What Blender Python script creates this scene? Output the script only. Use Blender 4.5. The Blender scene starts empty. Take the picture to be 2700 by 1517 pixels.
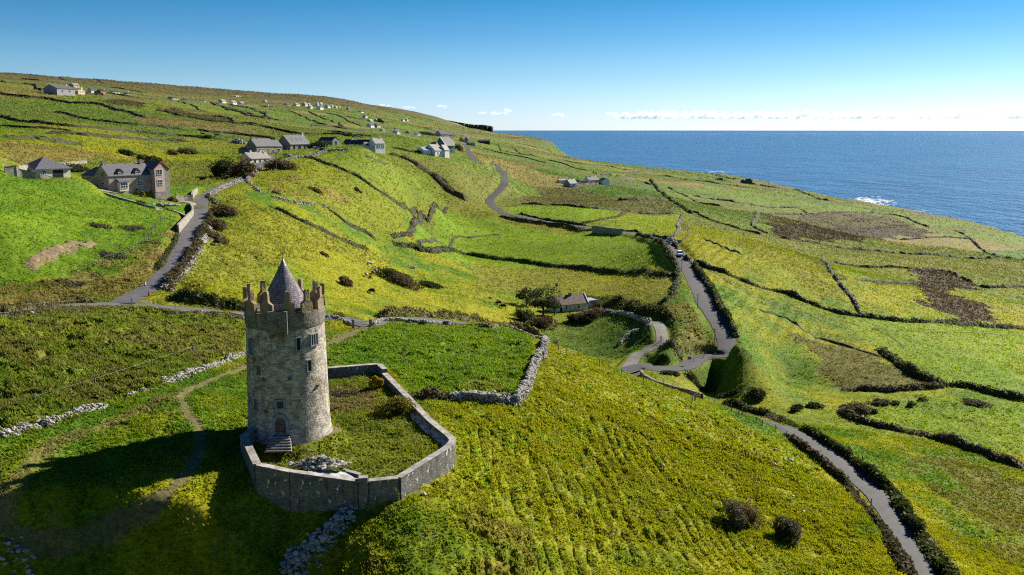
import bpy, math, random
import numpy as np
from mathutils import Vector

S = bpy.context.scene
COL = S.collection
R = math.radians
SUN_AZ, SUN_EL = 50.0, 33.0

# ---------------------------------------------------------------- camera
cam_data = bpy.data.cameras.new('camera')
cam = bpy.data.objects.new('camera', cam_data); COL.objects.link(cam)
cam_data.sensor_width = 36.0
cam_data.lens = 36.0 * 2400.0 / 2700.0
cam_data.clip_start = 1.0; cam_data.clip_end = 200000.0
cam.location = (0, 0, 125.0)
cam.rotation_euler = (R(90) - math.atan((758.5 - 341.0) / 2400.0), 0, 0)
S.camera = cam

# ---------------------------------------------------------------- sky and sun
world = bpy.data.worlds.new('World'); S.world = world; world.use_nodes = True
_nt = world.node_tree
_sky = _nt.nodes.new('ShaderNodeTexSky'); _sky.sky_type = 'NISHITA'; _sky.sun_disc = False
_sky.sun_elevation = R(SUN_EL); _sky.sun_rotation = R(SUN_AZ)
_sky.altitude = 100.0; _sky.air_density = 1.0; _sky.dust_density = 0.3; _sky.ozone_density = 3.0
# clear sea air: deep blue above, bright and white towards the horizon
_tc = _nt.nodes.new('ShaderNodeTexCoord'); _sx = _nt.nodes.new('ShaderNodeSeparateXYZ'); _nt.links.new(_tc.outputs['Generated'], _sx.inputs[0])
_mr = _nt.nodes.new('ShaderNodeMapRange'); _mr.inputs['From Min'].default_value = -0.003; _mr.inputs['From Max'].default_value = 0.20; _nt.links.new(_sx.outputs['Z'], _mr.inputs['Value'])
_rp = _nt.nodes.new('ShaderNodeValToRGB'); _e = _rp.color_ramp.elements
_stops = [(0.0, (1.15, 1.45, 2.15)), (0.09, (.98, 1.27, 1.92)), (0.29, (.64, .99, 1.38)), (0.49, (.355, .76, 1.15)), (0.68, (.165, .63, .98)), (1.0, (.085, .41, .78))]
while len(_e) < len(_stops): _e.new(0.5)
for _i, (_p, _c) in enumerate(_stops): _e[_i].position = _p; _e[_i].color = (*_c, 1)
_nt.links.new(_mr.outputs[0], _rp.inputs['Fac'])
_mx = _nt.nodes.new('ShaderNodeMix'); _mx.data_type = 'RGBA'; _mx.blend_type = 'MULTIPLY'; _mx.inputs['Factor'].default_value = 1.0; _mx.clamp_result = False
_nt.links.new(_sky.outputs[0], _mx.inputs['A']); _nt.links.new(_rp.outputs['Color'], _mx.inputs['B'])
_nt.links.new(_mx.outputs['Result'], _nt.nodes['Background'].inputs[0])
_nt.nodes['Background'].inputs[1].default_value = 0.041
sun_data = bpy.data.lights.new('sun', 'SUN'); sun_data.energy = 5.0; sun_data.angle = R(0.5); sun_data.color = (1.0, 0.92, 0.77)
sun = bpy.data.objects.new('sun', sun_data); COL.objects.link(sun)
SUN_DIR = Vector((math.sin(R(SUN_AZ)) * math.cos(R(SUN_EL)), math.cos(R(SUN_AZ)) * math.cos(R(SUN_EL)), math.sin(R(SUN_EL))))
sun.rotation_euler = SUN_DIR.to_track_quat('Z', 'Y').to_euler(); sun.location = (300, 300, 400)
S.view_settings.view_transform = 'Standard'; S.view_settings.look = 'None'
S.view_settings.exposure = 1.2; S.view_settings.gamma = 1.0; S.view_settings.use_curve_mapping = False
try:
    S.cycles.max_bounces = 5; S.cycles.diffuse_bounces = 2; S.cycles.glossy_bounces = 2
    S.cycles.transmission_bounces = 3; S.cycles.transparent_max_bounces = 8
    S.cycles.use_adaptive_sampling = True; S.cycles.adaptive_threshold = 0.008
    S.cycles.use_denoising = False; S.cycles.filter_width = 1.15; S.cycles.pixel_filter_type = 'BLACKMAN_HARRIS'; S.cycles.volume_bounces = 1; S.cycles.sample_clamp_indirect = 4.0
except Exception:
    pass

rng = np.random.default_rng(7)

# ---------------------------------------------------------------- survey of the land
# Heights in metres above the sea, the camera hovers at CAM_Z over the origin and looks along +Y.
CAM_Z = 125.0
FPX = 2400.0                       # focal length in photo pixels (photo is 2700 wide)
PITCH = math.atan((758.5 - 341.0) / FPX)
CP_, SP_ = math.cos(PITCH), math.sin(PITCH)

def tv(v):
    """drop below the camera per metre of northing seen at photo row v"""
    q = (v - 758.5) / FPX
    return (SP_ + q * CP_) / (CP_ - q * SP_)

def pt(u, v, z=None, Y=None):
    t = tv(v)
    if Y is None:
        Y = (CAM_Z - z) / t
    else:
        z = CAM_Z - t * Y
    D = Y * CP_ + (CAM_Z - z) * SP_
    return ((u - 1350.0) / FPX * D, Y, z)

def rayaz(u, v):
    """azimuth (right of north) and drop per metre of ground range"""
    q = (v - 758.5) / FPX
    w = (u - 1350.0) / FPX
    fy = CP_ - q * SP_
    return math.atan2(w, fy), (SP_ + q * CP_) / math.hypot(w, fy)

# surveyed points: (column, row, height) or (column, row, None, northing)
SURVEY = [
 # castle knoll
 (765,1135,87.5),(880,1150,86.9),(1010,990,86.0),(1190,1215,84.0),(935,1335,83.0),(1060,1314,83.8),(1135,1264,83.9),(900,1440,80.5),(800,1325,83.3),
 (672,1300,84.5),(625,1170,86.8),(1000,1130,86.6),(900,1000,86.6),(1100,1080,86.0),
 # castle field to the right, the brow
 (1350,1300,79.5),(1380,1060,83.5),(1250,1130,84.0),(1430,910,82.5),(1640,995,78.5),(1780,1040,75.8),(1930,1095,72.5),(2150,1215,68.5),
 (2270,1380,67.0),(1500,1000,82.0),(1550,1200,77.5),(1800,1250,73.0),(2000,1350,69.5),(1000,1460,80.4),(1400,1500,76.5),
 (1800,1500,72.5),(2150,1500,68.0),(1060,1352,83.0),(740,1517,77.5),
 # bank below the bawn, track loop
 (600,1400,None,92.5),(600,1500,None,88.2),(400,1500,None,86.0),(350,1420,None,88.0),(490,1290,86.0),(545,1180,None,104.0),
 (470,1050,None,116.0),(223,1240,87.9),(100,1150,90.2),(200,1425,None,86.0),(64,1365,None,87.6),(0,1400,None,86.5),(330,1290,86.9),(100,1290,87.4),(0,1300,87.4),(213,1315,86.9),(0,1140,91.0),
 (300,1020,90.5),(650,960,88.2),(200,1517,None,83.0),(0,1500,None,83.0),(400,1160,88.6),(0,1000,93.4),(-150,1300,87.4),(-150,1400,None,87.0),(-150,1500,None,83.0),
 # lane, gate, field behind the castle
 (370,790,91.0),(0,812,95.5),(650,826,87.0),(920,862,81.5),(870,890,83.0),(200,900,93.0),(1060,835,78.5),(1150,950,83.5),(1000,880,82.3),
 (1200,862,78.5),(1330,868,77.5),(1420,905,80.5),(1300,940,83.0),
 # left hillside
 (440,690,95.0),(500,560,99.0),(200,700,95.5),(200,600,101.0),(0,600,104.0),(0,480,111.0),(0,700,97.0),(400,560,101.0),
 (300,490,107.0),(400,490,106.0),(90,462,110.5),(650,432,109.5),(690,410,111.5),(560,470,105.5),(760,412,112.0),
 (200,410,115.0),(0,410,117.5),(400,440,109.0),(500,400,113.0),(0,330,None,480),(200,330,None,500),(0,280,None,650),(145,240,None,800),
 (0,220,None,1000),(0,193,None,1400),(300,260,None,900),(300,220,None,1600),(500,300,None,800),(600,340,None,660),(500,231,None,2100),(600,280,None,1300),
 (620,268,None,1700),(750,252,None,2500),(900,262,None,3000),(900,282,None,2200),(800,340,None,850),(900,300,None,1700),(900,330,None,1150),(1000,350,None,1000),
 (960,278,None,3300),(1000,290,None,3800),(1000,385,None,640),(1045,352,None,1400),(1100,302,None,4700),(1160,312,None,5200),(1100,340,None,2400),(1200,345,None,3000),
 (1228,346,None,4500),(1250,349,None,4300),(1285,351,None,4200),(1240,352,None,5600),(1200,335,None,4700),(1150,408,None,950),(1200,380,None,1250),
 # dome hill, valley slopes
 (900,402,111.0),(820,415,111.0),(1000,420,110.0),(1000,500,98.0),(1100,480,96.0),(800,480,104.0),(700,560,98.0),(700,700,90.0),(1000,700,76.0),(600,700,92.5),
 (1000,650,79.0),(850,780,83.0),(1000,815,77.5),(1100,790,73.5),(1100,600,74.0),(1150,560,76.0),(1200,470,93.0),(900,600,88.0),
 # valley floor and the hollow with the cottage
 (1310,805,64.5),(1400,700,63.5),(1480,815,61.0),(1500,620,67.0),(1400,640,65.5),(1250,700,66.5),(1200,790,69.5),(1600,760,63.5),(1560,860,60.5),(1450,905,59.5),
 (1300,850,66.0),(1650,720,66.0),(1640,985,62.0),(1600,930,60.5),(1700,960,62.3),(1800,955,63.8),(1500,930,59.0),
 (1560,608,71.5),(1310,560,74.0),(1290,530,78.0),(1325,460,None,690),(1240,400,None,890),(1360,500,None,700),
 # right lane and slope beyond
 (1920,930,66.5),(1850,800,72.5),(1791,664,76.5),(1757,640,76.0),(1705,628,74.5),(1640,615,72.0),(1700,800,69.0),(1780,900,67.0),(1700,900,65.0),
 (2300,1300,65.0),(2480,1500,66.0),(2050,1120,61.5),(1950,1060,58.5),(1900,1020,57.0),(2700,1400,60.0),(2500,1250,60.0),
 (2200,1030,57.5),(2050,1000,58.0),(2300,900,59.0),(2600,1000,57.0),(2500,860,54.0),(2200,700,50.0),(2600,750,38.0),(2000,640,69.0),(1950,720,72.0),(2050,850,64.5),(2150,950,59.5),
 (2000,500,33.0),(2400,570,17.0),(2000,560,None,900),(2300,620,None,850),(2700,680,None,800),(2500,680,None,700),(2700,900,44.0),
 # coast strip and headland
 (2700,622,9.0),(2550,582,9.0),(2210,522,8.0),(2100,498,9.0),(1900,461,12.0),(1700,447,16.0),(1600,432,18.0),
 (1462,378,70.0),(1440,370,80.0),(1390,362,None,3600),(1300,352,None,3800),(1500,412,26.0),(1400,400,None,1900),(1400,440,None,1350),
 (1550,484,None,850),(1500,500,None,760),(1650,522,None,690),(1500,560,None,560),(1700,480,None,1050),(1700,560,None,640),(1500,450,None,1250),(1700,510,None,850),
 (0,212,None,2400),(250,211,None,1900),(250,228,None,3000),(500,248,None,3300),(620,243,None,2600),(620,258,None,3500),(750,268,None,3800),(-150,190,None,1500),(-150,215,None,2400),
 (1800,480,None,1200),(1850,540,None,850),(1750,590,None,540),
]
SV = np.array([pt(*s) if len(s) == 3 else pt(s[0], s[1], None, s[3]) for s in SURVEY])
KAZ = 1.6
def lp(x, y):
    return KAZ * np.arctan2(x, y), 0.5 * np.log(x * x + y * y)
_a, _b = lp(SV[:, 0], SV[:, 1])
_n = len(_a)
def _tps(r2):
    return np.where(r2 > 1e-12, r2 * np.log(np.maximum(r2, 1e-12)), 0.0)
_A = np.zeros((_n + 3, _n + 3))
_A[:_n, :_n] = _tps((_a[:, None] - _a[None]) ** 2 + (_b[:, None] - _b[None]) ** 2) + np.eye(_n) * 0.00012
_A[:_n, _n] = 1; _A[:_n, _n + 1] = _a; _A[:_n, _n + 2] = _b
_A[_n, :_n] = 1; _A[_n + 1, :_n] = _a; _A[_n + 2, :_n] = _b
_rs = SV[:, 1]
# interpolate the slope-like quantity (height below camera) / range^0.5 so near and far points carry similar weight
_scale = np.exp(_b * 0.8)
_w = np.linalg.solve(_A, np.concatenate([(SV[:, 2] - 80.0) / _scale, np.zeros(3)]))
def smooth_height(az, lr):
    """az in radians, lr = ln(ground range)"""
    a = KAZ * np.clip(az, -0.66, 0.66); b = np.clip(lr, 4.2, 8.75)
    out = np.empty(a.shape); af, bf, of = a.ravel(), b.ravel(), out.ravel()
    for i in range(0, af.size, 20000):
        aa, bb = af[i:i + 20000, None], bf[i:i + 20000, None]
        of[i:i + 20000] = (_tps((aa - _a) ** 2 + (bb - _b) ** 2) @ _w[:_n] + _w[_n] + _w[_n + 1] * aa[:, 0] + _w[_n + 2] * bb[:, 0]) * np.exp(bb[:, 0] * 0.8)
    return of.reshape(a.shape) + 80.0

# coarse height table in (azimuth, ln range) for ray shooting and placing
TAZ = np.linspace(-0.7, 0.7, 561); TLR = np.linspace(math.log(40.0), math.log(7000.0), 900)
TH = smooth_height(TAZ[:, None] + 0 * TLR[None], 0 * TAZ[:, None] + TLR[None])

# coast: range of the cliff edge along each azimuth
COAST = [(1300, 356, None, 4300), (1400,361,None,4000),(1462,378,None,3650),(1500,412,26.0),(1600,432,18.0),(1700,447,16.0),(1800,455,14.0),(1900,463,12.0),(2000,478,10.0),(2100,500,9.0),(2210,524,8.0),(2300,541,8.0),(2420,562,8.5),(2550,583,9.0),(2700,623,9.0)]
_cp = np.array([pt(*c) if len(c) == 3 else pt(c[0], c[1], None, c[3]) for c in COAST])
COAZ = np.arctan2(_cp[:, 0], _cp[:, 1]); COLR = 0.5 * np.log(_cp[:, 0] ** 2 + _cp[:, 1] ** 2)
def coast_lr(az):
    r = np.interp(az, COAZ, COLR)
    return np.where(az < COAZ[0], 9.9, r) 

SCARP = (-44.0, 92.0, 0.2, -0.98, 86.3, 1.8, 0.03)
def land_height(az, lr, jag=0.0):
    h = smooth_height(az, lr)
    # scarp added below the castle bench, steepened so its face falls into shade
    x, y = np.exp(lr) * np.sin(az), np.exp(lr) * np.cos(az)
    d = (x - SCARP[0]) * SCARP[2] + (y - SCARP[1]) * SCARP[3]; al = x - SCARP[0]
    zc = SCARP[4] - SCARP[6] * al - SCARP[5] * d; near = (lr < 4.75) & (x < -18)
    k = np.clip((h - zc + 0.5) / 1.0, 0, 1); h = np.where(near, np.maximum(np.where(h > zc - 0.5, h * (1 - k) + zc * k - 0.25 * k * (1 - k), h), h - 14), h)
    c = coast_lr(np.clip(az, -0.7, 0.7)) + jag
    k = np.clip((lr - c + 0.004) / 0.012, 0, 1)
    return np.where(lr < 6.3, h, np.maximum(h, 7.0)) * (1 - k) - 12.0 * k
TH = land_height(TAZ[:, None] + 0 * TLR[None], 0 * TAZ[:, None] + TLR[None])

def _tab(az, lr):
    i = np.clip((az - TAZ[0]) / (TAZ[1] - TAZ[0]), 0, len(TAZ) - 1.001); j = np.clip((lr - TLR[0]) / (TLR[1] - TLR[0]), 0, len(TLR) - 1.001)
    i0 = np.floor(i).astype(int); j0 = np.floor(j).astype(int); fi = i - i0; fj = j - j0
    return (TH[i0, j0] * (1 - fi) * (1 - fj) + TH[i0 + 1, j0] * fi * (1 - fj) + TH[i0, j0 + 1] * (1 - fi) * fj + TH[i0 + 1, j0 + 1] * fi * fj)

def ground(x, y):
    """smooth ground height under a world point"""
    x = np.asarray(x, float); y = np.asarray(y, float)
    return _tab(np.arctan2(x, y), 0.5 * np.log(x * x + y * y))

_LR = np.linspace(math.log(45.0), math.log(6900.0), 3000); _R = np.exp(_LR)
def at(u, v, nth=0):
    """world point where the sight line of photo point (u, v) meets the ground"""
    az, s = rayaz(u, v)
    g = _tab(np.full(_LR.shape, az), _LR)
    d = (CAM_Z - s * _R) - g
    k = np.nonzero((d[1:] <= 0) & (d[:-1] > 0))[0]
    if len(k) == 0:
        k = [int(np.argmin(np.abs(d)))]
        r = _R[k[0]]
    else:
        k0 = k[0]; f = d[k0] / (d[k0] - d[k0 + 1]); r = _R[k0] + f * (_R[k0 + 1] - _R[k0])
    x, y = r * math.sin(az), r * math.cos(az)
    return np.array([x, y, float(ground(x, y))])

def proj(x, y, z):
    D = y * CP_ + (CAM_Z - z) * SP_
    yc = y * SP_ - (CAM_Z - z) * CP_
    return 1350 + FPX * x / D, 758.5 - FPX * yc / D

# ---------------------------------------------------------------- mesh and naming tools
def link(o, parent=None):
    COL.objects.link(o)
    if parent is not None: o.parent = parent
    return o

def tag(o, label=None, cat=None, group=None, kind=None):
    if label: o['label'] = label
    if cat: o['category'] = cat
    if group: o['group'] = group
    if kind: o['kind'] = kind
    return o

def mesh_data(name, V, polys, mats=None, smooth=False):
    """V (n,3); polys: list of int arrays (m,k)"""
    me = bpy.data.meshes.new(name)
    V = np.asarray(V, np.float32)
    polys = [np.asarray(p, np.int32) for p in polys if len(p)]
    nl = sum(p.size for p in polys); nf = sum(len(p) for p in polys)
    me.vertices.add(len(V)); me.vertices.foreach_set('co', V.ravel())
    me.loops.add(nl); me.polygons.add(nf)
    me.loops.foreach_set('vertex_index', np.concatenate([p.ravel() for p in polys]))
    tot = np.concatenate([np.full(len(p), p.shape[1], np.int32) for p in polys])
    me.polygons.foreach_set('loop_start', np.concatenate([[0], np.cumsum(tot)[:-1]]).astype(np.int32))
    try: me.polygons.foreach_set('loop_total', tot)
    except Exception: pass
    me.polygons.foreach_set('use_smooth', np.full(nf, bool(smooth)))
    me.update(calc_edges=True)
    for m in (mats if isinstance(mats, (list, tuple)) else [mats]):
        if m is not None: me.materials.append(m)
    return me

def mobj(name, V, polys, mat=None, parent=None, smooth=False, local=False):
    """link a mesh; a top-level mesh gets its origin at its base centre"""
    V = np.asarray(V, float)
    org = np.zeros(3)
    if parent is None and not local:
        org = np.array([(V[:, 0].min() + V[:, 0].max()) / 2, (V[:, 1].min() + V[:, 1].max()) / 2, V[:, 2].min()])
    o = bpy.data.objects.new(name, mesh_data(name, V - org, polys, mat, smooth))
    o.location = org
    return link(o, parent)

def empty(name, loc=(0, 0, 0), rz=0.0, label=None, cat=None, group=None):
    o = bpy.data.objects.new(name, None); COL.objects.link(o)
    o.location = [float(c) for c in loc]; o.rotation_euler = (0, 0, rz); o.empty_display_size = 0.5
    return tag(o, label, cat, group)

class MB:
    """collects solid pieces into one mesh"""
    def __init__(s): s.v = []; s.f = {}; s.n = 0
    def add(s, V, polys):
        V = np.asarray(V, float).reshape(-1, 3)
        for p in polys:
            p = np.asarray(p, int)
            if len(p): s.f.setdefault(p.shape[1], []).append(p + s.n)
        s.v.append(V); s.n += len(V); return s
    def box(s, c, d, rz=0.0, taper=1.0):
        x, y, z = np.array(d) / 2.0
        V = np.array([[-x, -y, -z], [x, -y, -z], [x, y, -z], [-x, y, -z], [-x * taper, -y * taper, z], [x * taper, -y * taper, z], [x * taper, y * taper, z], [-x * taper, y * taper, z]])
        if rz:
            cs, sn = math.cos(rz), math.sin(rz); V = np.c_[V[:, 0] * cs - V[:, 1] * sn, V[:, 0] * sn + V[:, 1] * cs, V[:, 2]]
        return s.add(V + np.array(c), [[[0, 3, 2, 1], [4, 5, 6, 7], [0, 1, 5, 4], [1, 2, 6, 5], [2, 3, 7, 6], [3, 0, 4, 7]]])
    def prism(s, poly, axis, a, b):
        """extrude a 2-D polygon; axis 'x','y','z' gives the extrusion axis"""
        poly = np.asarray(poly, float); n = len(poly)
        def lay(t):
            t = np.full(n, t)
            return {'x': np.c_[t, poly], 'y': np.c_[poly[:, 0], t, poly[:, 1]], 'z': np.c_[poly, t]}[axis]
        V = np.r_[lay(a), lay(b)]
        q = [[i, (i + 1) % n, n + (i + 1) % n, n + i] for i in range(n)]
        return s.add(V, [q, [list(range(n))[::-1]], [list(range(n, 2 * n))]])
    def tube(s, p0, p1, r0, r1=None, n=7, cap=True):
        r1 = r0 if r1 is None else r1
        p0, p1 = np.array(p0, float), np.array(p1, float); d = p1 - p0; L = np.linalg.norm(d); d = d / max(L, 1e-9)
        a = np.cross(d, [0, 0, 1.0]) if abs(d[2]) < 0.95 else np.cross(d, [1.0, 0, 0]); a /= np.linalg.norm(a); b = np.cross(d, a)
        t = np.linspace(0, 2 * math.pi, n, endpoint=False); ring = np.cos(t)[:, None] * a + np.sin(t)[:, None] * b
        V = np.r_[p0 + ring * r0, p1 + ring * r1]
        q = [[i, (i + 1) % n, n + (i + 1) % n, n + i] for i in range(n)]
        s.add(V, [q] + ([[list(range(n))[::-1]], [list(range(n, 2 * n))]] if cap else []))
        return s
    def lathe(s, prof, n=48, c=(0, 0), a0=0.0):
        prof = np.array(prof, float); t = np.linspace(0, 2 * math.pi, n, endpoint=False) + a0
        V = np.concatenate([np.c_[c[0] + r * np.sin(t), c[1] - r * np.cos(t), np.full(n, z)] for r, z in prof])
        q = [[k * n + i, k * n + (i + 1) % n, (k + 1) * n + (i + 1) % n, (k + 1) * n + i] for k in range(len(prof) - 1) for i in range(n)]
        return s.add(V, [q])
    def out(s):
        return np.concatenate(s.v), [np.concatenate(v) for v in s.f.values()]
    def build(s, name, mat=None, parent=None, smooth=False):
        V, P = s.out(); return mobj(name, V, P, mat, parent, smooth)

# ---------------------------------------------------------------- noise on the ground plan
def _hash(ix, iy, seed):
    h = (ix.astype(np.int64) * 374761393 + iy.astype(np.int64) * 668265263 + seed * 974711) & 0x7fffffff
    h = ((h ^ (h >> 13)) * 1274126177) & 0x7fffffff
    return ((h ^ (h >> 16)) & 0xffff) / 65535.0
def vnoise(x, y, seed=0):
    x = np.asarray(x, float); y = np.asarray(y, float)
    ix, iy = np.floor(x), np.floor(y); fx, fy = x - ix, y - iy
    fx = fx * fx * fx * (fx * (fx * 6 - 15) + 10); fy = fy * fy * fy * (fy * (fy * 6 - 15) + 10)
    a, b = _hash(ix, iy, seed), _hash(ix + 1, iy, seed); c, d = _hash(ix, iy + 1, seed), _hash(ix + 1, iy + 1, seed)
    return (a + (b - a) * fx) * (1 - fy) + (c + (d - c) * fx) * fy      # 0..1
def fbm(x, y, seed=0, octs=3):
    o = 0; amp = 0.5; tot = 0
    for k in range(octs):
        o = o + amp * vnoise(x * 2 ** k + 17 * k, y * 2 ** k - 9 * k, seed + k); tot += amp; amp *= 0.5
    return o / tot
def cells(x, y, seed=0):
    """id in 0..1 of the nearest of one jittered point per unit cell"""
    ix, iy = np.floor(x), np.floor(y); best = np.full(x.shape, 9e9); val = np.zeros(x.shape)
    for dx in (-1, 0, 1):
        for dy in (-1, 0, 1):
            cx, cy = ix + dx, iy + dy
            d = (cx + _hash(cx, cy, seed) - x) ** 2 + (cy + _hash(cx, cy, seed + 5) - y) ** 2
            k = d < best; best = np.where(k, d, best); val = np.where(k, _hash(cx, cy, seed + 11), val)
    return val
def sstep(a, b, x):
    t = np.clip((x - a) / (b - a), 0, 1); return t * t * (3 - 2 * t)

# ---------------------------------------------------------------- materials
def mat(name, col, rough=0.9, var=0.25, scale=2.0, bump=0.0, bscale=8.0, col2=None, metal=0.0, spec=0.3, coords='Object', detail=4.0, var2=None):
    m = bpy.data.materials.new(name); m.use_nodes = True; nt = m.node_tree; N, L = nt.nodes, nt.links
    b = N['Principled BSDF']; b.inputs['Roughness'].default_value = rough; b.inputs['Metallic'].default_value = metal
    b.inputs['Specular IOR Level'].default_value = spec
    tc = N.new('ShaderNodeTexCoord')
    nz = N.new('ShaderNodeTexNoise'); nz.inputs['Scale'].default_value = scale; nz.inputs['Detail'].default_value = detail
    L.new(tc.outputs[coords], nz.inputs['Vector'])
    rp = N.new('ShaderNodeValToRGB'); rp.color_ramp.elements[0].position = 0.32; rp.color_ramp.elements[1].position = 0.68
    c2 = col2 or tuple(min(1, c * (1 + var)) for c in col)
    c1 = col if col2 else tuple(c * (1 - var) for c in col)
    rp.color_ramp.elements[0].color = (*c1, 1); rp.color_ramp.elements[1].color = (*c2, 1)
    L.new(nz.outputs['Fac'], rp.inputs['Fac']); L.new(rp.outputs['Color'], b.inputs['Base Color'])
    if bump:
        n2 = N.new('ShaderNodeTexNoise'); n2.inputs['Scale'].default_value = bscale; n2.inputs['Detail'].default_value = 5
        L.new(tc.outputs[coords], n2.inputs['Vector'])
        bp = N.new('ShaderNodeBump'); bp.inputs['Strength'].default_value = bump; bp.inputs['Distance'].default_value = 0.1
        L.new(n2.outputs['Fac'], bp.inputs['Height']); L.new(bp.outputs['Normal'], b.inputs['Normal'])
    return m

def leaf_mat(name, cols, trans=0.35, rough=0.7):
    """leaves: each leaf island takes its own tint; thin leaves let light through"""
    m = bpy.data.materials.new(name); m.use_nodes = True; nt = m.node_tree; N, L = nt.nodes, nt.links
    b = N['Principled BSDF']; b.inputs['Roughness'].default_value = rough; b.inputs['Specular IOR Level'].default_value = 0.25
    g = N.new('ShaderNodeNewGeometry'); rp = N.new('ShaderNodeValToRGB')
    e = rp.color_ramp.elements
    while len(e) < len(cols): e.new(0.5)
    for i, c in enumerate(cols): e[i].position = i / max(1, len(cols) - 1); e[i].color = (*c, 1)
    L.new(g.outputs['Random Per Island'], rp.inputs['Fac']); L.new(rp.outputs['Color'], b.inputs['Base Color'])
    t = N.new('ShaderNodeBsdfTranslucent'); L.new(rp.outputs['Color'], t.inputs['Color'])
    mx = N.new('ShaderNodeMixShader'); mx.inputs['Fac'].default_value = trans
    L.new(b.outputs[0], mx.inputs[1]); L.new(t.outputs[0], mx.inputs[2]); L.new(mx.outputs[0], N['Material Output'].inputs['Surface'])
    return m

def stone_mat(name, scale, c1, c2, mortar, msize=0.02, bw=0.5, rh=0.18, bump=0.6, lichen=None, stain=None, white=None):
    """coursed rubble masonry on the UV map (metres along the wall, metres up)"""
    m = bpy.data.materials.new(name); m.use_nodes = True; nt = m.node_tree; N, L = nt.nodes, nt.links
    b = N['Principled BSDF']; b.inputs['Roughness'].default_value = 0.9; b.inputs['Specular IOR Level'].default_value = 0.2
    uv = N.new('ShaderNodeUVMap'); uv.uv_map = 'UVMap'
    nz = N.new('ShaderNodeTexNoise'); nz.inputs['Scale'].default_value = 1.6; nz.inputs['Detail'].default_value = 3; L.new(uv.outputs[0], nz.inputs['Vector'])
    off = N.new('ShaderNodeVectorMath'); off.operation = 'MULTIPLY_ADD'; off.inputs[1].default_value = (0.22, 0.12, 0); off.inputs[2].default_value = (0, 0, 0)
    L.new(nz.outputs['Color'], off.inputs[0])
    ad = N.new('ShaderNodeVectorMath'); ad.operation = 'ADD'; L.new(uv.outputs[0], ad.inputs[0]); L.new(off.outputs[0], ad.inputs[1])
    br = N.new('ShaderNodeTexBrick'); L.new(ad.outputs[0], br.inputs['Vector'])
    br.inputs['Scale'].default_value = scale; br.inputs['Color1'].default_value = (*c1, 1); br.inputs['Color2'].default_value = (*c2, 1); br.inputs['Mortar'].default_value = (*mortar, 1)
    br.inputs['Mortar Size'].default_value = msize; br.inputs['Mortar Smooth'].default_value = 0.4; br.inputs['Bias'].default_value = 0.0
    br.inputs['Brick Width'].default_value = bw; br.inputs['Row Height'].default_value = rh; br.offset = 0.45; br.squash = 0.7; br.squash_frequency = 3
    col = br.outputs['Color']
    def mixin(col, color, sc, lo, hi, detail=5, stretch=None):
        n = N.new('ShaderNodeTexNoise'); n.inputs['Scale'].default_value = sc; n.inputs['Detail'].default_value = detail
        src = uv.outputs[0]
        if stretch:
            mp = N.new('ShaderNodeMapping'); mp.inputs['Scale'].default_value = (*stretch, 1); L.new(src, mp.inputs['Vector']); src = mp.outputs[0]
        L.new(src, n.inputs['Vector'])
        r = N.new('ShaderNodeMapRange'); r.inputs['From Min'].default_value = lo; r.inputs['From Max'].default_value = hi; L.new(n.outputs['Fac'], r.inputs['Value'])
        mx = N.new('ShaderNodeMix'); mx.data_type = 'RGBA'; mx.inputs['B'].default_value = (*color, 1); L.new(r.outputs[0], mx.inputs['Factor']); L.new(col, mx.inputs['A'])
        return mx.outputs['Result']
    col = mixin(col, tuple(c * 0.55 for c in c1), 0.7, 0.45, 0.8)
    if stain: col = mixin(col, stain, 0.9, 0.55, 0.78, 4, (1.6, 0.25))
    if lichen: col = mixin(col, lichen, 0.55, 0.60, 0.72, 6)
    if white: col = mixin(col, white, 1.7, 0.62, 0.68, 6, (1.3, 0.55))
    L.new(col, b.inputs['Base Color'])
    n3 = N.new('ShaderNodeTexNoise'); n3.inputs['Scale'].default_value = 5; n3.inputs['Detail'].default_value = 5; L.new(uv.outputs[0], n3.inputs['Vector'])
    hm = N.new('ShaderNodeMath'); hm.operation = 'MULTIPLY_ADD'; hm.inputs[1].default_value = -1.2; L.new(br.outputs['Fac'], hm.inputs[0]); L.new(n3.outputs['Fac'], hm.inputs[2])
    bp = N.new('ShaderNodeBump'); bp.inputs['Strength'].default_value = bump; bp.inputs['Distance'].default_value = 0.12; L.new(hm.outputs[0], bp.inputs['Height']); L.new(bp.outputs['Normal'], b.inputs['Normal'])
    return m

def set_uv(o, UV):
    """UV per vertex (n,2)"""
    me = o.data; l = me.uv_layers.new(name='UVMap'); idx = np.empty(len(me.loops), np.int32); me.loops.foreach_get('vertex_index', idx)
    l.data.foreach_set('uv', np.asarray(UV, np.float32)[idx].ravel())
def box_uv(o):
    """UV by the main direction of each face, in metres"""
    me = o.data; l = me.uv_layers.new(name='UVMap'); n = len(me.vertices); co = np.empty(n * 3, np.float32); me.vertices.foreach_get('co', co); co = co.reshape(-1, 3)
    out = np.empty((len(me.loops), 2), np.float32)
    for p in me.polygons:
        ax = np.argmax(np.abs(np.array(p.normal)))
        for li in p.loop_indices:
            c = co[me.loops[li].vertex_index]
            out[li] = (c[1], c[2]) if ax == 0 else ((c[0], c[2]) if ax == 1 else (c[0], c[1]))
    l.data.foreach_set('uv', out.ravel())

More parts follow.
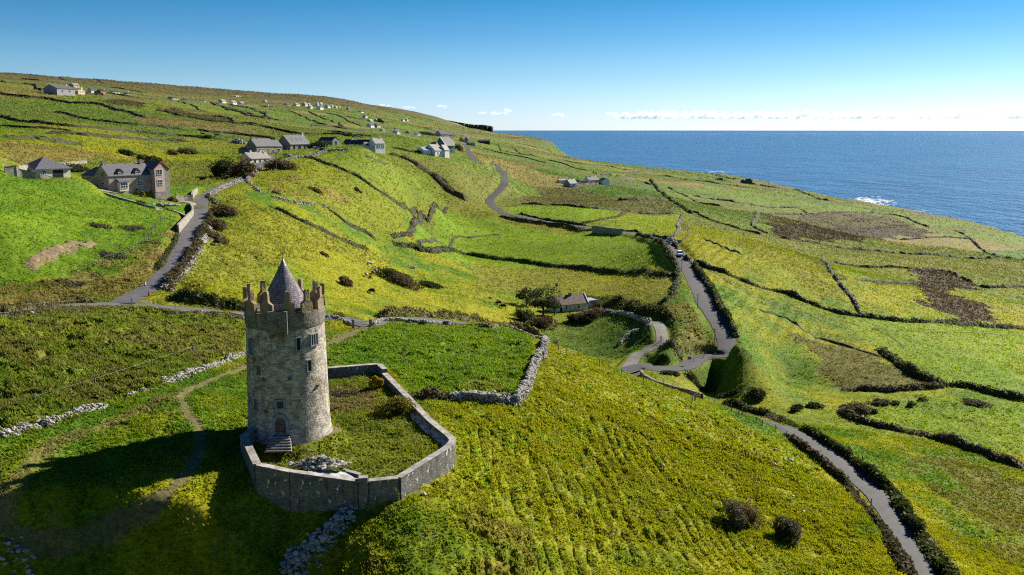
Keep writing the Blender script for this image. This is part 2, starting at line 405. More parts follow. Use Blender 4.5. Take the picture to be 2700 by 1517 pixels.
# reading points off enlarged parts of the survey photograph: origin and scale of each sheet
def sheet(x0, y0, s):
    return lambda pts: [(x0 + x / s, y0 + y / s) for x, y in pts]
sF = sheet(0, 0, 2576 / 2700.0); sA = sheet(0, 150, 3.617); sB = sheet(580, 330, 4.134); sC = sheet(1100, 250, 3.215); sD = sheet(1250, 600, 3.617)
sE = sheet(1800, 400, 2.862); sG = sheet(1900, 800, 2.018); sH = sheet(0, 400, 3.216); sI = sheet(0, 800, 2.018); sJ = sheet(700, 800, 3.22); sK = sheet(1200, 950, 2.552)
sL = sheet(560, 230, 3.481); sT = sheet(600, 920, 3.014); sM = sheet(650, 1330, 7.739); sN = sheet(0, 1420, 7.28); sQ = sheet(420, 470, 9.645); sS = sheet(0, 0, 1.0)
def pts3(px):
    return np.array([at(u, v) for u, v in px])
def densify(P, step):
    P = np.asarray(P, float); out = [P[:1]]
    # smooth through the points (Catmull-Rom)
    Q = np.r_[P[:1] * 2 - P[1:2], P, P[-1:] * 2 - P[-2:-1]]
    for i in range(len(P) - 1):
        L = np.linalg.norm(P[i + 1, :2] - P[i, :2]); st = step(P[i]) if callable(step) else step
        n = int(min(max(1, math.ceil(L / st)), 400)); t = (np.arange(1, n + 1) / n)[:, None]
        p0, p1, p2, p3 = Q[i], Q[i + 1], Q[i + 2], Q[i + 3]
        out.append(0.5 * (2 * p1 + (p2 - p0) * t + (2 * p0 - 5 * p1 + 4 * p2 - p3) * t ** 2 + (3 * p1 - p0 - 3 * p2 + p3) * t ** 3))
    return np.concatenate(out)
def side(P):
    T = np.gradient(P[:, :2], axis=0); T /= np.maximum(np.linalg.norm(T, axis=1, keepdims=True), 1e-9)
    return np.c_[T[:, 1], -T[:, 0]]

# ---------------------------------------------------------------- roads (centre lines)
def road_line(P, width, n=4.0):
    P = densify(P, lambda p: max(1.5, math.hypot(p[0], p[1]) * 0.006))
    z = ground(P[:, 0], P[:, 1]); k = 9
    zz = np.convolve(np.r_[np.full(k, z[0]), z, np.full(k, z[-1])], np.ones(2 * k + 1) / (2 * k + 1), 'valid')
    zz[:1], zz[-1:] = z[:1], z[-1:]
    return np.c_[P[:, :2], zz], width
ROADS = {}
ROADS['lane'] = road_line(np.r_[pts3(sS([(-40, 826)]) + sH([(60, 1360), (250, 1337), (500, 1318), (750, 1303), (950, 1288), (1150, 1290), (1300, 1305), (1500, 1325), (1700, 1342), (1900, 1355), (2060, 1364)])),
    pts3(sJ([(600, 143), (700, 158), (800, 175), (900, 186)])), np.array([pt(1010, 852, 79.2), pt(1080, 852, 77.6), pt(1180, 868, 76.0), pt(1300, 895, 74.5)])], 4.6)
ROADS['hill_road'] = road_line(pts3(sH([(1040, 1285), (1150, 1220), (1290, 1150), (1400, 1050), (1480, 950), (1540, 850), (1590, 750), (1640, 640), (1680, 550), (1695, 490), (1700, 430), (1730, 385), (1800, 338), (1900, 292), (2030, 238)]) + sB([(290, 560), (380, 480), (440, 440), (520, 402), (620, 375), (740, 362), (900, 345), (1010, 318), (1100, 285)])), 5.2)
ROADS['driveway'] = road_line(pts3(sH([(1660, 455), (1560, 440), (1420, 425), (1300, 408), (1100, 372), (950, 345), (800, 312), (650, 280), (560, 262)])), 6.0)
ROADS['coast_road'] = road_line(np.r_[np.array([pt(1622, 985, 62.0)]), pts3(sD([(1600, 1345), (1700, 1325), (1800, 1315), (2000, 1303), (2150, 1290), (2270, 1265), (2370, 1225), (2415, 1170), (2412, 1100), (2385, 1020), (2340, 920), (2270, 800), (2200, 690), (2130, 560), (2070, 450), (2010, 350), (1960, 270), (1900, 200), (1840, 150), (1780, 118), (1700, 96), (1600, 77), (1500, 65)]) + sC([(1880, 1190), (1750, 1172), (1600, 1152), (1480, 1132), (1300, 1108), (1150, 1085), (1000, 1058), (850, 1028), (740, 1000), (670, 968), (625, 930), (612, 900), (640, 862), (690, 815), (728, 770), (743, 720), (735, 675), (705, 645)])), np.array([pt(1300, 432, None, 800)]), pts3(sC([(570, 590), (520, 568), (480, 543), (455, 510), (440, 480), (430, 455), (395, 420)]))], 5.4)
ROADS['near_road'] = road_line(np.r_[np.array([pt(1655, 990, 62.0), pt(1690, 1010, 61.8), pt(1750, 1040, 61.6), pt(1830, 1072, 61.8), pt(1890, 1083, 62.3)]), pts3(sG([(320, 664), (420, 710), (520, 768), (620, 845), (720, 920), (820, 1003), (900, 1090), (970, 1180), (1040, 1270), (1100, 1360), (1160, 1447)])), np.array([pt(2560, 1640, 66.0)])], 5.2)
ROADS['farm_track'] = road_line(np.r_[np.array([pt(1640, 985, 62.0)]), pts3(sD([(1540, 1265), (1640, 1185), (1735, 1110), (1790, 1060), (1790, 990), (1750, 900)]))], 3.4)
TRACK = pts3(sJ([(850, 200), (800, 228), (730, 258), (670, 288), (600, 318), (530, 345)]) + sI([(1330, 335), (1250, 358), (1150, 390), (1060, 425), (995, 462), (965, 505), (975, 560), (1010, 610), (1050, 660), (1065, 730), (1055, 800), (1010, 880), (940, 960), (850, 1035), (760, 1100), (650, 1160), (550, 1205), (430, 1250), (300, 1275), (180, 1275), (90, 1250), (35, 1200), (10, 1140), (20, 1070)]))
TRACK = densify(TRACK, 1.2)
FAINT = densify(pts3(sI([(940, 490), (800, 545), (620, 620), (450, 680), (300, 745), (180, 850), (90, 940), (30, 1060)])), 1.2)

# ---------------------------------------------------------------- bawn outline (needed by the ground)
BAWN = np.array([pt(690, 1112, 89.4), pt(642, 1150, 88.9), pt(678, 1225, 87.8), pt(765, 1243, 87.2), pt(943, 1268, 85.9),
                 pt(1050, 1260, 86.0), pt(1127, 1212, 86.3), pt(1172, 1184, 86.4), pt(1193, 1164, 86.5), pt(1182, 1148, 86.6), pt(1131, 1106, 86.9), pt(1064, 1036, 87.5), pt(1014, 985, 87.9), pt(998, 960, 88.4), pt(865, 971, 88.6), pt(720, 985, 88.9)])
TOWER_C = np.array(pt(765, 1135, 87.5))

# ---------------------------------------------------------------- the ground sheet
def build_ground():
    azd = np.linspace(R(-33.5), R(33.5), 1500); azc = np.linspace(R(33.5), R(326.5), 70)[1:-1]
    AZ = np.r_[azd, azc]; nA = len(AZ)
    lr = [math.log(42.0)]
    while lr[-1] < math.log(6950.0):
        r = math.exp(lr[-1]); lr.append(lr[-1] + (0.0030 if r < 260 else (0.0043 if r < 1200 else 0.0065)))
    LRr = np.array(lr); nR = len(LRr)
    azf = np.where(AZ > math.pi, AZ - 2 * math.pi, AZ)
    A = azf[:, None] + 0 * LRr[None]; B = LRr[None] + 0 * azf[:, None]
    # smooth heights from the coarse table, exact at the coast
    Z = _tab(np.clip(A, -0.69, 0.69), B)
    X = np.exp(B) * np.sin(A); Y = np.exp(B) * np.cos(A); RG = np.exp(B)
    jag = 0.010 * (vnoise(A * 90, B * 0, 3) - 0.5) + 0.006 * (vnoise(A * 400, B * 0, 4) - 0.5)
    nearc = np.abs(B - coast_lr(np.clip(A, -0.7, 0.7))) < 0.08
    if nearc.any():
        Zc = land_height(np.clip(A[nearc], -0.69, 0.69), B[nearc], jag[nearc]); Z[nearc] = Zc
    sea = np.clip((B - coast_lr(np.clip(A, -0.7, 0.7)) - jag) / 0.01, 0, 1)
    # --- painting tools
    def wob(amount, sc, seed):
        return (amount * (fbm(X / sc, Y / sc, seed, 3) - 0.5) / RG, amount * (fbm(X / sc + 31, Y / sc + 7, seed + 3, 3) - 0.5) / RG)
    def area(px, edge=0.0, sc=6.0, seed=1, pts=None):
        P = pts3(px) if pts is None else pts
        pa = np.arctan2(P[:, 0], P[:, 1]); pb = 0.5 * np.log(P[:, 0] ** 2 + P[:, 1] ** 2)
        i0, i1 = np.searchsorted(azd, [pa.min() - 0.02, pa.max() + 0.02]); j0, j1 = np.searchsorted(LRr, [pb.min() - 0.08, pb.max() + 0.08])
        sl = np.s_[i0:i1, j0:j1]; a, b = A[sl], B[sl]
        if edge:
            x, y, r = X[sl], Y[sl], RG[sl]
            a = a + edge * (fbm(x / sc, y / sc, seed, 4) - 0.5) / r * 2; b = b + edge * (fbm(x / sc + 31, y / sc + 7, seed + 3, 4) - 0.5) / r * 4
        ins = np.zeros(a.shape, bool); n = len(pa)
        for k in range(n):
            a0, b0, a1, b1 = pa[k], pb[k], pa[k - 1], pb[k - 1]
            c = (b0 > b) != (b1 > b)
            ins ^= c & (a < (a1 - a0) * (b - b0) / (b1 - b0 + 1e-12) + a0)
        m = np.zeros(A.shape, np.float32); m[sl] = ins
        return m
    def near_line(P, rad):
        """distance to a polyline and its height, inside rad"""
        pa = np.arctan2(P[:, 0], P[:, 1]); D = np.full(A.shape, 1e6, np.float32); H = np.zeros(A.shape, np.float32)
        for s in range(0, len(P), 12):
            Q = P[s:s + 13]
            if len(Q) < 2: continue
            r = np.hypot(Q[:, 0], Q[:, 1]); q = np.arctan2(Q[:, 0], Q[:, 1])
            pad = rad / r.min()
            i0, i1 = np.searchsorted(azd, [q.min() - pad, q.max() + pad]); j0, j1 = np.searchsorted(LRr, [math.log(max(41, r.min() - rad)), math.log(r.max() + rad)])
            if i1 <= i0 or j1 <= j0: continue
            sl = np.s_[i0:i1, j0:j1]; x, y = X[sl], Y[sl]; bd, bh = D[sl].copy(), H[sl].copy()
            for k in range(len(Q) - 1):
                dx, dy = Q[k + 1, 0] - Q[k, 0], Q[k + 1, 1] - Q[k, 1]; L2 = dx * dx + dy * dy + 1e-9
                t = np.clip(((x - Q[k, 0]) * dx + (y - Q[k, 1]) * dy) / L2, 0, 1)
                d = np.hypot(x - Q[k, 0] - t * dx, y - Q[k, 1] - t * dy)
                c = d < bd; bd = np.where(c, d, bd); bh = np.where(c, Q[k, 2] + t * (Q[k + 1, 2] - Q[k, 2]), bh)
            D[sl] = bd; H[sl] = bh
        return D, H
    # --- colour by kind of growth
    YG = np.array([.188, .192, .003]); GR = np.array([.066, .140, .004]); LIME = np.array([.122, .198, .003]); DRY = np.array([.235, .185, .050]); OLIVE = np.array([.090, .088, .018])
    HEATH = np.array([.036, .027, .013]); DIRT = np.array([.150, .112, .070]); GREY = np.array([.13, .125, .115]); BRACK = np.array([.125, .078, .034])
    big = fbm(X / 55.0, Y / 55.0, 11, 4); mid = fbm(X / 9.0, Y / 9.0, 21, 4); fine = fbm(X / 1.6, Y / 1.6, 31, 3)
    def mix(C, c, m):
        return C + (np.asarray(c) - C) * m[..., None]
    C = np.empty(A.shape + (3,), np.float32); C[:] = GR
    C = mix(C, YG, sstep(0.30, 0.62, 0.55 * big + 0.45 * mid))
    # far fields: each field its own tone
    fid = cells((X + 0.5 * Y) / 210.0 + 0.6 * big, (Y - 0.45 * X) / 95.0 + 0.5 * big, 3); far = sstep(420, 700, RG)
    FC = np.array([[.075, .120, .016], [.120, .130, .022], [.066, .125, .012], [.165, .145, .040], [.095, .120, .018], [.100, .150, .012], [.105, .100, .026]])
    fc = FC[np.minimum((fid * len(FC)).astype(int), len(FC) - 1)]
    C = C * (1 - far[..., None]) + fc * far[..., None]
    C = mix(C, OLIVE * 0.9, far * sstep(0.55, 0.75, mid) * 0.5)
    # tall hill ground is heath brown
    C = mix(C, [.070, .058, .026], sstep(150, 205, Z + 40 * (big - 0.5)) * 0.85)
    tus = np.ones(A.shape, np.float32) * 0.55          # how tussocky the sward is
    P_ = lambda px, col, s, edge=1.2, sc=5.0, seed=1: None
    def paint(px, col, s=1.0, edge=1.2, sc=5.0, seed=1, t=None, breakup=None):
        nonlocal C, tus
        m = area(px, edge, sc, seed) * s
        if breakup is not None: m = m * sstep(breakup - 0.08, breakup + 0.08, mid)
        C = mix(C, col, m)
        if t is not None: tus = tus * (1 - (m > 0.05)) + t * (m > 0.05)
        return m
    # castle field: lush, bumpy
    paint(sJ([(525, 350), (840, 215), (1000, 165), (1500, 190), (2050, 215), (2380, 335), (2200, 760), (2140, 860), (1570, 815), (1240, 790), (1030, 560), (980, 510), (525, 550)]), GR * 1.1, 0.75, t=1.25)
    paint(sJ([(1600, 700), (1900, 640), (2150, 760), (2100, 830), (1700, 800)]), [.17, .165, .03], 0.5, 3, 6, 4, breakup=0.5)
    # left meadow
    paint(sH([(0, 170), (600, 320), (1200, 460), (1520, 560), (1400, 760), (1100, 860), (850, 960), (500, 1080), (0, 1120)]), GR * 1.05, 0.8, t=0.8)
    paint(sH([(0, 560), (500, 520), (1000, 560), (1250, 600), (700, 660), (0, 720)]), LIME, 0.6, 5, 12, 6)
    paint(sH([(0, 1130), (400, 1090), (850, 960), (1230, 800), (1480, 620), (1540, 560), (1500, 700), (1350, 1000), (1200, 1130), (900, 1250), (500, 1310), (0, 1345)]), [.150, .125, .035], 0.85, 2, 5, 7, t=1.5, breakup=0.38)
    paint(sH([(850, 960), (1050, 860), (1240, 780), (1400, 720), (1450, 800), (1300, 960), (1000, 1000)]), BRACK, 0.6, 2.5, 5, 8, breakup=0.48)
    paint(sH([(240, 980), (300, 900), (400, 850), (500, 815), (640, 780), (700, 810), (640, 830), (450, 900), (350, 960), (270, 1010)]), DIRT * 1.3, 0.8, 1.2, 3, 9)
    # rough ground left of the tower
    paint(sI([(0, 30), (500, 10), (1310, 60), (1320, 260), (900, 400), (400, 570), (0, 690)]), [.110, .135, .012], 0.7, 3, 8, 5, t=1.9)
    paint(sI([(0, 30), (500, 10), (1310, 60), (1320, 260), (900, 400), (400, 570), (0, 690)]), OLIVE, 0.7, 3, 8, 6, breakup=0.56)
    # castle hill, near right: yellow green with old cultivation ridges
    near_field = sJ([(2400, 360), (2200, 860)]) + sT([(1560, 400), (1800, 700), (1800, 900), (1300, 1250)]) + sS([(840, 1390), (740, 1540), (2300, 1540), (2230, 1340), (2130, 1200), (1930, 1100), (1640, 1000), (1440, 905)])
    NF = area(near_field, 0.6, 4, 2); C = mix(C, YG * 1.0, NF * 0.55); tus = np.where(NF > 0, 0.85, tus)
    C = mix(C, GR * 1.1, NF * sstep(0.52, 0.75, 0.5 * mid + 0.5 * fine) * 0.55)
    paint(sS([(1000, 1400), (1250, 1330), (1420, 1400), (1400, 1540), (980, 1540)]), DRY * 0.75, 0.55, 2, 5, 3, t=1.5, breakup=0.5)
    # dark heather and rushes toward the sea
    paint(sE([(600, 600), (640, 500), (900, 480), (1250, 470), (1640, 500), (1720, 560), (1900, 600), (1840, 650), (1500, 640), (1400, 685), (1100, 660), (720, 650)]), HEATH, 0.95, 16, 22, 12, t=0.9)
    paint(sE([(600, 470), (1250, 465), (1640, 480), (1760, 540), (1500, 560), (1000, 545), (640, 560)]), OLIVE * 0.8, 0.8, 12, 20, 15, breakup=0.45)
    paint(sE([(1720, 895), (1960, 890), (2100, 955), (2260, 1020), (2010, 1035), (2000, 1060), (2090, 1090), (2100, 1110), (2250, 1140), (2330, 1200), (2340, 1290), (2060, 1275), (1960, 1200), (1780, 1150), (1850, 1095), (1760, 1010)]), HEATH, 1.0, 7, 9, 13, t=0.9)
    paint(sE([(1300, 965), (1750, 960), (1760, 1010), (1500, 1000)]), HEATH * 1.4, 0.8, 4, 6, 14)
    paint(sE([(350, 690), (700, 700), (1000, 800), (1180, 1000), (1270, 1170), (1000, 1090), (800, 900), (560, 780)]), [.085, .098, .014], 0.85, 10, 14, 16, t=1.0)
    paint(sG([(380, 170), (560, 195), (870, 290), (1000, 370), (1170, 440), (900, 450), (620, 445), (520, 330)]), [.085, .080, .014], 0.9, 5, 8, 17, t=0.8)
    paint(sG([(1000, 850), (1300, 780), (1600, 900), (1600, 1430), (1450, 1300), (1150, 1000)]), [.090, .092, .012], 0.85, 6, 10, 18, breakup=0.42)
    paint(sG([(650, 60), (1600, 160), (1600, 480), (1200, 420), (900, 280)]), LIME, 0.7, 4, 12, 19, t=0.6)
    paint(sG([(700, 590), (900, 490), (1600, 560), (1600, 850), (1200, 720)]), LIME * 0.95, 0.7, 4, 12, 20, t=0.9)
    paint(sE([(0, 720), (380, 900), (980, 1160), (900, 1130), (300, 960)]), YG, 0.7, 3, 10, 21)
    paint(sE([(60, 560), (580, 660), (1000, 850), (1300, 1150), (700, 1030), (200, 850), (0, 700)]), YG * 1.02, 0.5, 6, 12, 24)
    # valley fields
    paint(sC([(0, 1150), (250, 980), (700, 1050), (1450, 1160), (1900, 1195), (2100, 1300), (2180, 1440), (1200, 1440), (0, 1310)]), LIME, 0.9, 1.5, 8, 22, t=0.45)
    paint(sC([(720, 960), (1000, 945), (1750, 1000), (1560, 1060), (1380, 1100), (900, 1030)]), LIME * 1.05, 0.85, 2, 8, 23, t=0.4)
    paint(sC([(1400, 1100), (1780, 1010), (2230, 1035), (2200, 1170), (1900, 1170)]), LIME * np.array([1.25, 1, 1]), 0.85, 1.5, 8, 25, t=0.35)
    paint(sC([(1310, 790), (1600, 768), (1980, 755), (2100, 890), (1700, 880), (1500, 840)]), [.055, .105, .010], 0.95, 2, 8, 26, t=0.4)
    paint(sC([(1000, 790), (1300, 790), (1700, 880), (2100, 900), (2230, 1020), (1750, 990), (1250, 960), (850, 930), (1050, 850)]), [.080, .080, .020], 0.9, 6, 12, 27, t=0.8)
    paint(sC([(1020, 870), (1250, 880), (1700, 900), (1650, 930), (1100, 910)]), HEATH * 1.5, 0.6, 8, 10, 28, breakup=0.5)
    paint(sD([(0, 320), (900, 390), (1900, 470), (1900, 620), (1700, 760), (1050, 680), (700, 560), (0, 620)]), [.165, .165, .018], 0.8, 3, 8, 29, t=0.9)
    paint(sD([(1700, 760), (1940, 640), (2100, 800), (2330, 1180), (1900, 1230), (1830, 860)]), [.175, .145, .038], 0.7, 2, 5, 30, t=1.4, breakup=0.4)
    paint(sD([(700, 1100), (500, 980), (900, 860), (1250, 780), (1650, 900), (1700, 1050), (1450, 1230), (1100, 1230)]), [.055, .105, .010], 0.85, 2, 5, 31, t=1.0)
    # dome hill in front of the inn
    paint(sB([(330, 560), (900, 370), (1500, 300), (2100, 430), (2480, 800), (2200, 1000), (1900, 1240), (1000, 900), (400, 700)]), [.140, .165, .009], 0.7, 4, 10, 32, t=1.0)
    paint(sB([(950, 390), (1500, 300), (1900, 380), (2300, 600), (2500, 850), (2150, 980), (1600, 640), (1200, 450)]), [.115, .165, .008], 0.7, 4, 10, 33, t=0.8)
    paint(sB([(500, 600), (1500, 650), (1600, 800), (1000, 830), (500, 750)]), DRY * 0.7, 0.7, 4, 8, 34, breakup=0.55, t=1.5)
    paint(sB([(0, 700), (500, 900), (1500, 1330), (2000, 1447), (-300, 1900), (-700, 1700)]), [.150, .158, .014], 0.6, 5, 12, 35, t=1.5)
    paint(sH([(1600, 750), (1770, 660), (2250, 800), (2250, 1180), (1400, 1190)]), [.150, .158, .014], 0.5, 5, 12, 35, t=1.5)
    # hillside left: pale rough pasture
    paint(sA([(0, 800), (500, 860), (1100, 940), (1150, 980), (800, 1010), (300, 1040), (0, 1010)]), [.170, .140, .038], 0.85, 4, 10, 36, t=0.9)
    paint(sA([(0, 350), (600, 420), (1000, 490), (1500, 560), (1300, 620), (700, 560), (0, 480)]), [.078, .128, .014], 0.7, 6, 30, 37)
    paint(sA([(900, 395), (1200, 420), (1480, 445), (1400, 480), (1150, 470), (950, 430)]), HEATH * 1.3, 0.9, 10, 20, 38)
    paint(sA([(1480, 490), (1700, 510), (1920, 560), (2260, 630), (2180, 650), (1850, 590), (1560, 530)]), HEATH * 1.4, 0.9, 8, 20, 39)
    paint(sA([(1200, 560), (1500, 600), (2000, 650), (2500, 700), (2400, 740), (1900, 690), (1400, 640)]), [.145, .105, .042], 0.7, 6, 20, 40)
    paint(sA([(600, 1090), (1300, 960), (2000, 1000), (2300, 1150), (1900, 1220), (1480, 1220), (1440, 1080)]), [.105, .125, .016], 0.8, 2, 6, 41, t=1.3)
    paint(sA([(1150, 960), (1300, 950), (1400, 1010), (1700, 1180), (1650, 1210), (1350, 1050)]), DRY * 0.8, 0.6, 2, 5, 42)
    # bawn garden
    BP = BAWN.copy(); inside = area(None, 0, pts=BP)
    C = mix(C, [.100, .125, .010], inside * 0.8); tus = np.where(inside > 0, 0.8, tus)
    m = area(sT([(800, 300), (1150, 320), (1180, 420), (1000, 470), (800, 440)]), 1.0, 3, 50); C = mix(C, [.14, .105, .045], m * 0.7)
    m = area(sT([(845, 610), (885, 640), (860, 700), (780, 735), (770, 715), (830, 670)]), 0.5, 2, 51); C = mix(C, DIRT * 0.8, m * 0.8); tus = np.where(m > 0, 0.2, tus)
    # castle track and worn paths
    D, _ = near_line(TRACK, 5.0); w = (1 - sstep(0.9, 1.9, D + 1.0 * (fbm(X / 2.2, Y / 2.2, 61, 3) - 0.5))); D1, _ = near_line(TRACK[int(len(TRACK) * 0.5):], 5.0); low_ = D1 < 4; w = np.where(low_, 1 - sstep(0.35, 0.95, D + 0.7 * (fbm(X / 1.2, Y / 1.2, 61, 3) - 0.5)), w)
    C = mix(C, DIRT * 0.85, w * 0.85); tus *= 1 - 0.85 * w; C = mix(C, [.17, .14, .045], sstep(1.2, 1.6, D) * (1 - sstep(1.6, 2.8, D)) * 0.6 * (~low_))
    C = mix(C, [.10, .13, .015], (1 - sstep(0.1, 0.4, D + 0.3 * (mid - 0.5))) * 0.45)
    D, _ = near_line(FAINT, 4.0); w = (1 - sstep(0.3, 1.6, D + 1.2 * (fbm(X / 2.0, Y / 2.0, 62, 3) - 0.5))); C = mix(C, [.20, .155, .06], w * 0.6)
    for px, wd, cc in ((sE([(110, 850), (250, 920), (350, 990), (450, 1040), (600, 1110), (800, 1190), (1000, 1260), (1150, 1310)]), 0.8, DIRT * 0.6), (sJ([(1250, 545), (1230, 510), (1190, 480), (1160, 450), (1180, 400), (1190, 370)]), 0.35, HEATH),
                       (sC([(2190, 1240), (2280, 1200), (2300, 1150), (2280, 1110), (2255, 1100), (2260, 1160)]), 0.8, DIRT * 0.7), (sG([(300, 10), (700, 110), (820, 140), (930, 200), (980, 245)]), 0.5, HEATH), (sG([(820, 140), (1000, 155), (1250, 160), (1600, 175)]), 0.5, HEATH * 1.5)):
        D, _ = near_line(densify(pts3(px), 3.0), 4.0); C = mix(C, cc, (1 - sstep(wd * 0.5, wd * 1.3, D)) * 0.75)
    # --- relief: tussocks, ridges
    sp = np.maximum(RG * 0.0008, RG * np.gradient(LRr)[None])          # local mesh spacing
    def amp(wl): return np.clip((wl / sp - 2.0) / 2.0, 0, 1)
    t1 = fbm(X / 0.95, Y / 0.95, 71, 2); t2 = fbm(X / 3.1, Y / 3.1, 72, 3); t3 = fbm(X / 14.0, Y / 14.0, 73, 2); t4 = fbm(X / 60.0, Y / 60.0, 74, 2)
    rel = amp(0.95) * tus * 0.62 * (t1 - 0.5) + amp(3.1) * tus * 1.0 * (t2 - 0.5) + amp(14.0) * 1.0 * (t3 - 0.5) + sstep(200, 900, RG) * 6.0 * (t4 - 0.5)
    # hollows between tussocks
    hol = sstep(0.60, 0.78, fbm(X / 1.9, Y / 1.9, 75, 2)) * tus * amp(1.9); rel = rel - 0.38 * hol
    # cultivation ridges of the castle field, slightly wandering
    ux = X + 0.16 * Y + 3.4 * (fbm(X / 11, Y / 16, 77, 3) - 0.5)
    rid = np.abs((ux / 1.75) % 1.0 - 0.5) * 2
    ridm = area(sS([(1260, 1120), (1500, 1080), (1650, 1150), (1800, 1260), (1950, 1400), (2000, 1540), (1150, 1540), (1180, 1300)]), 3, 8, 3) * sstep(0.36, 0.58, 0.4 * big + 0.6 * fbm(X / 6.0, Y / 9.0, 79, 3))
    rel += ridm * (0.24 * (rid - 0.5)) - ridm * 0.30 * sstep(0.72, 1.0, 1 - rid) * sstep(0.45, 0.7, fbm(X / 1.6, Y / 2.6, 78, 3))
    rid2 = np.abs(((X * 0.92 - Y * 0.40) / 4.2 + 0.3 * mid) % 1.0 - 0.5) * 2
    rm2 = area(sE([(130, 860), (400, 1000), (980, 1250), (1100, 1420), (420, 1420), (250, 1100)]), 3, 8, 5) + area(sE([(0, 560), (150, 660), (500, 790), (380, 880), (60, 780), (0, 700)]), 3, 8, 6); rel += rm2 * 0.5 * (rid2 - 0.5)
    rel *= (1 - sea)
    Z = Z + rel
    # garden terrace inside the bawn wall
    zin = 86.0 + 0.028 * (Y - 105) - 0.035 * (X + 20); zin = np.minimum(np.maximum(zin, 85.1), 87.5)
    D, _ = near_line(densify(np.r_[BAWN, BAWN[:1]], 1.5), 6.0)
    Z = np.where(inside > 0, np.maximum(zin + 0.6 * rel, 0), Z)
    # the track is worn a little into the slope
    D, H = near_line(TRACK[:int(len(TRACK) * 0.42)], 4.0); w = (1 - sstep(1.1, 2.6, D)) * 0.75; Z = Z * (1 - w) + (H - 0.12) * w
    # flat feet for the tower
    dt = np.hypot(X - TOWER_C[0], Y - TOWER_C[1]); k = (1 - sstep(5.0, 8.0, dt)) * (inside > 0) ; Z = Z * (1 - k) + 87.4 * k
    # level ground under the big houses
    for (u, v, hd, lx, ly, rad) in ((288.5, 501.5, 36, -3, 9, 6), (97, 468, 36, -5, 5, 8), (660.6, 434, 36, -3.5, 6, 7), (677, 407.5, 36, -4.5, 9, 10), (765.7, 397, 36, -6, 7, 10), (1463, 822, 66, -3, 8, 9)):
        p = at(u, v); cs, sn = math.cos(R(hd)), math.sin(R(hd)); cx, cy = p[0] + lx * cs + ly * sn, p[1] - lx * sn + ly * cs
        dd = np.hypot(X - cx, Y - cy); k = 1 - sstep(rad, rad + 9, dd); Z = Z * (1 - k) + (p[2] - 0.5) * k
    # roads cut into the slope
    for key, (P, wdt) in ROADS.items():
        D, H = near_line(P, wdt / 2 + 5.0); w = 1 - sstep(wdt / 2 + 0.35, wdt / 2 + 3.2, D)
        Z = Z * (1 - w) + (H - 0.10) * w
        vg = (1 - sstep(wdt / 2 + 0.2, wdt / 2 + 1.6, D)); C = mix(C, [.15, .155, .02], vg * 0.6); C = mix(C, GREY * 0.6, (1 - sstep(wdt / 2 - 0.4, wdt / 2 + 0.5, D + 0.5 * (mid - 0.5))) * 0.8)
    C *= (0.80 + 0.40 * fine)[..., None] * (0.86 + 0.28 * mid)[..., None]
    dryf = sstep(0.62, 0.8, fbm(X / 2.2 + 40, Y / 2.2, 91, 3)) * (RG < 500); C = mix(C, DRY * 0.85, dryf * 0.22)
    # rock where the land breaks off to the sea
    C = mix(C, [.060, .055, .045], sea); Z = np.where(sea >= 1, -12.0, Z)
    V = np.stack([X, Y, Z], -1).reshape(-1, 3)
    i = np.arange(nA)[:, None]; j = np.arange(nR - 1)[None]; i2 = (i + 1) % nA
    Q = np.stack([i * nR + j + 0 * i, i * nR + j + 1, i2 * nR + j + 1, i2 * nR + j + 0 * i], -1).reshape(-1, 4)[:, ::-1]
    V = np.r_[V, [[0, 0, float(Z[:, 0].mean())]]]
    ii = np.arange(nA); T = np.stack([ii * nR, ((ii + 1) % nA) * nR, np.full(nA, len(V) - 1)], -1)[:, ::-1]
    me = mesh_data('ground', V, [Q, T], M_GROUND, smooth=True)
    ca = me.color_attributes.new('Col', 'FLOAT_COLOR', 'POINT')
    cc = np.ones((len(V), 4), np.float32); cc[:-1, :3] = C.reshape(-1, 3); cc[-1, :3] = YG
    ca.data.foreach_set('color', cc.ravel())
    o = bpy.data.objects.new('ground', me); link(o); tag(o, kind='structure')
    # detailed height lookup for things that must touch the displaced surface
    global GT_A, GT_L, GT_Z, GT_C, GT_T
    GT_A, GT_L, GT_Z, GT_C = azd, LRr, Z[:len(azd)], C[:len(azd)]
    furrow = ridm * sstep(0.52, 0.9, 1 - rid); tus = tus * (1 - 0.75 * furrow)
    bare = np.zeros(A.shape, np.float32)
    for key, (P, wdt) in ROADS.items():
        D, _ = near_line(P, wdt / 2 + 2); bare = np.maximum(bare, 1 - sstep(wdt / 2 - 0.1, wdt / 2 + 0.5, D))
    D, _ = near_line(TRACK, 4.0); bare = np.maximum(bare, w); D, _ = near_line(np.r_[BAWN, BAWN[:1]], 3.0); bare = np.maximum(bare, 1 - sstep(0.5, 0.8, D)); bare = np.maximum(bare, (dt < 5.4)); bare = np.maximum(bare, sea)
    GT_T = (tus * (1 - bare))[:len(azd)]

def gz(x, y):
    """height of the finished ground"""
    x = np.asarray(x, float); y = np.asarray(y, float); az = np.arctan2(x, y); l = 0.5 * np.log(x * x + y * y)
    i = np.clip((az - GT_A[0]) / (GT_A[1] - GT_A[0]), 0, len(GT_A) - 1.001); i0 = i.astype(int); fi = i - i0
    j = np.clip(np.interp(l, GT_L, np.arange(len(GT_L))), 0, len(GT_L) - 1.001); j0 = j.astype(int); fj = j - j0
    return GT_Z[i0, j0] * (1 - fi) * (1 - fj) + GT_Z[i0 + 1, j0] * fi * (1 - fj) + GT_Z[i0, j0 + 1] * (1 - fi) * fj + GT_Z[i0 + 1, j0 + 1] * fi * fj

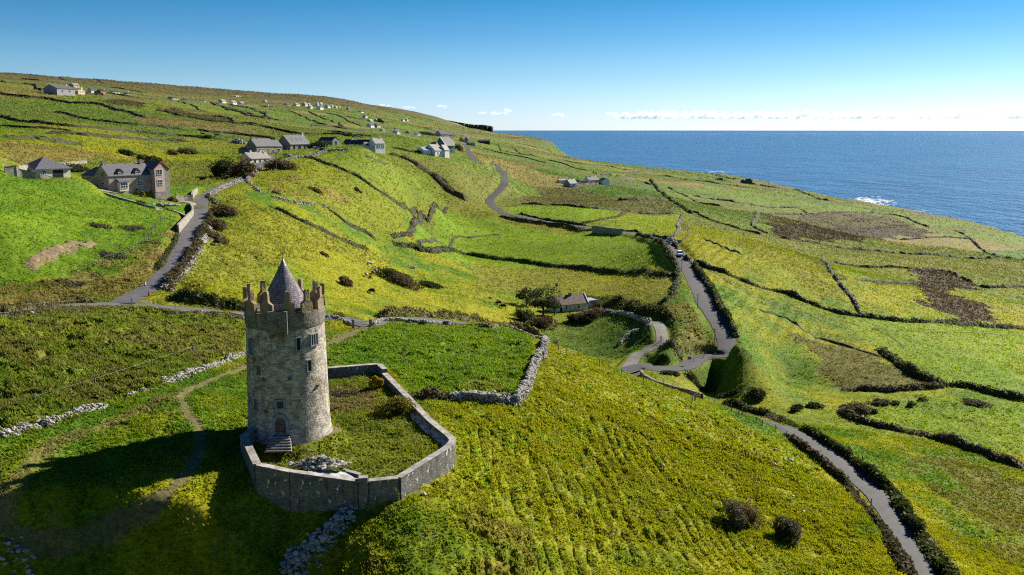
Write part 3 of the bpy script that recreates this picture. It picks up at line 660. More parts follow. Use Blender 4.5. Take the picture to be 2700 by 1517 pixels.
def ground_material():
    m = bpy.data.materials.new('grass_ground'); m.use_nodes = True; nt = m.node_tree; N, L = nt.nodes, nt.links
    b = N['Principled BSDF']; b.inputs['Roughness'].default_value = 0.85; b.inputs['Specular IOR Level'].default_value = 0.12
    a = N.new('ShaderNodeVertexColor'); a.layer_name = 'Col'
    tc = N.new('ShaderNodeTexCoord')
    n1 = N.new('ShaderNodeTexNoise'); n1.inputs['Scale'].default_value = 1.7; n1.inputs['Detail'].default_value = 6; n1.inputs['Roughness'].default_value = 0.65; L.new(tc.outputs['Object'], n1.inputs['Vector'])
    mr = N.new('ShaderNodeMapRange'); mr.inputs['From Min'].default_value = 0.3; mr.inputs['From Max'].default_value = 0.7; mr.inputs['To Min'].default_value = 0.55; mr.inputs['To Max'].default_value = 1.45; L.new(n1.outputs['Fac'], mr.inputs['Value'])
    mu = N.new('ShaderNodeVectorMath'); mu.operation = 'SCALE'; L.new(a.outputs['Color'], mu.inputs[0]); L.new(mr.outputs[0], mu.inputs['Scale'])
    L.new(mu.outputs[0], b.inputs['Base Color'])
    n2 = N.new('ShaderNodeTexNoise'); n2.inputs['Scale'].default_value = 2.6; n2.inputs['Detail'].default_value = 5; n2.inputs['Roughness'].default_value = 0.7; L.new(tc.outputs['Object'], n2.inputs['Vector'])
    bp = N.new('ShaderNodeBump'); bp.inputs['Strength'].default_value = 0.7; bp.inputs['Distance'].default_value = 0.35; L.new(n2.outputs['Fac'], bp.inputs['Height']); L.new(bp.outputs['Normal'], b.inputs['Normal'])
    return m
M_GROUND = ground_material()
build_ground()

# ---------------------------------------------------------------- road surfaces
def road_material(name, c):
    m = mat(name, tuple(x * 0.8 for x in c), 0.75, col2=tuple(x * 1.25 for x in c), scale=0.7, bump=0.25, bscale=9, spec=0.35); return m
M_ASPHALT = road_material('worn_asphalt', (.088, .086, .093)); M_ASPHALT2 = road_material('dark_asphalt', (.045, .045, .051)); M_GRAVEL = road_material('gravel', (.20, .175, .15)); M_TRACK = road_material('rough_track', (.15, .14, .125))
def road_mesh(name, key, m, lift=0.0):
    P, w = ROADS[key]; T = side(P); K = np.linspace(-1, 1, 7); n = len(P)
    ed = 0.18 * (vnoise(np.arange(n) * 0.7, np.zeros(n), 5) - 0.5)
    V = np.concatenate([np.c_[P[:, :2] + T * (k * (w / 2 + (ed if abs(k) > 0.9 else 0)))[:, None] if not np.isscalar(k * (w / 2 + (ed if abs(k) > 0.9 else 0))) else P[:, :2] + T * (k * w / 2), P[:, 2] + 0.06 * (1 - k * k) + lift] for k in K])
    i = np.arange(n - 1); Q = np.concatenate([np.stack([k * n + i, (k + 1) * n + i, (k + 1) * n + i + 1, k * n + i + 1], -1) for k in range(6)])
    o = mobj(name, V, [Q], m, smooth=True); return tag(o, kind='structure')
road_mesh('lane', 'lane', M_ASPHALT); road_mesh('hill_road', 'hill_road', M_ASPHALT, 0.006); road_mesh('driveway', 'driveway', M_GRAVEL, 0.10)
road_mesh('coast_road', 'coast_road', M_ASPHALT2); road_mesh('near_road', 'near_road', M_ASPHALT2, 0.006); road_mesh('farm_track', 'farm_track', M_TRACK, -0.006)

# ---------------------------------------------------------------- sea, foam, far headland, clouds
def build_sea():
    m = bpy.data.materials.new('sea_water'); m.use_nodes = True; nt = m.node_tree; N, L = nt.nodes, nt.links
    b = N['Principled BSDF']; b.inputs['Base Color'].default_value = (.004, .040, .095, 1); b.inputs['Roughness'].default_value = 0.22; b.inputs['IOR'].default_value = 1.33; b.inputs['Specular IOR Level'].default_value = 0.36
    tc = N.new('ShaderNodeTexCoord'); mp = N.new('ShaderNodeMapping'); mp.inputs['Rotation'].default_value = (0, 0, R(-30)); mp.inputs['Scale'].default_value = (1.0, 0.42, 1.0); L.new(tc.outputs['Object'], mp.inputs['Vector'])
    last = None
    for sc, dist, st in ((0.012, 14.0, 0.8), (0.05, 4.0, 0.9), (0.2, 1.0, 0.8)):
        n = N.new('ShaderNodeTexNoise'); n.inputs['Scale'].default_value = sc; n.inputs['Detail'].default_value = 4; n.inputs['Roughness'].default_value = 0.6; L.new(mp.outputs[0], n.inputs['Vector'])
        bp = N.new('ShaderNodeBump'); bp.inputs['Strength'].default_value = st; bp.inputs['Distance'].default_value = dist; L.new(n.outputs['Fac'], bp.inputs['Height'])
        if last: L.new(last.outputs['Normal'], bp.inputs['Normal'])
        last = bp
    L.new(last.outputs['Normal'], b.inputs['Normal'])
    n = N.new('ShaderNodeTexNoise'); n.inputs['Scale'].default_value = 0.004; n.inputs['Detail'].default_value = 5; L.new(mp.outputs[0], n.inputs['Vector'])
    rp = N.new('ShaderNodeValToRGB'); rp.color_ramp.elements[0].color = (.002, .040, .125, 1); rp.color_ramp.elements[1].color = (.004, .070, .185, 1); rp.color_ramp.elements[0].position = .35; rp.color_ramp.elements[1].position = .65
    L.new(n.outputs['Fac'], rp.inputs['Fac']); L.new(rp.outputs['Color'], b.inputs['Base Color'])
    rr = [300, 900, 2000, 4000, 8000, 16000, 35000, 90000]; na = 96; t = np.linspace(0, 2 * math.pi, na, endpoint=False)
    V = np.concatenate([np.c_[r * np.sin(t), r * np.cos(t), np.zeros(na)] for r in rr])
    q = [[k * na + i, k * na + (i + 1) % na, (k + 1) * na + (i + 1) % na, (k + 1) * na + i][::-1] for k in range(len(rr) - 1) for i in range(na)]
    o = mobj('sea', V, [q], m); tag(o, kind='structure')
    # broken white water along the rocks
    fm = mat('sea_foam', (.62, .66, .68), 0.8, var=0.15)
    Vs, Fs, n0 = [], [], 0
    def flake(x, y, a, bb, rot):
        nonlocal n0
        k = 9; th = np.linspace(0, 2 * math.pi, k, endpoint=False); rr_ = 0.6 + 0.6 * rng.random(k)
        px, py = a * rr_ * np.cos(th), bb * rr_ * np.sin(th); cs, sn = math.cos(rot), math.sin(rot)
        Vs.append(np.c_[x + px * cs - py * sn, y + px * sn + py * cs, np.full(k, 0.15 + 0.1 * rng.random())]); Fs.append(np.arange(k)[None] + n0); n0 += k
    def seapt(u, v): return np.array(pt(u, v, 0.0))
    for (u, v, su, sv_, cnt, sz) in ((2300, 533, 26, 5, 150, 7), (2275, 527, 16, 3, 60, 6), (2320, 540, 18, 3, 40, 5), (1895, 453, 16, 1.6, 40, 9), (2430, 560, 14, 3, 18, 4)):
        for _ in range(cnt):
            p = seapt(u + rng.normal() * su, v + rng.normal() * sv_); flake(p[0], p[1], sz * rng.uniform(.15, .8), sz * rng.uniform(.15, .8), rng.uniform(-.5, .2))
    o = mobj('sea_foam', np.concatenate(Vs), [np.concatenate(Fs)], fm); tag(o, kind='stuff')
build_sea()

def build_headland():
    """far headland across the bay with its sheer cliff"""
    top = [(1120, 309), (1160, 313.5), (1200, 321), (1228, 326), (1250, 329), (1275, 329.5), (1292, 332), (1300.5, 335)]
    Yd = [6600, 6500, 6400, 6350, 6300, 6250, 6220, 6200]
    n = 90; uu = np.interp(np.linspace(0, 7, n), range(8), [t[0] for t in top]); vv = np.interp(np.linspace(0, 7, n), range(8), [t[1] for t in top]); yy = np.interp(np.linspace(0, 7, n), range(8), Yd)
    yy = yy + 60 * (vnoise(np.arange(n) * 0.5, np.zeros(n), 2) - 0.5) + 30 * (vnoise(np.arange(n) * 1.3, np.zeros(n), 3) - 0.5)
    crest = np.array([pt(u, v, None, y) for u, v, y in zip(uu, vv, yy)])
    rows = []
    prof = [(-1500, 0.75), (-500, 0.96), (-120, 1.0), (0, 1.0)]
    for d, k in prof: rows.append(np.c_[crest[:, 0] + 0.25 * d, crest[:, 1] - d, crest[:, 2] * k])
    kt = np.interp(np.arange(n), [0, n * .55, n * .9, n], [.45, .62, .93, .97])
    rows.append(np.c_[crest[:, 0], crest[:, 1] - 90 * (1 - kt), crest[:, 2] * kt])
    for d, k in ((8, 0.92), (16, 0.62), (34, 0.35), (42, 0.0), (54, -0.1)):
        jit = 16 * (vnoise(np.arange(n) * 0.9, np.full(n, k * 9.0), 8) - 0.5) + 9 * (vnoise(np.arange(n) * 2.1, np.full(n, k * 3.0), 9) - 0.5)
        rows.append(np.c_[crest[:, 0], crest[:, 1] - 90 * (1 - kt) - d + jit, crest[:, 2] * kt * k])
    rows.append(np.c_[crest[:, 0], crest[:, 1] - 90 * (1 - kt) - 56, np.full(n, -15.0)])
    V = np.concatenate(rows); m_ = len(rows)
    Q = np.array([[r * n + i, (r + 1) * n + i, (r + 1) * n + i + 1, r * n + i + 1] for r in range(m_ - 1) for i in range(n - 1)])
    # right end wall
    e = [r * n + n - 1 for r in range(m_)]; V = np.r_[V, [[V[e[0], 0], V[e[0], 1], -15.0]]]; cap = [e + [len(V) - 1]]
    o = bpy.data.objects.new('headland', mesh_data('headland', V, [Q, cap], [M_FAR_GRASS, M_CLIFF])); link(o); tag(o, kind='structure')
    mi = np.zeros(len(o.data.polygons), np.int32); mi[4 * (n - 1):] = 1; o.data.polygons.foreach_set('material_index', mi)
M_FAR_GRASS = mat('far_grass', (.055, .085, .016), col2=(.090, .100, .024), scale=0.006); M_CLIFF = mat('cliff_rock', (.026, .029, .036), col2=(.075, .074, .076), scale=0.02, bump=0.8, bscale=0.03)
build_headland()

# ---------------------------------------------------------------- grass: small tufts over the whole near ground
def build_grass():
    g = np.random.default_rng(99)
    def scatter(n, r0, r1, size, nb, pw=2.0):
        if pw: r = np.sqrt(g.random(n) * (r1 ** 2 - r0 ** 2) + r0 ** 2)
        else: r = np.exp(g.random(n) * math.log(r1 / r0) + math.log(r0))
        az = (g.random(n) - 0.5) * 2 * R(31.5); l = np.log(r)
        i = np.clip(((az - GT_A[0]) / (GT_A[1] - GT_A[0])).astype(int), 0, len(GT_A) - 1); j = np.clip(np.searchsorted(GT_L, l), 0, len(GT_L) - 1)
        t = GT_T[i, j]; x, y = r * np.sin(az), r * np.cos(az)
        patch = fbm(x / 2.4, y / 2.4, 131, 3); keep = (t > 0.22) & (patch + 0.30 * g.random(n) > 0.38)
        x, y, t, i, j, r, patch = x[keep], y[keep], t[keep], i[keep], j[keep], r[keep], patch[keep]; m = len(x)
        z = gz(x, y); ok = z > 3; 
        sz = size * (r if not pw else 1.0) * (0.55 + 0.75 * patch) * np.clip(0.55 + 0.45 * t, 0.5, 1.25) * (0.6 + 0.8 * g.random(m))
        col = GT_C[i, j] * (1.18 + 0.50 * g.random(m))[:, None]; dry = g.random(m) < 0.06; col[dry] = col[dry] * 0.6 + np.array([.17, .135, .03])
        Vs, Cs = [], []
        for b in range(nb):
            a = g.random(m) * 2 * math.pi; w = sz * (0.22 + 0.2 * g.random(m)); lean = (g.random((m, 2)) - 0.5) * 1.5 * sz[:, None] + np.array([-0.20, -0.05]) * sz[:, None]
            off = (g.random((m, 2)) - 0.5) * sz[:, None] * 1.1; cx, cy = x + off[:, 0], y + off[:, 1]
            p0 = np.c_[cx - np.cos(a) * w, cy - np.sin(a) * w, z - 0.04 * sz]; p1 = np.c_[cx + np.cos(a) * w, cy + np.sin(a) * w, z - 0.04 * sz]; p2 = np.c_[cx + lean[:, 0], cy + lean[:, 1], z + sz * (0.6 + 0.5 * g.random(m))]
            Vs.append(np.stack([p0, p1, p2], 1)); Cs.append(np.repeat(col[:, None], 3, 1))
        return np.concatenate(Vs).reshape(-1, 3), np.concatenate(Cs).reshape(-1, 3)
    parts = [scatter(150000, 72, 150, 0.36, 3), scatter(130000, 120, 210, 0.40, 3), scatter(330000, 195, 900, 0.0016, 2, 0), scatter(130000, 850, 4000, 0.0012, 2, 0)]
    V = np.concatenate([p[0] for p in parts]); Cc = np.concatenate([p[1] for p in parts])
    m = bpy.data.materials.new('grass_blades'); m.use_nodes = True; nt = m.node_tree; N, L = nt.nodes, nt.links
    b = N['Principled BSDF']; b.inputs['Roughness'].default_value = 0.6; b.inputs['Specular IOR Level'].default_value = 0.2
    a = N.new('ShaderNodeVertexColor'); a.layer_name = 'Col'; L.new(a.outputs['Color'], b.inputs['Base Color']); t = N.new('ShaderNodeBsdfTranslucent'); L.new(a.outputs['Color'], t.inputs['Color'])
    mx = N.new('ShaderNodeMixShader'); mx.inputs['Fac'].default_value = 0.5; L.new(b.outputs[0], mx.inputs[1]); L.new(t.outputs[0], mx.inputs[2]); L.new(mx.outputs[0], N['Material Output'].inputs['Surface'])
    me = mesh_data('grass', V, [np.arange(len(V)).reshape(-1, 3)], m); ca = me.color_attributes.new('Col', 'FLOAT_COLOR', 'POINT'); cc = np.ones((len(V), 4), np.float32); cc[:, :3] = Cc; ca.data.foreach_set('color', cc.ravel())
    o = bpy.data.objects.new('grass', me); link(o); tag(o, kind='stuff')
build_grass()

# ---------------------------------------------------------------- walls, banks and hedges
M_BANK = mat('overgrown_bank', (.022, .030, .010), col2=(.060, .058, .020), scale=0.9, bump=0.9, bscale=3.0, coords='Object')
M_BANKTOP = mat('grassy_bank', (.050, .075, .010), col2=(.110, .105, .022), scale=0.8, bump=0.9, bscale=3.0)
M_DRYSTONE = mat('drystone', (.13, .125, .11), col2=(.42, .40, .37), scale=1.3, bump=0.5, bscale=6.0)
M_MOSSY = mat('mossy_stone', (.075, .072, .050), col2=(.26, .24, .20), scale=1.1, bump=0.6, bscale=5.0)
M_HEDGELEAF = leaf_mat('hedge_leaf', [(.022, .042, .009), (.045, .068, .011), (.085, .100, .016), (.060, .058, .020)])
M_BRAMBLE = leaf_mat('bramble', [(.050, .042, .020), (.085, .066, .030), (.120, .092, .042), (.055, .064, .018)])
M_DRYGRASS = leaf_mat('dry_grass', [(.13, .12, .03), (.21, .16, .06), (.10, .12, .02), (.26, .20, .09)], 0.4)
ICO_V = None
def ico():
    global ICO_V, ICO_F
    if ICO_V is None:
        import bmesh
        bm = bmesh.new(); bmesh.ops.create_icosphere(bm, subdivisions=1, radius=1.0)
        ICO_V = np.array([v.co[:] for v in bm.verts]); ICO_F = np.array([[v.index for v in f.verts] for f in bm.faces]); bm.free()
        ICO_V = ICO_V
    return ICO_V, ICO_F
def stones(C, S_, g):
    """angular stones: centres (n,3), sizes (n,3)"""
    v, f = ico(); n = len(C); k = len(v)
    W = v[None] * (1 + 0.35 * (g.random((n, k, 1)) - 0.5))
    W = np.sign(W) * np.abs(W) ** 0.75 * S_[:, None, :]
    a = g.random(n) * 2 * math.pi; b_ = (g.random(n) - 0.5) * 0.9
    ca, sa, cb, sb = np.cos(a)[:, None], np.sin(a)[:, None], np.cos(b_)[:, None], np.sin(b_)[:, None]
    x = W[..., 0] * cb + W[..., 2] * sb; z = -W[..., 0] * sb + W[..., 2] * cb; y = W[..., 1]
    W = np.stack([x * ca - y * sa, x * sa + y * ca, z], -1) + C[:, None]
    return W.reshape(-1, 3), (f[None] + (np.arange(n) * k)[:, None, None]).reshape(-1, 3)
def leaves(C, size, g, flat=0.0, asp=0.55):
    """one small pointed leaf face per centre"""
    n = len(C); d = g.normal(size=(n, 3)); d[:, 2] = d[:, 2] * (1 - flat) ; d /= np.linalg.norm(d, axis=1, keepdims=True)
    a = np.cross(d, g.normal(size=(n, 3))); a /= np.linalg.norm(a, axis=1, keepdims=True); s = (size * (0.6 + 0.8 * g.random(n)))[:, None] if np.ndim(size) == 0 else size[:, None]
    V = np.stack([C - d * s, C + a * s * asp, C + d * s, C - a * s * asp], 1).reshape(-1, 3)
    return V, np.arange(4 * n).reshape(-1, 4)
def blades(C, h, g, lean=0.5, wid=0.12):
    """upright grass blades or stalks"""
    n = len(C); hh = (h * (0.5 + g.random(n)))[:, None]; t = g.random(n) * 2 * math.pi
    w = np.c_[np.cos(t), np.sin(t), np.zeros(n)] * hh * wid; tip = np.c_[(g.random((n, 2)) - 0.5) * 2 * lean, np.ones(n)] * hh
    return np.stack([C - w, C + w, C + tip], 1).reshape(-1, 3), np.arange(3 * n).reshape(-1, 3)

FAR_G = 'dark field banks across the far hillside'
def bank(px, label, cat='field bank', h=1.3, w=1.6, m=None, group=None, name='field_bank', leaf=None, nl=0, P=None, stone=0.0, seed=1, dense=1.0):
    """earth bank or hedge following the ground; nl = leaves per metre, stone = stones per metre poking out"""
    g = np.random.default_rng(seed * 31 + len(px) if P is None else seed)
    P0 = pts3(px) if P is None else P
    P0 = densify(P0, lambda p: min(max(0.5 / dense, math.hypot(p[0], p[1]) * 0.0022 / dense), 9.0)); n = len(P0)
    T = side(P0); x, y = P0[:, 0], P0[:, 1]
    L = np.r_[0, np.cumsum(np.hypot(np.diff(x), np.diff(y)))]
    rr = np.hypot(x, y); slim = 1 + 0.30 * sstep(380, 800, rr); h_, w = h, w
    hn = h * slim * (0.30 + 1.25 * fbm(L / (2.5 + h * 2), np.full(n, seed * 3.1), seed, 3)) * (1 - 0.75 * sstep(0.60, 0.72, fbm(L / 11.0, np.full(n, seed * 2.3 + 9), seed + 6, 2))); wn = w * slim * (0.45 + 1.0 * fbm(L / 5.0, np.full(n, seed * 1.7 + 5), seed + 1, 2))
    if dense < 1: hn = h * 0.85 * (0.65 + 0.6 * fbm(L / 9.0, np.full(n, seed * 3.1), seed, 2)); wn = w * 0.75 * (0.6 + 0.7 * fbm(L / 14.0, np.full(n, seed * 1.7), seed + 1, 2))
    taper = np.clip(np.minimum(L, L[-1] - L) / (1.5 * h), 0.15, 1); hn = hn * taper
    off = (fbm(L / 7.0, np.full(n, seed * 0.7), seed + 2, 2) - 0.5) * w * 0.7
    prof = [(-0.75, -0.5), (-0.55, 0.25), (-0.36, 0.75), (-0.1, 1.0), (0.18, 0.97), (0.40, 0.68), (0.57, 0.22), (0.75, -0.5)]
    rows = []
    for k, (a, b_) in enumerate(prof):
        jl = (vnoise(L / 0.8, np.full(n, k * 5.3), seed + 3) - 0.5) * 0.30 * w; jz = (vnoise(L / 0.7, np.full(n, k * 7.1), seed + 4) - 0.5) * 0.32 * h
        q = a * wn + off + jl; X = x + T[:, 0] * q; Y = y + T[:, 1] * q
        rows.append(np.c_[X, Y, gz(X, Y) + b_ * hn + (jz if 0 < k < 7 else 0)])
    V = np.concatenate(rows); i = np.arange(n - 1); K = len(prof)
    Q = np.concatenate([np.stack([k * n + i, k * n + i + 1, (k + 1) * n + i + 1, (k + 1) * n + i], -1) for k in range(K - 1)])
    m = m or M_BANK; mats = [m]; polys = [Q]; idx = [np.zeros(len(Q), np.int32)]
    quad = [Q]; tri = []
    if nl:
        cnt = int(nl * L[-1]); k = g.integers(0, n - 1, cnt); r = g.integers(1, K - 1, cnt); f = g.random(cnt)[:, None]
        B = rows_a = np.stack(rows)  # K,n,3
        C = B[r, k] * (1 - f) + B[np.minimum(r + 1, K - 1), np.minimum(k + 1, n - 1)] * f; C = C + g.normal(size=C.shape) * 0.14 * h; C[:, 2] += 0.06 * h
        lv, lf = leaves(C, (0.16 + 0.10 * h) * (1 if leaf != 'dry' else 1.2), g)
        quad.append(lf + len(V)); idx.append(np.full(len(lf), 1, np.int32)); V = np.r_[V, lv]
    mats.append({'dry': M_DRYGRASS, 'bramble': M_BRAMBLE}.get(leaf, M_HEDGELEAF))
    if stone:
        cnt = int(stone * L[-1]); k = g.integers(1, n - 1, cnt); r = g.integers(2, 6, cnt); B = np.stack(rows); C = B[r, k] + g.normal(size=(cnt, 3)) * 0.08
        s = (0.14 + 0.22 * g.random(cnt))[:, None] * np.c_[np.ones(cnt) * 1.3, np.ones(cnt), np.ones(cnt) * 0.7]
        sv, sf = stones(C, s, g); tri.append(sf + len(V)); V = np.r_[V, sv]
    mats.append(M_DRYSTONE)
    o = mobj(name, V, [np.concatenate(quad)] + ([np.concatenate(tri)] if tri else []), mats)
    me = o.data; mi = np.concatenate(idx + ([np.full(sum(len(t) for t in tri), 2, np.int32)] if tri else [])); me.polygons.foreach_set('material_index', mi)
    return tag(o, label, cat, group)

def drystone(px, label, h=1.2, w=0.8, P=None, size=0.26, seed=1, m=None, name='stone_wall', cat='stone wall', gap=0.0, spread=0.0, group=None, dens=1.0):
    g = np.random.default_rng(seed * 17 + 3); P0 = pts3(px) if P is None else P
    P0 = densify(P0, 0.3); T = side(P0); L = np.r_[0, np.cumsum(np.hypot(np.diff(P0[:, 0]), np.diff(P0[:, 1])))]
    rows = max(2, int(round(h / (size * 0.85)))); cols = max(2, int(round(w / (size * 1.0)))); per = int(L[-1] / (size * 1.15)); Cs, Ss = [], []
    hv = 0.6 + 0.7 * fbm(L / 3.0, L * 0 + seed, seed, 3)
    if gap: hv = hv * sstep(gap - 0.12, gap + 0.12, fbm(L / 4.0, L * 0 + 7 + seed, seed + 9, 2))
    for r in range(rows):
        for c in range(cols):
            n = int(per * dens); s = np.sort(g.random(n)) * L[-1]; k = np.clip(np.searchsorted(L, s), 0, len(L) - 1)
            keep = (r + 0.5) / rows < hv[k] * 1.05; k = k[keep]
            wid = w * (1.0 - 0.35 * r / rows); q = (c / (cols - 1) - 0.5) * wid + g.normal(size=len(k)) * (0.05 + spread * (1 if r < 2 else .3))
            X = P0[k, 0] + T[k, 0] * q; Y = P0[k, 1] + T[k, 1] * q
            Z = gz(X, Y) + (r + 0.35) / rows * h + g.normal(size=len(k)) * 0.04
            if spread: Z = np.where(np.abs(q) > wid * 0.6, gz(X, Y) + 0.08, Z)
            Cs.append(np.c_[X, Y, Z]); sc = size * (0.6 + 0.7 * g.random(len(k)))[:, None]; Ss.append(sc * np.c_[0.9 + 0.5 * g.random(len(k)), np.ones(len(k)) * 0.75, 0.45 + 0.35 * g.random(len(k))])
    V, F = stones(np.concatenate(Cs), np.concatenate(Ss), g)
    o = mobj(name, V, [F], m or M_DRYSTONE); return tag(o, label, cat, group)

# castle field and lane
drystone(sI([(0, 715), (100, 685), (230, 640), (340, 610), (400, 580), (520, 555), (600, 520), (700, 485), (800, 460), (900, 415), (1000, 380), (1100, 345), (1200, 305), (1330, 265)]), 'low tumbled drystone wall of pale stones running left of the round tower', 0.55, 0.7, size=0.24, seed=2, gap=0.34, spread=0.22)
drystone(sJ([(2395, 345), (2365, 375), (2330, 440), (2300, 520), (2268, 600), (2240, 690), (2205, 760), (2155, 830), (2125, 868)]), 'pale drystone wall down the right edge of the field behind the tower', 1.5, 0.9, size=0.27, seed=3)
drystone(sJ([(2140, 872), (2050, 852), (1950, 842), (1850, 833), (1750, 826), (1650, 816), (1565, 812)]), 'shaded drystone wall running left from the field corner towards the enclosure', 1.25, 0.8, size=0.27, seed=4)
bank(sJ([(1590, 818), (1500, 815), (1400, 812), (1300, 805), (1238, 792)]), 'brown bramble hedge between drystone wall and walled enclosure', 'hedge', 1.2, 1.8, leaf='bramble', nl=110, name='bramble_hedge', seed=5)
drystone(sJ([(2400, 338), (2340, 312), (2250, 290), (2180, 258), (2100, 222), (2050, 215)]), 'broken drystone wall along the brow above the shaded hollow', 1.0, 0.8, size=0.27, seed=6)
drystone(sJ([(905, 195), (940, 178), (975, 160), (1010, 152), (1100, 150), (1200, 156), (1280, 166), (1340, 182), (1420, 188), (1500, 187), (1560, 192)]), 'low stone wall curving right from the castle gate beside the lane', 1.0, 0.7, size=0.27, seed=7)
drystone(sJ([(738, 190), (700, 178), (660, 166), (610, 156), (560, 150), (500, 146)]), 'short stone wall left of the castle gate beside the lane', 1.0, 0.7, size=0.27, seed=8)
bank(sJ([(1560, 195), (1680, 205), (1800, 212), (1950, 220), (2060, 222)]), 'grassy bank along top of the lush field behind the tower', h=0.9, w=2.0, m=M_BANKTOP, leaf='dry', nl=40, seed=9)
bank(sJ([(980, 118), (1100, 105), (1250, 108), (1450, 122), (1650, 140), (1850, 165), (2000, 190), (2150, 215), (2280, 262), (2380, 310)]), 'long grassy bank shading the sunken lane behind the castle field', h=1.8, w=3.2, m=M_BANKTOP, seed=10, leaf='dry', nl=30)
# hill road
drystone(sH([(1390, 1195), (1440, 1150), (1480, 1120), (1550, 1040), (1600, 960), (1650, 870), (1700, 790), (1745, 720), (1800, 650)]), 'tumbled white stone wall along right side of the climbing road', 0.9, 1.3, size=0.27, seed=11, spread=0.5, gap=0.3)
bank(sH([(1400, 1195), (1460, 1130), (1525, 1050), (1585, 960), (1635, 880), (1685, 790), (1722, 710), (1762, 640), (1780, 560)]), 'dark hedge bank between climbing road and tumbled white wall', 'hedge', 1.7, 1.4, nl=60, seed=12, name='hedge', leaf='bramble')
drystone(sH([(1765, 375), (1850, 332), (1950, 290), (2045, 250)]), 'pale stone wall above the road bend leading up to the houses', 1.2, 1.0, size=0.36, seed=13, spread=0.2)
drystone(sB([(300, 600), (330, 560), (400, 505), (460, 462), (560, 445), (640, 430), (700, 412), (800, 382), (900, 362)]), 'stone wall curving round the hilltop field below the white cottage', 1.1, 0.9, size=0.40, seed=14, spread=0.2)
drystone(sB([(985, 358), (1050, 340), (1100, 322), (1160, 308), (1220, 300), (1300, 292), (1400, 285)]), 'rough stone wall on hill crest in front of the long white inn', 1.2, 0.9, size=0.42, seed=15, spread=0.2)
drystone(sB([(290, 600), (350, 660), (410, 720), (480, 770), (580, 790), (700, 820), (800, 850), (900, 855), (1050, 870), (1150, 890)]), 'broken white stone wall across the slope below the hilltop field', 0.8, 0.8, size=0.36, seed=16, gap=0.40, spread=0.25)
bank(sB([(1150, 890), (1250, 970), (1400, 1090), (1550, 1150), (1640, 1200), (1700, 1240)]), 'brown brackeny bank slanting down the tussocky slope', h=0.9, w=1.8, leaf='bramble', nl=18, seed=17)
bank(sB([(540, 890), (700, 960), (780, 1010), (900, 1070), (1000, 1110), (1100, 1150), (1200, 1200), (1350, 1270), (1500, 1330), (1600, 1355)]), 'dark green bank across the lower tussocky slope above the lane', h=1.1, w=1.8, leaf='green', nl=22, seed=18)
bank(sB([(905, 365), (1050, 390), (1150, 430), (1250, 460), (1350, 510), (1480, 570), (1600, 640), (1700, 710), (1800, 770), (1900, 840), (2000, 900), (2100, 970), (2190, 1000)]), 'dark overgrown bank running straight down the middle of the dome shaped hill', h=1.0, w=1.6, seed=19, leaf='bramble', nl=14)
bank(sB([(2470, 900), (2300, 960), (2225, 1000), (2180, 1080), (2100, 1140), (2000, 1200), (1880, 1232)]), 'curved stony bank round the left end of the bright valley field', h=1.3, w=1.8, seed=20, stone=1.2, leaf='bramble', nl=14)
bank(sB([(1850, 330), (2000, 370), (2150, 450), (2250, 520), (2350, 580), (2450, 650)]) + sC([(160, 710), (220, 770), (280, 820), (350, 860), (420, 890)]), 'long brown bracken bank slanting down the hill right of the inn', h=1.5, w=4.0, leaf='bramble', nl=24, seed=21, m=M_BANK)
bank(sB([(1590, 360), (1680, 375), (1750, 400), (1800, 420), (1850, 442)]), 'short dark bank on the hilltop field in front of the inn', h=0.8, w=1.2, seed=22)
bank(sB([(1880, 1290), (2000, 1320), (2200, 1350)]) + sC([(0, 1310), (200, 1335), (400, 1365), (600, 1385), (800, 1405), (1000, 1425)]) + sD([(0, 278), (150, 290), (300, 305), (600, 342), (900, 378), (1200, 402), (1500, 423), (1700, 442), (1900, 462)]), 'long dark hedge dividing the two bright valley fields', 'hedge', 1.5, 2.2, nl=22, seed=23, name='hedge')
bank(sC([(0, 1260), (150, 1245), (300, 1235), (450, 1220), (550, 1205), (700, 1190)]), 'low stony bank with gorse in the left part of the valley field', h=0.9, w=1.6, seed=24, stone=0.5)
bank(sC([(700, 1022), (900, 1062), (1100, 1098), (1300, 1128), (1480, 1150)]), 'low dark bank on the near side of the valley road', h=1.1, w=1.4, seed=25, stone=0.6)
bank(sC([(860, 1005), (1000, 1035), (1100, 1060), (1300, 1090), (1500, 1120), (1700, 1150), (1890, 1160)]), 'dark wall on the far side of the valley road', 'stone wall', h=1.3, w=1.2, seed=26, stone=0.8, name='stone_wall')
bank(sD([(1560, 75), (1650, 97), (1720, 122), (1780, 157), (1820, 200), (1860, 260), (1890, 320), (1920, 390), (1940, 460), (1940, 530), (1920, 600), (1880, 660), (1820, 710), (1750, 750), (1690, 782)]), 'rounded stony hedge wall enclosing right end of the valley fields', 'stone wall', h=1.5, w=1.7, seed=27, stone=1.5, nl=14, name='stone_wall')
bank(sD([(1010, 678), (1080, 682), (1150, 690), (1280, 710), (1400, 735), (1500, 770), (1600, 790), (1750, 812), (1850, 850)]), 'dark thick hedge behind the ruined cottage', 'hedge', 1.8, 3.0, nl=70, seed=28, name='hedge')
drystone(sD([(1170, 795), (1300, 815), (1400, 830), (1500, 850), (1600, 880), (1650, 910), (1672, 950), (1658, 985)]), 'pale stone wall curving round the shaded cottage garden', 1.1, 0.8, size=0.32, seed=29)
drystone(sD([(1560, 995), (1490, 1002), (1460, 1050), (1410, 1090), (1390, 1120)]), 'short broken stone wall at the bottom of the shaded cottage garden', 1.0, 0.8, size=0.34, seed=30, gap=0.3)
bank(sD([(1790, 1090), (1870, 1112), (1980, 1140)]), 'overgrown bank inside the hairpin of the coast road', h=1.2, w=3.0, m=M_BANK, nl=60, seed=31)
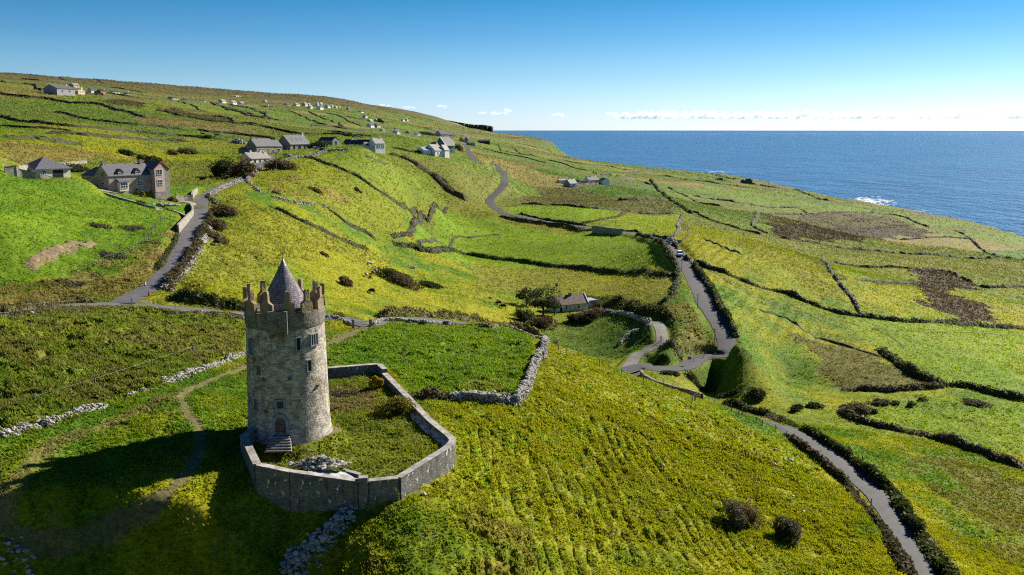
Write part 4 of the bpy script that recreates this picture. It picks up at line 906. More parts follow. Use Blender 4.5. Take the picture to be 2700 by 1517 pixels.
# right side of the coast road
bank(sD([(2490, 1060), (2452, 965), (2405, 870), (2355, 780), (2305, 680), (2245, 580), (2185, 490), (2125, 400), (2085, 350)]), 'dark hedge topped wall along the right edge of the coast road', 'hedge', 1.6, 1.6, nl=45, seed=32, stone=1.2, name='hedge')
bank(sD([(2060, 320), (2000, 250), (1950, 190), (1905, 140)]), 'dark stone wall beside the approaching white van', 'stone wall', 1.4, 1.3, seed=33, stone=1.5, name='stone_wall')
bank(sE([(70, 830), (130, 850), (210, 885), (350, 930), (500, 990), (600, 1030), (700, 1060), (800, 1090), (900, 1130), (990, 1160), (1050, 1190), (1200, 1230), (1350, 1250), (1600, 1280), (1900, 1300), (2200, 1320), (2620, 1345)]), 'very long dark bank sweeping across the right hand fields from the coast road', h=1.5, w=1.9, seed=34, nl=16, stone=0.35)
bank(sE([(1050, 826), (1100, 880), (1150, 950), (1200, 1020), (1250, 1080), (1300, 1150), (1350, 1240)]), 'stony wall running down between two right hand pastures', 'stone wall', 1.3, 1.4, seed=35, stone=2.2, name='stone_wall')
bank(sE([(1050, 830), (1200, 850), (1400, 870), (1600, 885), (1750, 900), (1950, 900), (2050, 930), (2150, 980), (2250, 1015), (2350, 1025), (2620, 1030)]), 'dark bank passing above the brown heather patch', h=1.3, w=1.7, seed=36, stone=0.4)
bank(sE([(1300, 965), (1450, 975), (1600, 985), (1750, 990)]), 'short heathery bank ending at the brown heather patch', h=0.8, w=1.6, seed=37)
bank(sE([(720, 660), (850, 685), (1000, 700), (1200, 720), (1400, 740), (1600, 755), (1800, 775), (2000, 785), (2200, 800), (2400, 815), (2620, 835)]), 'long straight dark bank below the wide heather field', h=1.5, w=2.0, seed=38)
bank(sE([(2060, 605), (2130, 640), (2200, 690), (2250, 740), (2320, 780), (2400, 812)]), 'dark bank slanting down near the right hand coast', h=1.4, w=2.2, seed=39, stone=0.3)
bank(sE([(1640, 655), (1800, 660), (2000, 665), (2200, 668)]), 'thin bank between small green fields right of the heather', h=1.1, w=1.6, seed=40)
bank(sE([(545, 450), (560, 500), (530, 550), (600, 595), (680, 640), (720, 660)]), 'crooked stony bank along the left end of the heather field', h=1.3, w=2.4, seed=41, stone=0.3)
bank(sE([(590, 463), (800, 465), (1000, 465), (1300, 468), (1580, 470), (1700, 500), (1800, 540), (1860, 562)]), 'dark bank along the seaward top of the heather field', h=1.5, w=2.4, seed=42)
bank(sE([(-30, 213), (200, 235), (400, 265), (600, 285), (750, 285), (850, 290), (950, 330), (1050, 375), (1130, 390)]), 'curving dark bank through the clifftop fields below the ruin', h=1.8, w=2.6, seed=43)
bank(sE([(0, 140), (200, 170), (350, 205), (430, 215)]), 'dark bank on the clifftop left of the ruin', h=1.8, w=2.8, seed=44)
bank(sE([(525, 238), (650, 265), (800, 285)]), 'thick dark bank right of the ruin', h=2.6, w=3.2, seed=45)
bank(sE([(80, 335), (300, 370), (450, 395), (600, 405), (750, 410), (860, 415)]), 'dark bank dividing the pale clifftop pasture from rough ground', h=1.5, w=2.4, seed=46)
bank(sE([(880, 420), (920, 440), (950, 465)]), 'tiny dark bank joining two clifftop banks', h=1.5, w=2.6, seed=47)
bank(sE([(0, 440), (100, 480), (200, 520), (300, 550), (400, 580), (500, 610), (600, 640)]), 'dark brackeny bank above the grazing white sheep', h=1.2, w=2.4, seed=48)
bank(sE([(150, 660), (250, 700), (350, 740), (450, 770)]), 'low broken bank among yellow rushes below the sheep', h=0.7, w=1.2, seed=49)
bank(sG([(200, 30), (300, 60), (380, 100), (450, 150), (550, 190), (700, 240), (860, 280)]), 'faint dark ditch bank along the top of the olive field', h=0.6, w=1.2, seed=50)
bank(sG([(850, 248), (920, 300), (980, 350), (1050, 387), (1120, 415), (1190, 442)]), 'thick dark hedge between olive field and bright pasture', 'hedge', 1.8, 2.4, nl=40, seed=51, name='hedge')
bank(sG([(1195, 438), (1300, 450), (1400, 470), (1500, 495), (1640, 525)]), 'bushy hedge running right from the stream crossing', 'hedge', 1.6, 2.0, nl=40, seed=52, name='hedge')
bank(sG([(640, 462), (760, 462), (920, 470), (1000, 465), (1100, 455), (1180, 447)]), 'scrubby hedge along the little stream', 'hedge', 1.3, 2.0, nl=45, seed=53, name='hedge', leaf='bramble')
bank(sG([(650, 580), (720, 622), (850, 647), (950, 666), (1060, 692), (1150, 717), (1230, 747), (1320, 782), (1400, 802), (1500, 842), (1640, 892)]), 'mossy wall overgrown with brambles between two lower pastures', 'stone wall', 1.5, 1.9, nl=40, stone=1.0, seed=54, name='stone_wall', leaf='bramble')
bank(sG([(20, 530), (100, 552), (200, 590), (300, 632), (400, 676), (490, 722), (590, 782), (680, 838), (760, 905), (840, 975), (900, 1030), (960, 1100), (1020, 1180), (1080, 1270), (1140, 1360), (1200, 1447), (1260, 1540)]), 'long leafy hedge along the right side of the nearest road', 'hedge', 1.3, 1.7, nl=150, seed=55, name='hedge', P=None)
bank(sG([(360, 712), (440, 770), (520, 830), (600, 900), (680, 965), (740, 1040), (800, 1110), (855, 1180), (910, 1260), (960, 1340), (1020, 1447)]), 'scrubby hedge bank along the left side of the nearest road', 'hedge', 1.1, 1.7, nl=110, seed=56, name='hedge', leaf='bramble')
_rw = sheet(1680, 850, 6.889)([(75, 870), (110, 920), (200, 985), (300, 1038), (400, 1078), (520, 1112), (640, 1150), (800, 1192), (1000, 1240), (1180, 1300)])
_rw = np.array([pt(u, v, 63.9 + 0.05 * k) for k, (u, v) in enumerate(_rw)]); _rw2 = _rw.copy(); _rw2[:, 2] -= 1.5
def _ret():
    D = densify(_rw, 1.0); T = side(D); n = len(D); rows = [np.c_[D[:, :2] + T * q, D[:, 2] + dz + 0.12 * vnoise(np.arange(n) * .7, np.zeros(n), 3)] for q, dz in ((0.5, -3.2), (0.35, 0.0), (-0.35, 0.03), (-0.5, -3.2))]
    i = np.arange(n - 1); Q = np.concatenate([np.stack([k * n + i, k * n + i + 1, (k + 1) * n + i + 1, (k + 1) * n + i], -1) for k in range(3)])
    o = mobj('stone_wall', np.concatenate(rows), [Q], M_MOSSY); tag(o, 'smooth curved roadside wall sweeping right from the road fork', 'stone wall')
_ret()
# rubble below the bawn
drystone(sM([(2100, 130), (2000, 230), (1900, 330), (1800, 450), (1700, 560), (1560, 650), (1450, 740), (1330, 860), (1230, 950), (1150, 1040), (1050, 1150), (950, 1250), (850, 1340), (750, 1440)]), 'spill of white rubble stones running down from the enclosure corner', 0.8, 1.5, size=0.30, seed=57, spread=0.3, name='rubble_wall', cat='rubble wall')
drystone(sN([(0, 250), (80, 290), (200, 320), (350, 380), (500, 440), (600, 470), (660, 500)]), 'scattered pale stones in deep shade at the bottom left', 0.4, 0.8, size=0.28, seed=58, spread=0.3, name='rubble_wall', cat='rubble wall', gap=0.0, dens=0.5)
# left meadow
bank(sH([(230, 990), (270, 940), (320, 890), (400, 850), (480, 830), (560, 800), (640, 790), (720, 800), (800, 780)]), 'eroded earth scar curving through the left meadow', 'earth bank', 0.7, 1.6, seed=59, m=mat('bare_earth', (.12, .085, .05), col2=(.20, .15, .08), scale=1.0, bump=.8), nl=0, name='earth_bank')
bank(sH([(1500, 690), (1480, 760), (1420, 850), (1370, 930), (1330, 990)]), 'dark ditch bank along the left side of the climbing road', h=0.8, w=1.2, seed=60, nl=30)
bank(sH([(0, 1330), (230, 1318), (500, 1300), (800, 1272)]), 'shaggy dry grass bank above the lane on the left', h=1.3, w=2.6, m=M_BANKTOP, nl=70, leaf='dry', seed=61)
bank(sH([(1450, 1230), (1600, 1260), (1750, 1285), (1950, 1300), (2080, 1310)]), 'dark thorn hedge along upper side of the lane left of the tower', 'hedge', 1.6, 2.4, nl=110, seed=62, name='hedge', leaf='green')
bank(sH([(0, 1400), (300, 1372), (600, 1352), (850, 1342), (1150, 1338), (1450, 1366), (1700, 1392), (2080, 1420)]), 'rough scrubby bank along the lower side of the lane', h=0.45, w=1.8, nl=40, leaf='bramble', seed=63, stone=0.25)

# far hillside, built lightly
far_lines = [
 (sA, [(0, 590), (150, 615), (300, 630), (500, 650), (700, 665), (900, 680), (1100, 700), (1300, 715), (1500, 740), (1700, 755), (1900, 780), (2050, 800), (2200, 802)], 1.8, 3),
 (sA, [(0, 660), (200, 680), (400, 690), (560, 700), (700, 712)], 1.4, 2.4), (sA, [(430, 730), (600, 740), (800, 755), (1000, 770), (1200, 785), (1400, 795), (1600, 815), (1800, 830)], 1.8, 3),
 (sA, [(0, 760), (150, 775), (300, 785), (450, 800), (620, 808)], 1.7, 2.8), (sA, [(510, 838), (650, 843), (770, 850)], 1.6, 3.5),
 (sA, [(0, 330), (100, 350), (250, 370), (400, 380), (500, 395), (620, 420), (750, 440), (900, 455), (1000, 480), (1100, 515), (1200, 530), (1300, 560), (1400, 590)], 2.2, 5),
 (sA, [(500, 520), (600, 530), (750, 565), (900, 595), (1050, 620), (1300, 650), (1500, 665), (1750, 690)], 1.7, 3), (sA, [(1880, 690), (2000, 705), (2200, 720), (2400, 740), (2540, 757)], 1.6, 3),
 (sA, [(1480, 510), (1600, 545), (1800, 590), (2000, 630), (2200, 655), (2400, 672), (2540, 682)], 1.6, 3), (sA, [(1700, 420), (1850, 480), (1980, 530)], 1.6, 3), (sA, [(2070, 460), (2200, 510), (2350, 550), (2540, 602)], 2.4, 7), (sA, [(2170, 450), (2350, 490), (2540, 552)], 2, 4),
 (sA, [(0, 240), (150, 265), (300, 290), (420, 310)], 2.4, 5), (sA, [(200, 210), (400, 235), (600, 240), (750, 250)], 2, 4), (sA, [(560, 205), (640, 240)], 2, 4), (sA, [(840, 205), (1000, 255)], 2.5, 5),
 (sA, [(1000, 350), (1300, 385), (1600, 410), (2000, 440), (2540, 470)], 2, 4), (sA, [(900, 280), (1100, 300), (1350, 345)], 2, 4), (sA, [(620, 320), (900, 365), (1100, 380)], 1.8, 4),
 (sL, [(0, 285), (150, 310), (230, 330)], 2, 6), (sL, [(250, 340), (450, 375), (650, 405), (850, 430), (1050, 440), (1250, 470), (1400, 478)], 1.8, 3), (sL, [(0, 405), (200, 415), (400, 440), (600, 465)], 1.6, 3), (sL, [(1050, 415), (1200, 430), (1330, 455), (1500, 472)], 1.7, 3),
 (sL, [(1520, 430), (1700, 460), (1850, 490), (1980, 502)], 1.7, 3), (sL, [(900, 360), (1100, 370), (1200, 385), (1400, 400), (1520, 410)], 1.8, 4), (sL, [(880, 235), (1000, 275), (1100, 320), (1200, 360)], 2, 5), (sL, [(300, 180), (420, 230), (520, 280), (620, 310)], 2, 5), (sL, [(620, 210), (750, 240), (850, 280), (950, 320), (1050, 350)], 2, 5),
 (sL, [(0, 160), (150, 200), (300, 240), (420, 265), (560, 300)], 2.4, 7), (sL, [(1040, 240), (1180, 280), (1300, 330), (1400, 370)], 2, 5), (sL, [(1600, 380), (1800, 400), (1950, 415), (2100, 430)], 2, 5), (sL, [(1750, 330), (1900, 360), (2100, 395), (2300, 430), (2450, 450)], 2.2, 6), (sL, [(1900, 300), (2100, 340), (2300, 370), (2500, 400)], 2.5, 8),
 (sL, [(1900, 420), (2050, 435), (2200, 475)], 2, 6), (sL, [(2000, 380), (2200, 410), (2400, 440)], 2.3, 7), (sL, [(1200, 270), (1400, 300), (1640, 330)], 2.5, 8), (sL, [(1650, 560), (1800, 580), (1950, 600)], 1.6, 2.6),
 (sC, [(550, 400), (650, 415), (700, 450), (760, 480), (850, 500), (1000, 525)], 2.2, 4), (sC, [(740, 430), (850, 480), (950, 500), (1020, 530)], 2, 4), (sC, [(0, 260), (150, 300), (300, 320), (450, 330), (600, 345), (800, 370), (950, 390)], 2.6, 8), (sC, [(380, 300), (550, 330), (700, 345), (900, 365), (1100, 370)], 2.6, 9),
 (sC, [(1000, 560), (1100, 560), (1250, 590), (1350, 620), (1450, 650), (1530, 680)], 2, 4), (sC, [(1250, 560), (1400, 590), (1600, 600), (1750, 630), (1900, 640)], 1.9, 4), (sC, [(560, 450), (700, 500), (900, 540), (1100, 590)], 2, 4), (sC, [(850, 410), (1000, 450), (1150, 500), (1300, 545)], 2.4, 6),
]
for i, (sh, px, h, w) in enumerate(far_lines):
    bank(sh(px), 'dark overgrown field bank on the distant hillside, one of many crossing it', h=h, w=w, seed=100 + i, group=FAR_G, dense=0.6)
bank(sC([(1560, 690), (1750, 695), (1950, 695), (2150, 705), (2350, 735), (2580, 770)]), 'dark straight bank between pale clifftop pastures right of the white farmhouse', h=1.7, w=2.6, seed=70)
bank(sC([(1730, 665), (1850, 655), (1980, 635), (2150, 640), (2300, 640), (2450, 660), (2580, 695)]), 'dark bank along the top of the clifftop pastures near the sea', h=1.8, w=3.0, seed=71)
bank(sC([(1310, 787), (1450, 777), (1600, 766), (1750, 760), (1900, 750), (1990, 765)]), 'dark bank behind the deep green field below the white farmhouse', h=1.7, w=1.8, seed=72)
bank(sC([(1980, 735), (2040, 800), (2090, 850), (2130, 890), (2180, 920), (2240, 970), (2300, 1020)]), 'bushy hedge down the right side of the deep green field', 'hedge', 1.8, 2.6, seed=73, nl=10, name='hedge')
bank(sC([(2300, 1020), (2400, 1060), (2580, 1110)]), 'dark bank continuing right from the bushy hedge below the yellow slope', h=1.5, w=2.4, seed=74)
bank(sC([(1700, 900), (1900, 900), (2100, 905)]), 'dark shadowed bank below the deep green field', h=1.6, w=2.2, seed=75)
bank(sC([(850, 935), (1000, 940), (1200, 955), (1400, 970), (1600, 985), (1750, 995), (1900, 1015), (2100, 1025), (2230, 1030)]), 'dark bank along the far side of the narrow valley fields', h=1.4, w=2.0, seed=76)
drystone(sC([(2248, 1035), (2222, 1080), (2207, 1110), (2222, 1150), (2182, 1185), (2130, 1205)]), 'grey drystone wall winding down beside tyre marks above the parked cars', 1.3, 0.9, size=0.36, seed=77)
bank(sC([(1380, 1095), (1500, 1075), (1600, 1050), (1700, 1030), (1770, 1010)]), 'low tussocky wall dividing the narrow valley fields', 'stone wall', 0.9, 1.6, seed=78, stone=0.4, name='stone_wall', leaf='dry', nl=14)
bank(sC([(1990, 1188), (2050, 1195), (2130, 1212)]), 'dark wall behind the blue cars', 'stone wall', 1.5, 1.2, seed=79, stone=1.0, name='stone_wall')
bank(sC([(2130, 790), (2250, 850), (2400, 900), (2580, 942)]), 'thin dark bank on the yellow green slope towards the sea', h=1.3, w=2.2, seed=80)
bank(sQ([(1240, 470), (1330, 545), (1450, 650), (1520, 690)]), 'mossy stone bank dropping from the road bend to the brown bushes', h=1.0, w=1.6, seed=81, stone=1.0, nl=20)

# ---------------------------------------------------------------- the round tower
M_MASON = stone_mat('tower_masonry', 1.0, (.21, .19, .16), (.58, .52, .44), (.66, .61, .53), 0.030, 0.70, 0.23, 1.0, lichen=(.20, .125, .035), stain=(.085, .075, .055))
M_PARAPET = stone_mat('parapet_masonry', 1.0, (.12, .11, .095), (.27, .245, .20), (.33, .31, .27), 0.026, 0.55, 0.2, 1.0, lichen=(.24, .15, .045), stain=(.07, .06, .045))
M_MERLON = mat('lichen_stone', (.15, .135, .11), col2=(.30, .215, .095), scale=1.3, bump=0.7, bscale=5.0)
M_LIMESTONE = mat('dressed_limestone', (.15, .18, .22), col2=(.24, .26, .29), scale=2.0, bump=0.3)
M_SLATE = stone_mat('slate_roof', 1.0, (.17, .155, .175), (.34, .30, .33), (.05, .045, .05), 0.02, 0.34, 0.26, 0.8, stain=(.11, .10, .11))
M_DARK = mat('dark_opening', (.006, .007, .009), 0.6, var=0.2); M_GLASS = mat('window_glass', (.012, .016, .022), 0.08, var=0.2, spec=0.6)
M_OAK = mat('weathered_oak', (.075, .060, .048), col2=(.16, .135, .115), scale=1.2, bump=0.5, bscale=14)
M_LEAD = mat('lead_cap', (.17, .20, .20), 0.5, col2=(.24, .28, .28), scale=2, metal=0.3); M_IRON = mat('black_iron', (.02, .02, .022), 0.5, metal=0.6)
M_STEP = mat('step_stone', (.14, .125, .11), col2=(.27, .25, .22), scale=2.5, bump=0.4)

def cyl_shell(prof, n=96):
    prof = np.array(prof, float); t = np.linspace(0, 2 * math.pi, n + 1)
    V = np.concatenate([np.c_[r * np.sin(t), -r * np.cos(t), np.full(n + 1, z)] for r, z in prof])
    rr = max(p[0] for p in prof); ln = np.r_[0, np.cumsum(np.hypot(np.diff(prof[:, 0]), np.diff(prof[:, 1])))]
    UV = np.concatenate([np.c_[t * rr, np.full(n + 1, s)] for s in ln]); n1 = n + 1
    Q = [[k * n1 + i, k * n1 + i + 1, (k + 1) * n1 + i + 1, (k + 1) * n1 + i] for k in range(len(prof) - 1) for i in range(n)]
    return V, Q, UV
def build_tower():
    T = empty('round_tower', TOWER_C, 0, 'tall round grey stone tower with stepped battlements and conical slate roof', 'castle tower')
    V, Q, UV = cyl_shell([(5.35, -1.2), (5.28, 0), (5.12, 0.8), (5.02, 1.8), (4.96, 3.5), (4.90, 7.0), (4.80, 11.0), (4.70, 13.9)], 120)
    g = vnoise(UV[:, 0] * 1.3, UV[:, 1] * 2.6, 3) - 0.5; r = np.hypot(V[:, 0], V[:, 1]); V[:, :2] *= (1 + 0.012 * g / 1)[:, None]
    o = mobj('wall', V, [Q], M_MASON, T, smooth=True); set_uv(o, UV)
    V, Q, UV = cyl_shell([(4.70, 13.88), (4.80, 14.1), (4.84, 14.5), (4.84, 15.85), (4.82, 15.95), (4.24, 15.95), (4.22, 15.2), (0.1, 15.15)], 96)
    o = mobj('parapet', V, [Q], M_PARAPET, T, smooth=False); set_uv(o, UV)
    # stepped Irish merlons
    for k in range(12):
        a = R(-12.0 + 30.0 * k); mb = MB(); d = 0.46
        prof = [(-0.80, 15.86), (0.80, 15.86), (0.80, 16.75), (0.30, 17.05), (0.30, 18.15), (-0.30, 18.15), (-0.30, 17.05), (-0.80, 16.75)]
        # wider solid foot, tall middle, slanted shoulders
        prof = [(-0.82, 15.90), (0.82, 15.90), (0.82, 17.0), (0.29, 17.35), (0.27, 18.35), (0.18, 18.65), (-0.18, 18.65), (-0.27, 18.35), (-0.29, 17.35), (-0.82, 17.0)]
        # local x along the wall, thickness along y
        n = len(prof); P = np.array(prof)
        Vf = np.c_[P[:, 0], np.full(n, -4.86), P[:, 1]]; Vb = np.c_[P[:, 0] * 0.9, np.full(n, -4.86 + d), P[:, 1]]
        curve = (P[:, 0] ** 2) / 10.0; Vf[:, 1] += curve; Vb[:, 1] += curve
        W = np.r_[Vf, Vb]; W = W + (rng.random(W.shape) - 0.5) * 0.07
        cs, sn = math.cos(a), math.sin(a); W = np.c_[W[:, 0] * cs - W[:, 1] * sn, W[:, 0] * sn + W[:, 1] * cs, W[:, 2]]
        q = [[i, (i + 1) % n, n + (i + 1) % n, n + i] for i in range(n)]
        tri = [[0, 1, 2, 9], [2, 3, 8, 9], [3, 4, 7, 8], [4, 5, 6, 7]]
        mb.add(W, [q, tri, [[n + i for i in t[::-1]] for t in tri]]); mb.build('merlon', M_MERLON, T)
    # box machicolation over the door
    a = R(4.6); mb = MB()
    mb.box((0, -5.14, 15.0), (2.25, 0.72, 2.7)); 
    for s in (-0.85, 0, 0.85): mb.box((s, -4.98, 13.45), (0.34, 0.60, 0.42))
    mb.box((0, -4.84, 13.62), (2.2, 0.35, 0.10))
    V, P = mb.out(); cs, sn = math.cos(a), math.sin(a); V = np.c_[V[:, 0] * cs - V[:, 1] * sn, V[:, 0] * sn + V[:, 1] * cs, V[:, 2]]
    o = mobj('machicolation', V, P, M_PARAPET, T); box_uv(o)
    def window(ang, z, w, h, frame=0.12, lights=1, r=4.90, fm=M_LIMESTONE, dark=M_DARK, arch=False):
        a = R(ang); cs, sn = math.cos(a), math.sin(a); rot = lambda V: np.c_[V[:, 0] * cs - V[:, 1] * sn, V[:, 0] * sn + V[:, 1] * cs, V[:, 2]]
        f = MB(); tw = lights * w + (lights + 1) * frame
        f.box((0, -r - 0.02, z + h / 2 + frame / 2), (tw + 0.12, 0.30, frame)); f.box((0, -r - 0.03, z - h / 2 - frame / 2), (tw + 0.18, 0.36, frame))
        for i in range(lights + 1): f.box((-tw / 2 + frame / 2 + i * (w + frame), -r - 0.015, z), (frame, 0.28, h))
        V, P = f.out(); fo = mobj('window', rot(V), P, fm, T)
        p = MB()
        for i in range(lights): p.box((-tw / 2 + frame + w / 2 + i * (w + frame), -r + 0.045, z), (w, 0.10, h))
        V, P = p.out(); mobj('pane', rot(V), P, dark, fo)
    window(-45, 11.6, 0.30, 1.6, 0.13, 2, r=4.79); window(31, 12.2, 0.42, 1.45, 0.10, r=4.77); window(57, 12.4, 0.26, 1.3, 0.11, 3, r=4.80); window(46, 9.3, 0.44, 1.35, 0.12, r=4.84); window(-29, 8.9, 0.16, 0.8, 0.10, fm=M_PARAPET); window(-37, 4.6, 0.20, 1.0, 0.14, r=4.94, fm=M_PARAPET)
    window(2.5, 4.9, 0.75, 0.85, 0.20, r=4.95, dark=mat('dim_shutter', (.05, .055, .065)))
    for ang, z in ((-20, 7.9), (17, 8.1), (-19, 4.0), (30, 5.3), (60, 6.6)): window(ang, z, 0.15, 0.17, 0.05, r=4.92, fm=M_MASON if False else M_PARAPET)
    window(4.6, 15.0, 0.12, 0.85, 0.05, r=5.48, fm=M_PARAPET)
    # pointed door with limestone surround
    a = R(1.8); cs, sn = math.cos(a), math.sin(a); rot = lambda V: np.c_[V[:, 0] * cs - V[:, 1] * sn, V[:, 0] * sn + V[:, 1] * cs, V[:, 2]]
    def arch(w, h, top, n=7):
        t = np.linspace(0, 1, n); L = [(-w / 2, 0)] + [(-w / 2 + (w / 2) * (1 - math.cos(s * math.pi / 2)) , h + (top - h) * math.sin(s * math.pi / 2)) for s in t]
        return L + [(-x, z) for x, z in L[::-1][1:]]
    inn, outr = arch(1.30, 1.25, 2.2), arch(1.95, 1.35, 2.65); zb = 1.15; n = len(inn)
    I = np.array(inn); O = np.array(outr); Vf = np.r_[np.c_[I[:, 0], np.full(n, -5.20), I[:, 1] + zb], np.c_[O[:, 0], np.full(n, -5.20), O[:, 1] + zb], np.c_[I[:, 0], np.full(n, -4.80), I[:, 1] + zb], np.c_[O[:, 0], np.full(n, -4.80), O[:, 1] + zb]]
    Q = [[i, i + 1, n + i + 1, n + i] for i in range(n - 1)] + [[2 * n + i, 2 * n + i + 1, i + 1, i] for i in range(n - 1)] + [[n + i, n + i + 1, 3 * n + i + 1, 3 * n + i] for i in range(n - 1)]
    dr = MB(); dr.add(np.r_[np.c_[I[:, 0], np.full(n, -5.06), I[:, 1] + zb], np.c_[I[:, 0], np.full(n, -4.85), I[:, 1] + zb]], [[list(range(n))], [[i, (i + 1) % n, n + (i + 1) % n, n + i] for i in range(n)]])
    V, P = dr.out(); do = mobj('door', rot(V), P, M_OAK, T)
    mobj('door_surround', rot(Vf), [Q], M_LIMESTONE, do)
    s = MB()
    for x in (-0.4, -0.13, 0.13, 0.4): s.box((x, -5.075, zb + 1.0), (0.02, 0.03, 1.7))
    for z in (0.45, 1.35): s.box((0.02, -5.085, zb + z), (1.1, 0.03, 0.07))
    V, P = s.out(); mobj('door_ironwork', rot(V), P, M_IRON, do)
    st = MB(); st.box((0.1, -5.15, 0.47), (2.1, 0.9, 1.24))
    for k in range(5):
        st.box((0.1, -5.78 - 0.36 * k, 0.33 - 0.115 * k), (2.4 + 0.2 * k, 0.355, 1.10 - 0.23 * k))
    V, P = st.out(); mobj('doorstep', rot(V), P, M_STEP, T)
    # conical slate roof with lead cap and finial
    V, Q, UV = cyl_shell([(2.95, 16.15), (1.72, 18.55), (0.42, 21.05)], 64); o = mobj('roof', V, [Q], M_SLATE, T, smooth=True); set_uv(o, UV)
    b = MB().lathe([(2.6, 15.1), (2.6, 16.2)], 48); b.build('roof_drum', M_PARAPET, o); box_uv(bpy.context.scene.collection.objects[-1]) if False else None
    cap = MB().lathe([(0.45, 21.0), (0.28, 21.4), (0.07, 21.9), (0.0, 21.92)], 24).build('roof_cap', M_LEAD, o, True)
    f = MB().tube((0, 0, 21.8), (0, 0, 23.0), 0.035, 0.02).lathe([(0.0, 21.88), (0.11, 21.98), (0.0, 22.08)], 10)
    f.tube((-0.22, 0, 22.62), (0.22, 0, 22.62), 0.03)
    for s_ in (-1, 1): f.tube((s_ * 0.04, 0, 22.35), (s_ * 0.24, 0, 22.72), 0.03).tube((s_ * 0.24, 0, 22.72), (s_ * 0.20, 0, 22.86), 0.03)
    f.build('finial', M_IRON, T)
    return T
build_tower()

# ---------------------------------------------------------------- the bawn wall
M_BAWN = stone_mat('bawn_masonry', 1.0, (.12, .115, .11), (.24, .225, .205), (.26, .25, .235), 0.022, 0.5, 0.15, 0.9, stain=(.06, .058, .055), white=(.80, .80, .78))
M_COPE = mat('coping_stone', (.16, .15, .14), col2=(.36, .34, .32), scale=1.1, bump=0.35, bscale=5)
M_RENDER = mat('weathered_render', (.13, .14, .15), col2=(.42, .44, .46), scale=1.1, bump=0.5)
def wall_run(P, thick, base_fn, n_sub=1.2):
    """solid wall along P (top centre points); returns verts, quads, uv"""
    D = densify(P, n_sub) if n_sub else P
    T = side(D); n = len(D); L = np.r_[0, np.cumsum(np.hypot(np.diff(D[:, 0]), np.diff(D[:, 1])))]
    rows, uv = [], []
    for q, top in ((-thick / 2, 0), (-thick / 2, 1), (thick / 2, 1), (thick / 2, 0)):
        X = D[:, 0] + T[:, 0] * q * (1 if top else 1.12); Y = D[:, 1] + T[:, 1] * q * (1 if top else 1.12); z = D[:, 2] if top else base_fn(X, Y)
        rows.append(np.c_[X, Y, z]); uv.append(np.c_[L + (3 if q > 0 else 0), z if True else z])
    V = np.concatenate(rows); UV = np.concatenate(uv); i = np.arange(n - 1)
    Q = np.concatenate([np.stack([k * n + i, k * n + i + 1, (k + 1) * n + i + 1, (k + 1) * n + i], -1) for k in range(3)])
    caps = [[0, n, 2 * n, 3 * n], [n - 1, 4 * n - 1, 3 * n - 1, 2 * n - 1]]
    return D, V, np.r_[Q, caps], UV
def coping(D, w, h, gap=0.9, parent=None):
    mb = MB(); L = np.r_[0, np.cumsum(np.hypot(np.diff(D[:, 0]), np.diff(D[:, 1])))]; n = max(1, int(L[-1] / gap)); s = np.linspace(0, L[-1], n + 1)
    X = np.interp(s, L, D[:, 0]); Y = np.interp(s, L, D[:, 1]); Z = np.interp(s, L, D[:, 2]); Pn = np.c_[X, Y, Z]; T = side(Pn) if n > 1 else side(D[[0, -1]])
    for i in range(n):
        a, b = Pn[i] * 0.996 + Pn[i + 1] * 0.004, Pn[i] * 0.004 + Pn[i + 1] * 0.996; ta, tb = T[i], T[min(i + 1, len(T) - 1)]; j = rng.normal() * 0.006; e = w / 2 + rng.normal() * 0.008
        lo = [np.r_[a[:2] - ta * e, a[2] + 0.003], np.r_[a[:2] + ta * e, a[2] + 0.003], np.r_[b[:2] + tb * e, b[2] + 0.003], np.r_[b[:2] - tb * e, b[2] + 0.003]]
        V = np.array(lo + [p + np.array([0, 0, h + j]) for p in lo]); mb.add(V, [[[0, 3, 2, 1], [4, 5, 6, 7], [0, 1, 5, 4], [1, 2, 6, 5], [2, 3, 7, 6], [3, 0, 4, 7]]])
    return mb.build('coping', M_COPE, parent)
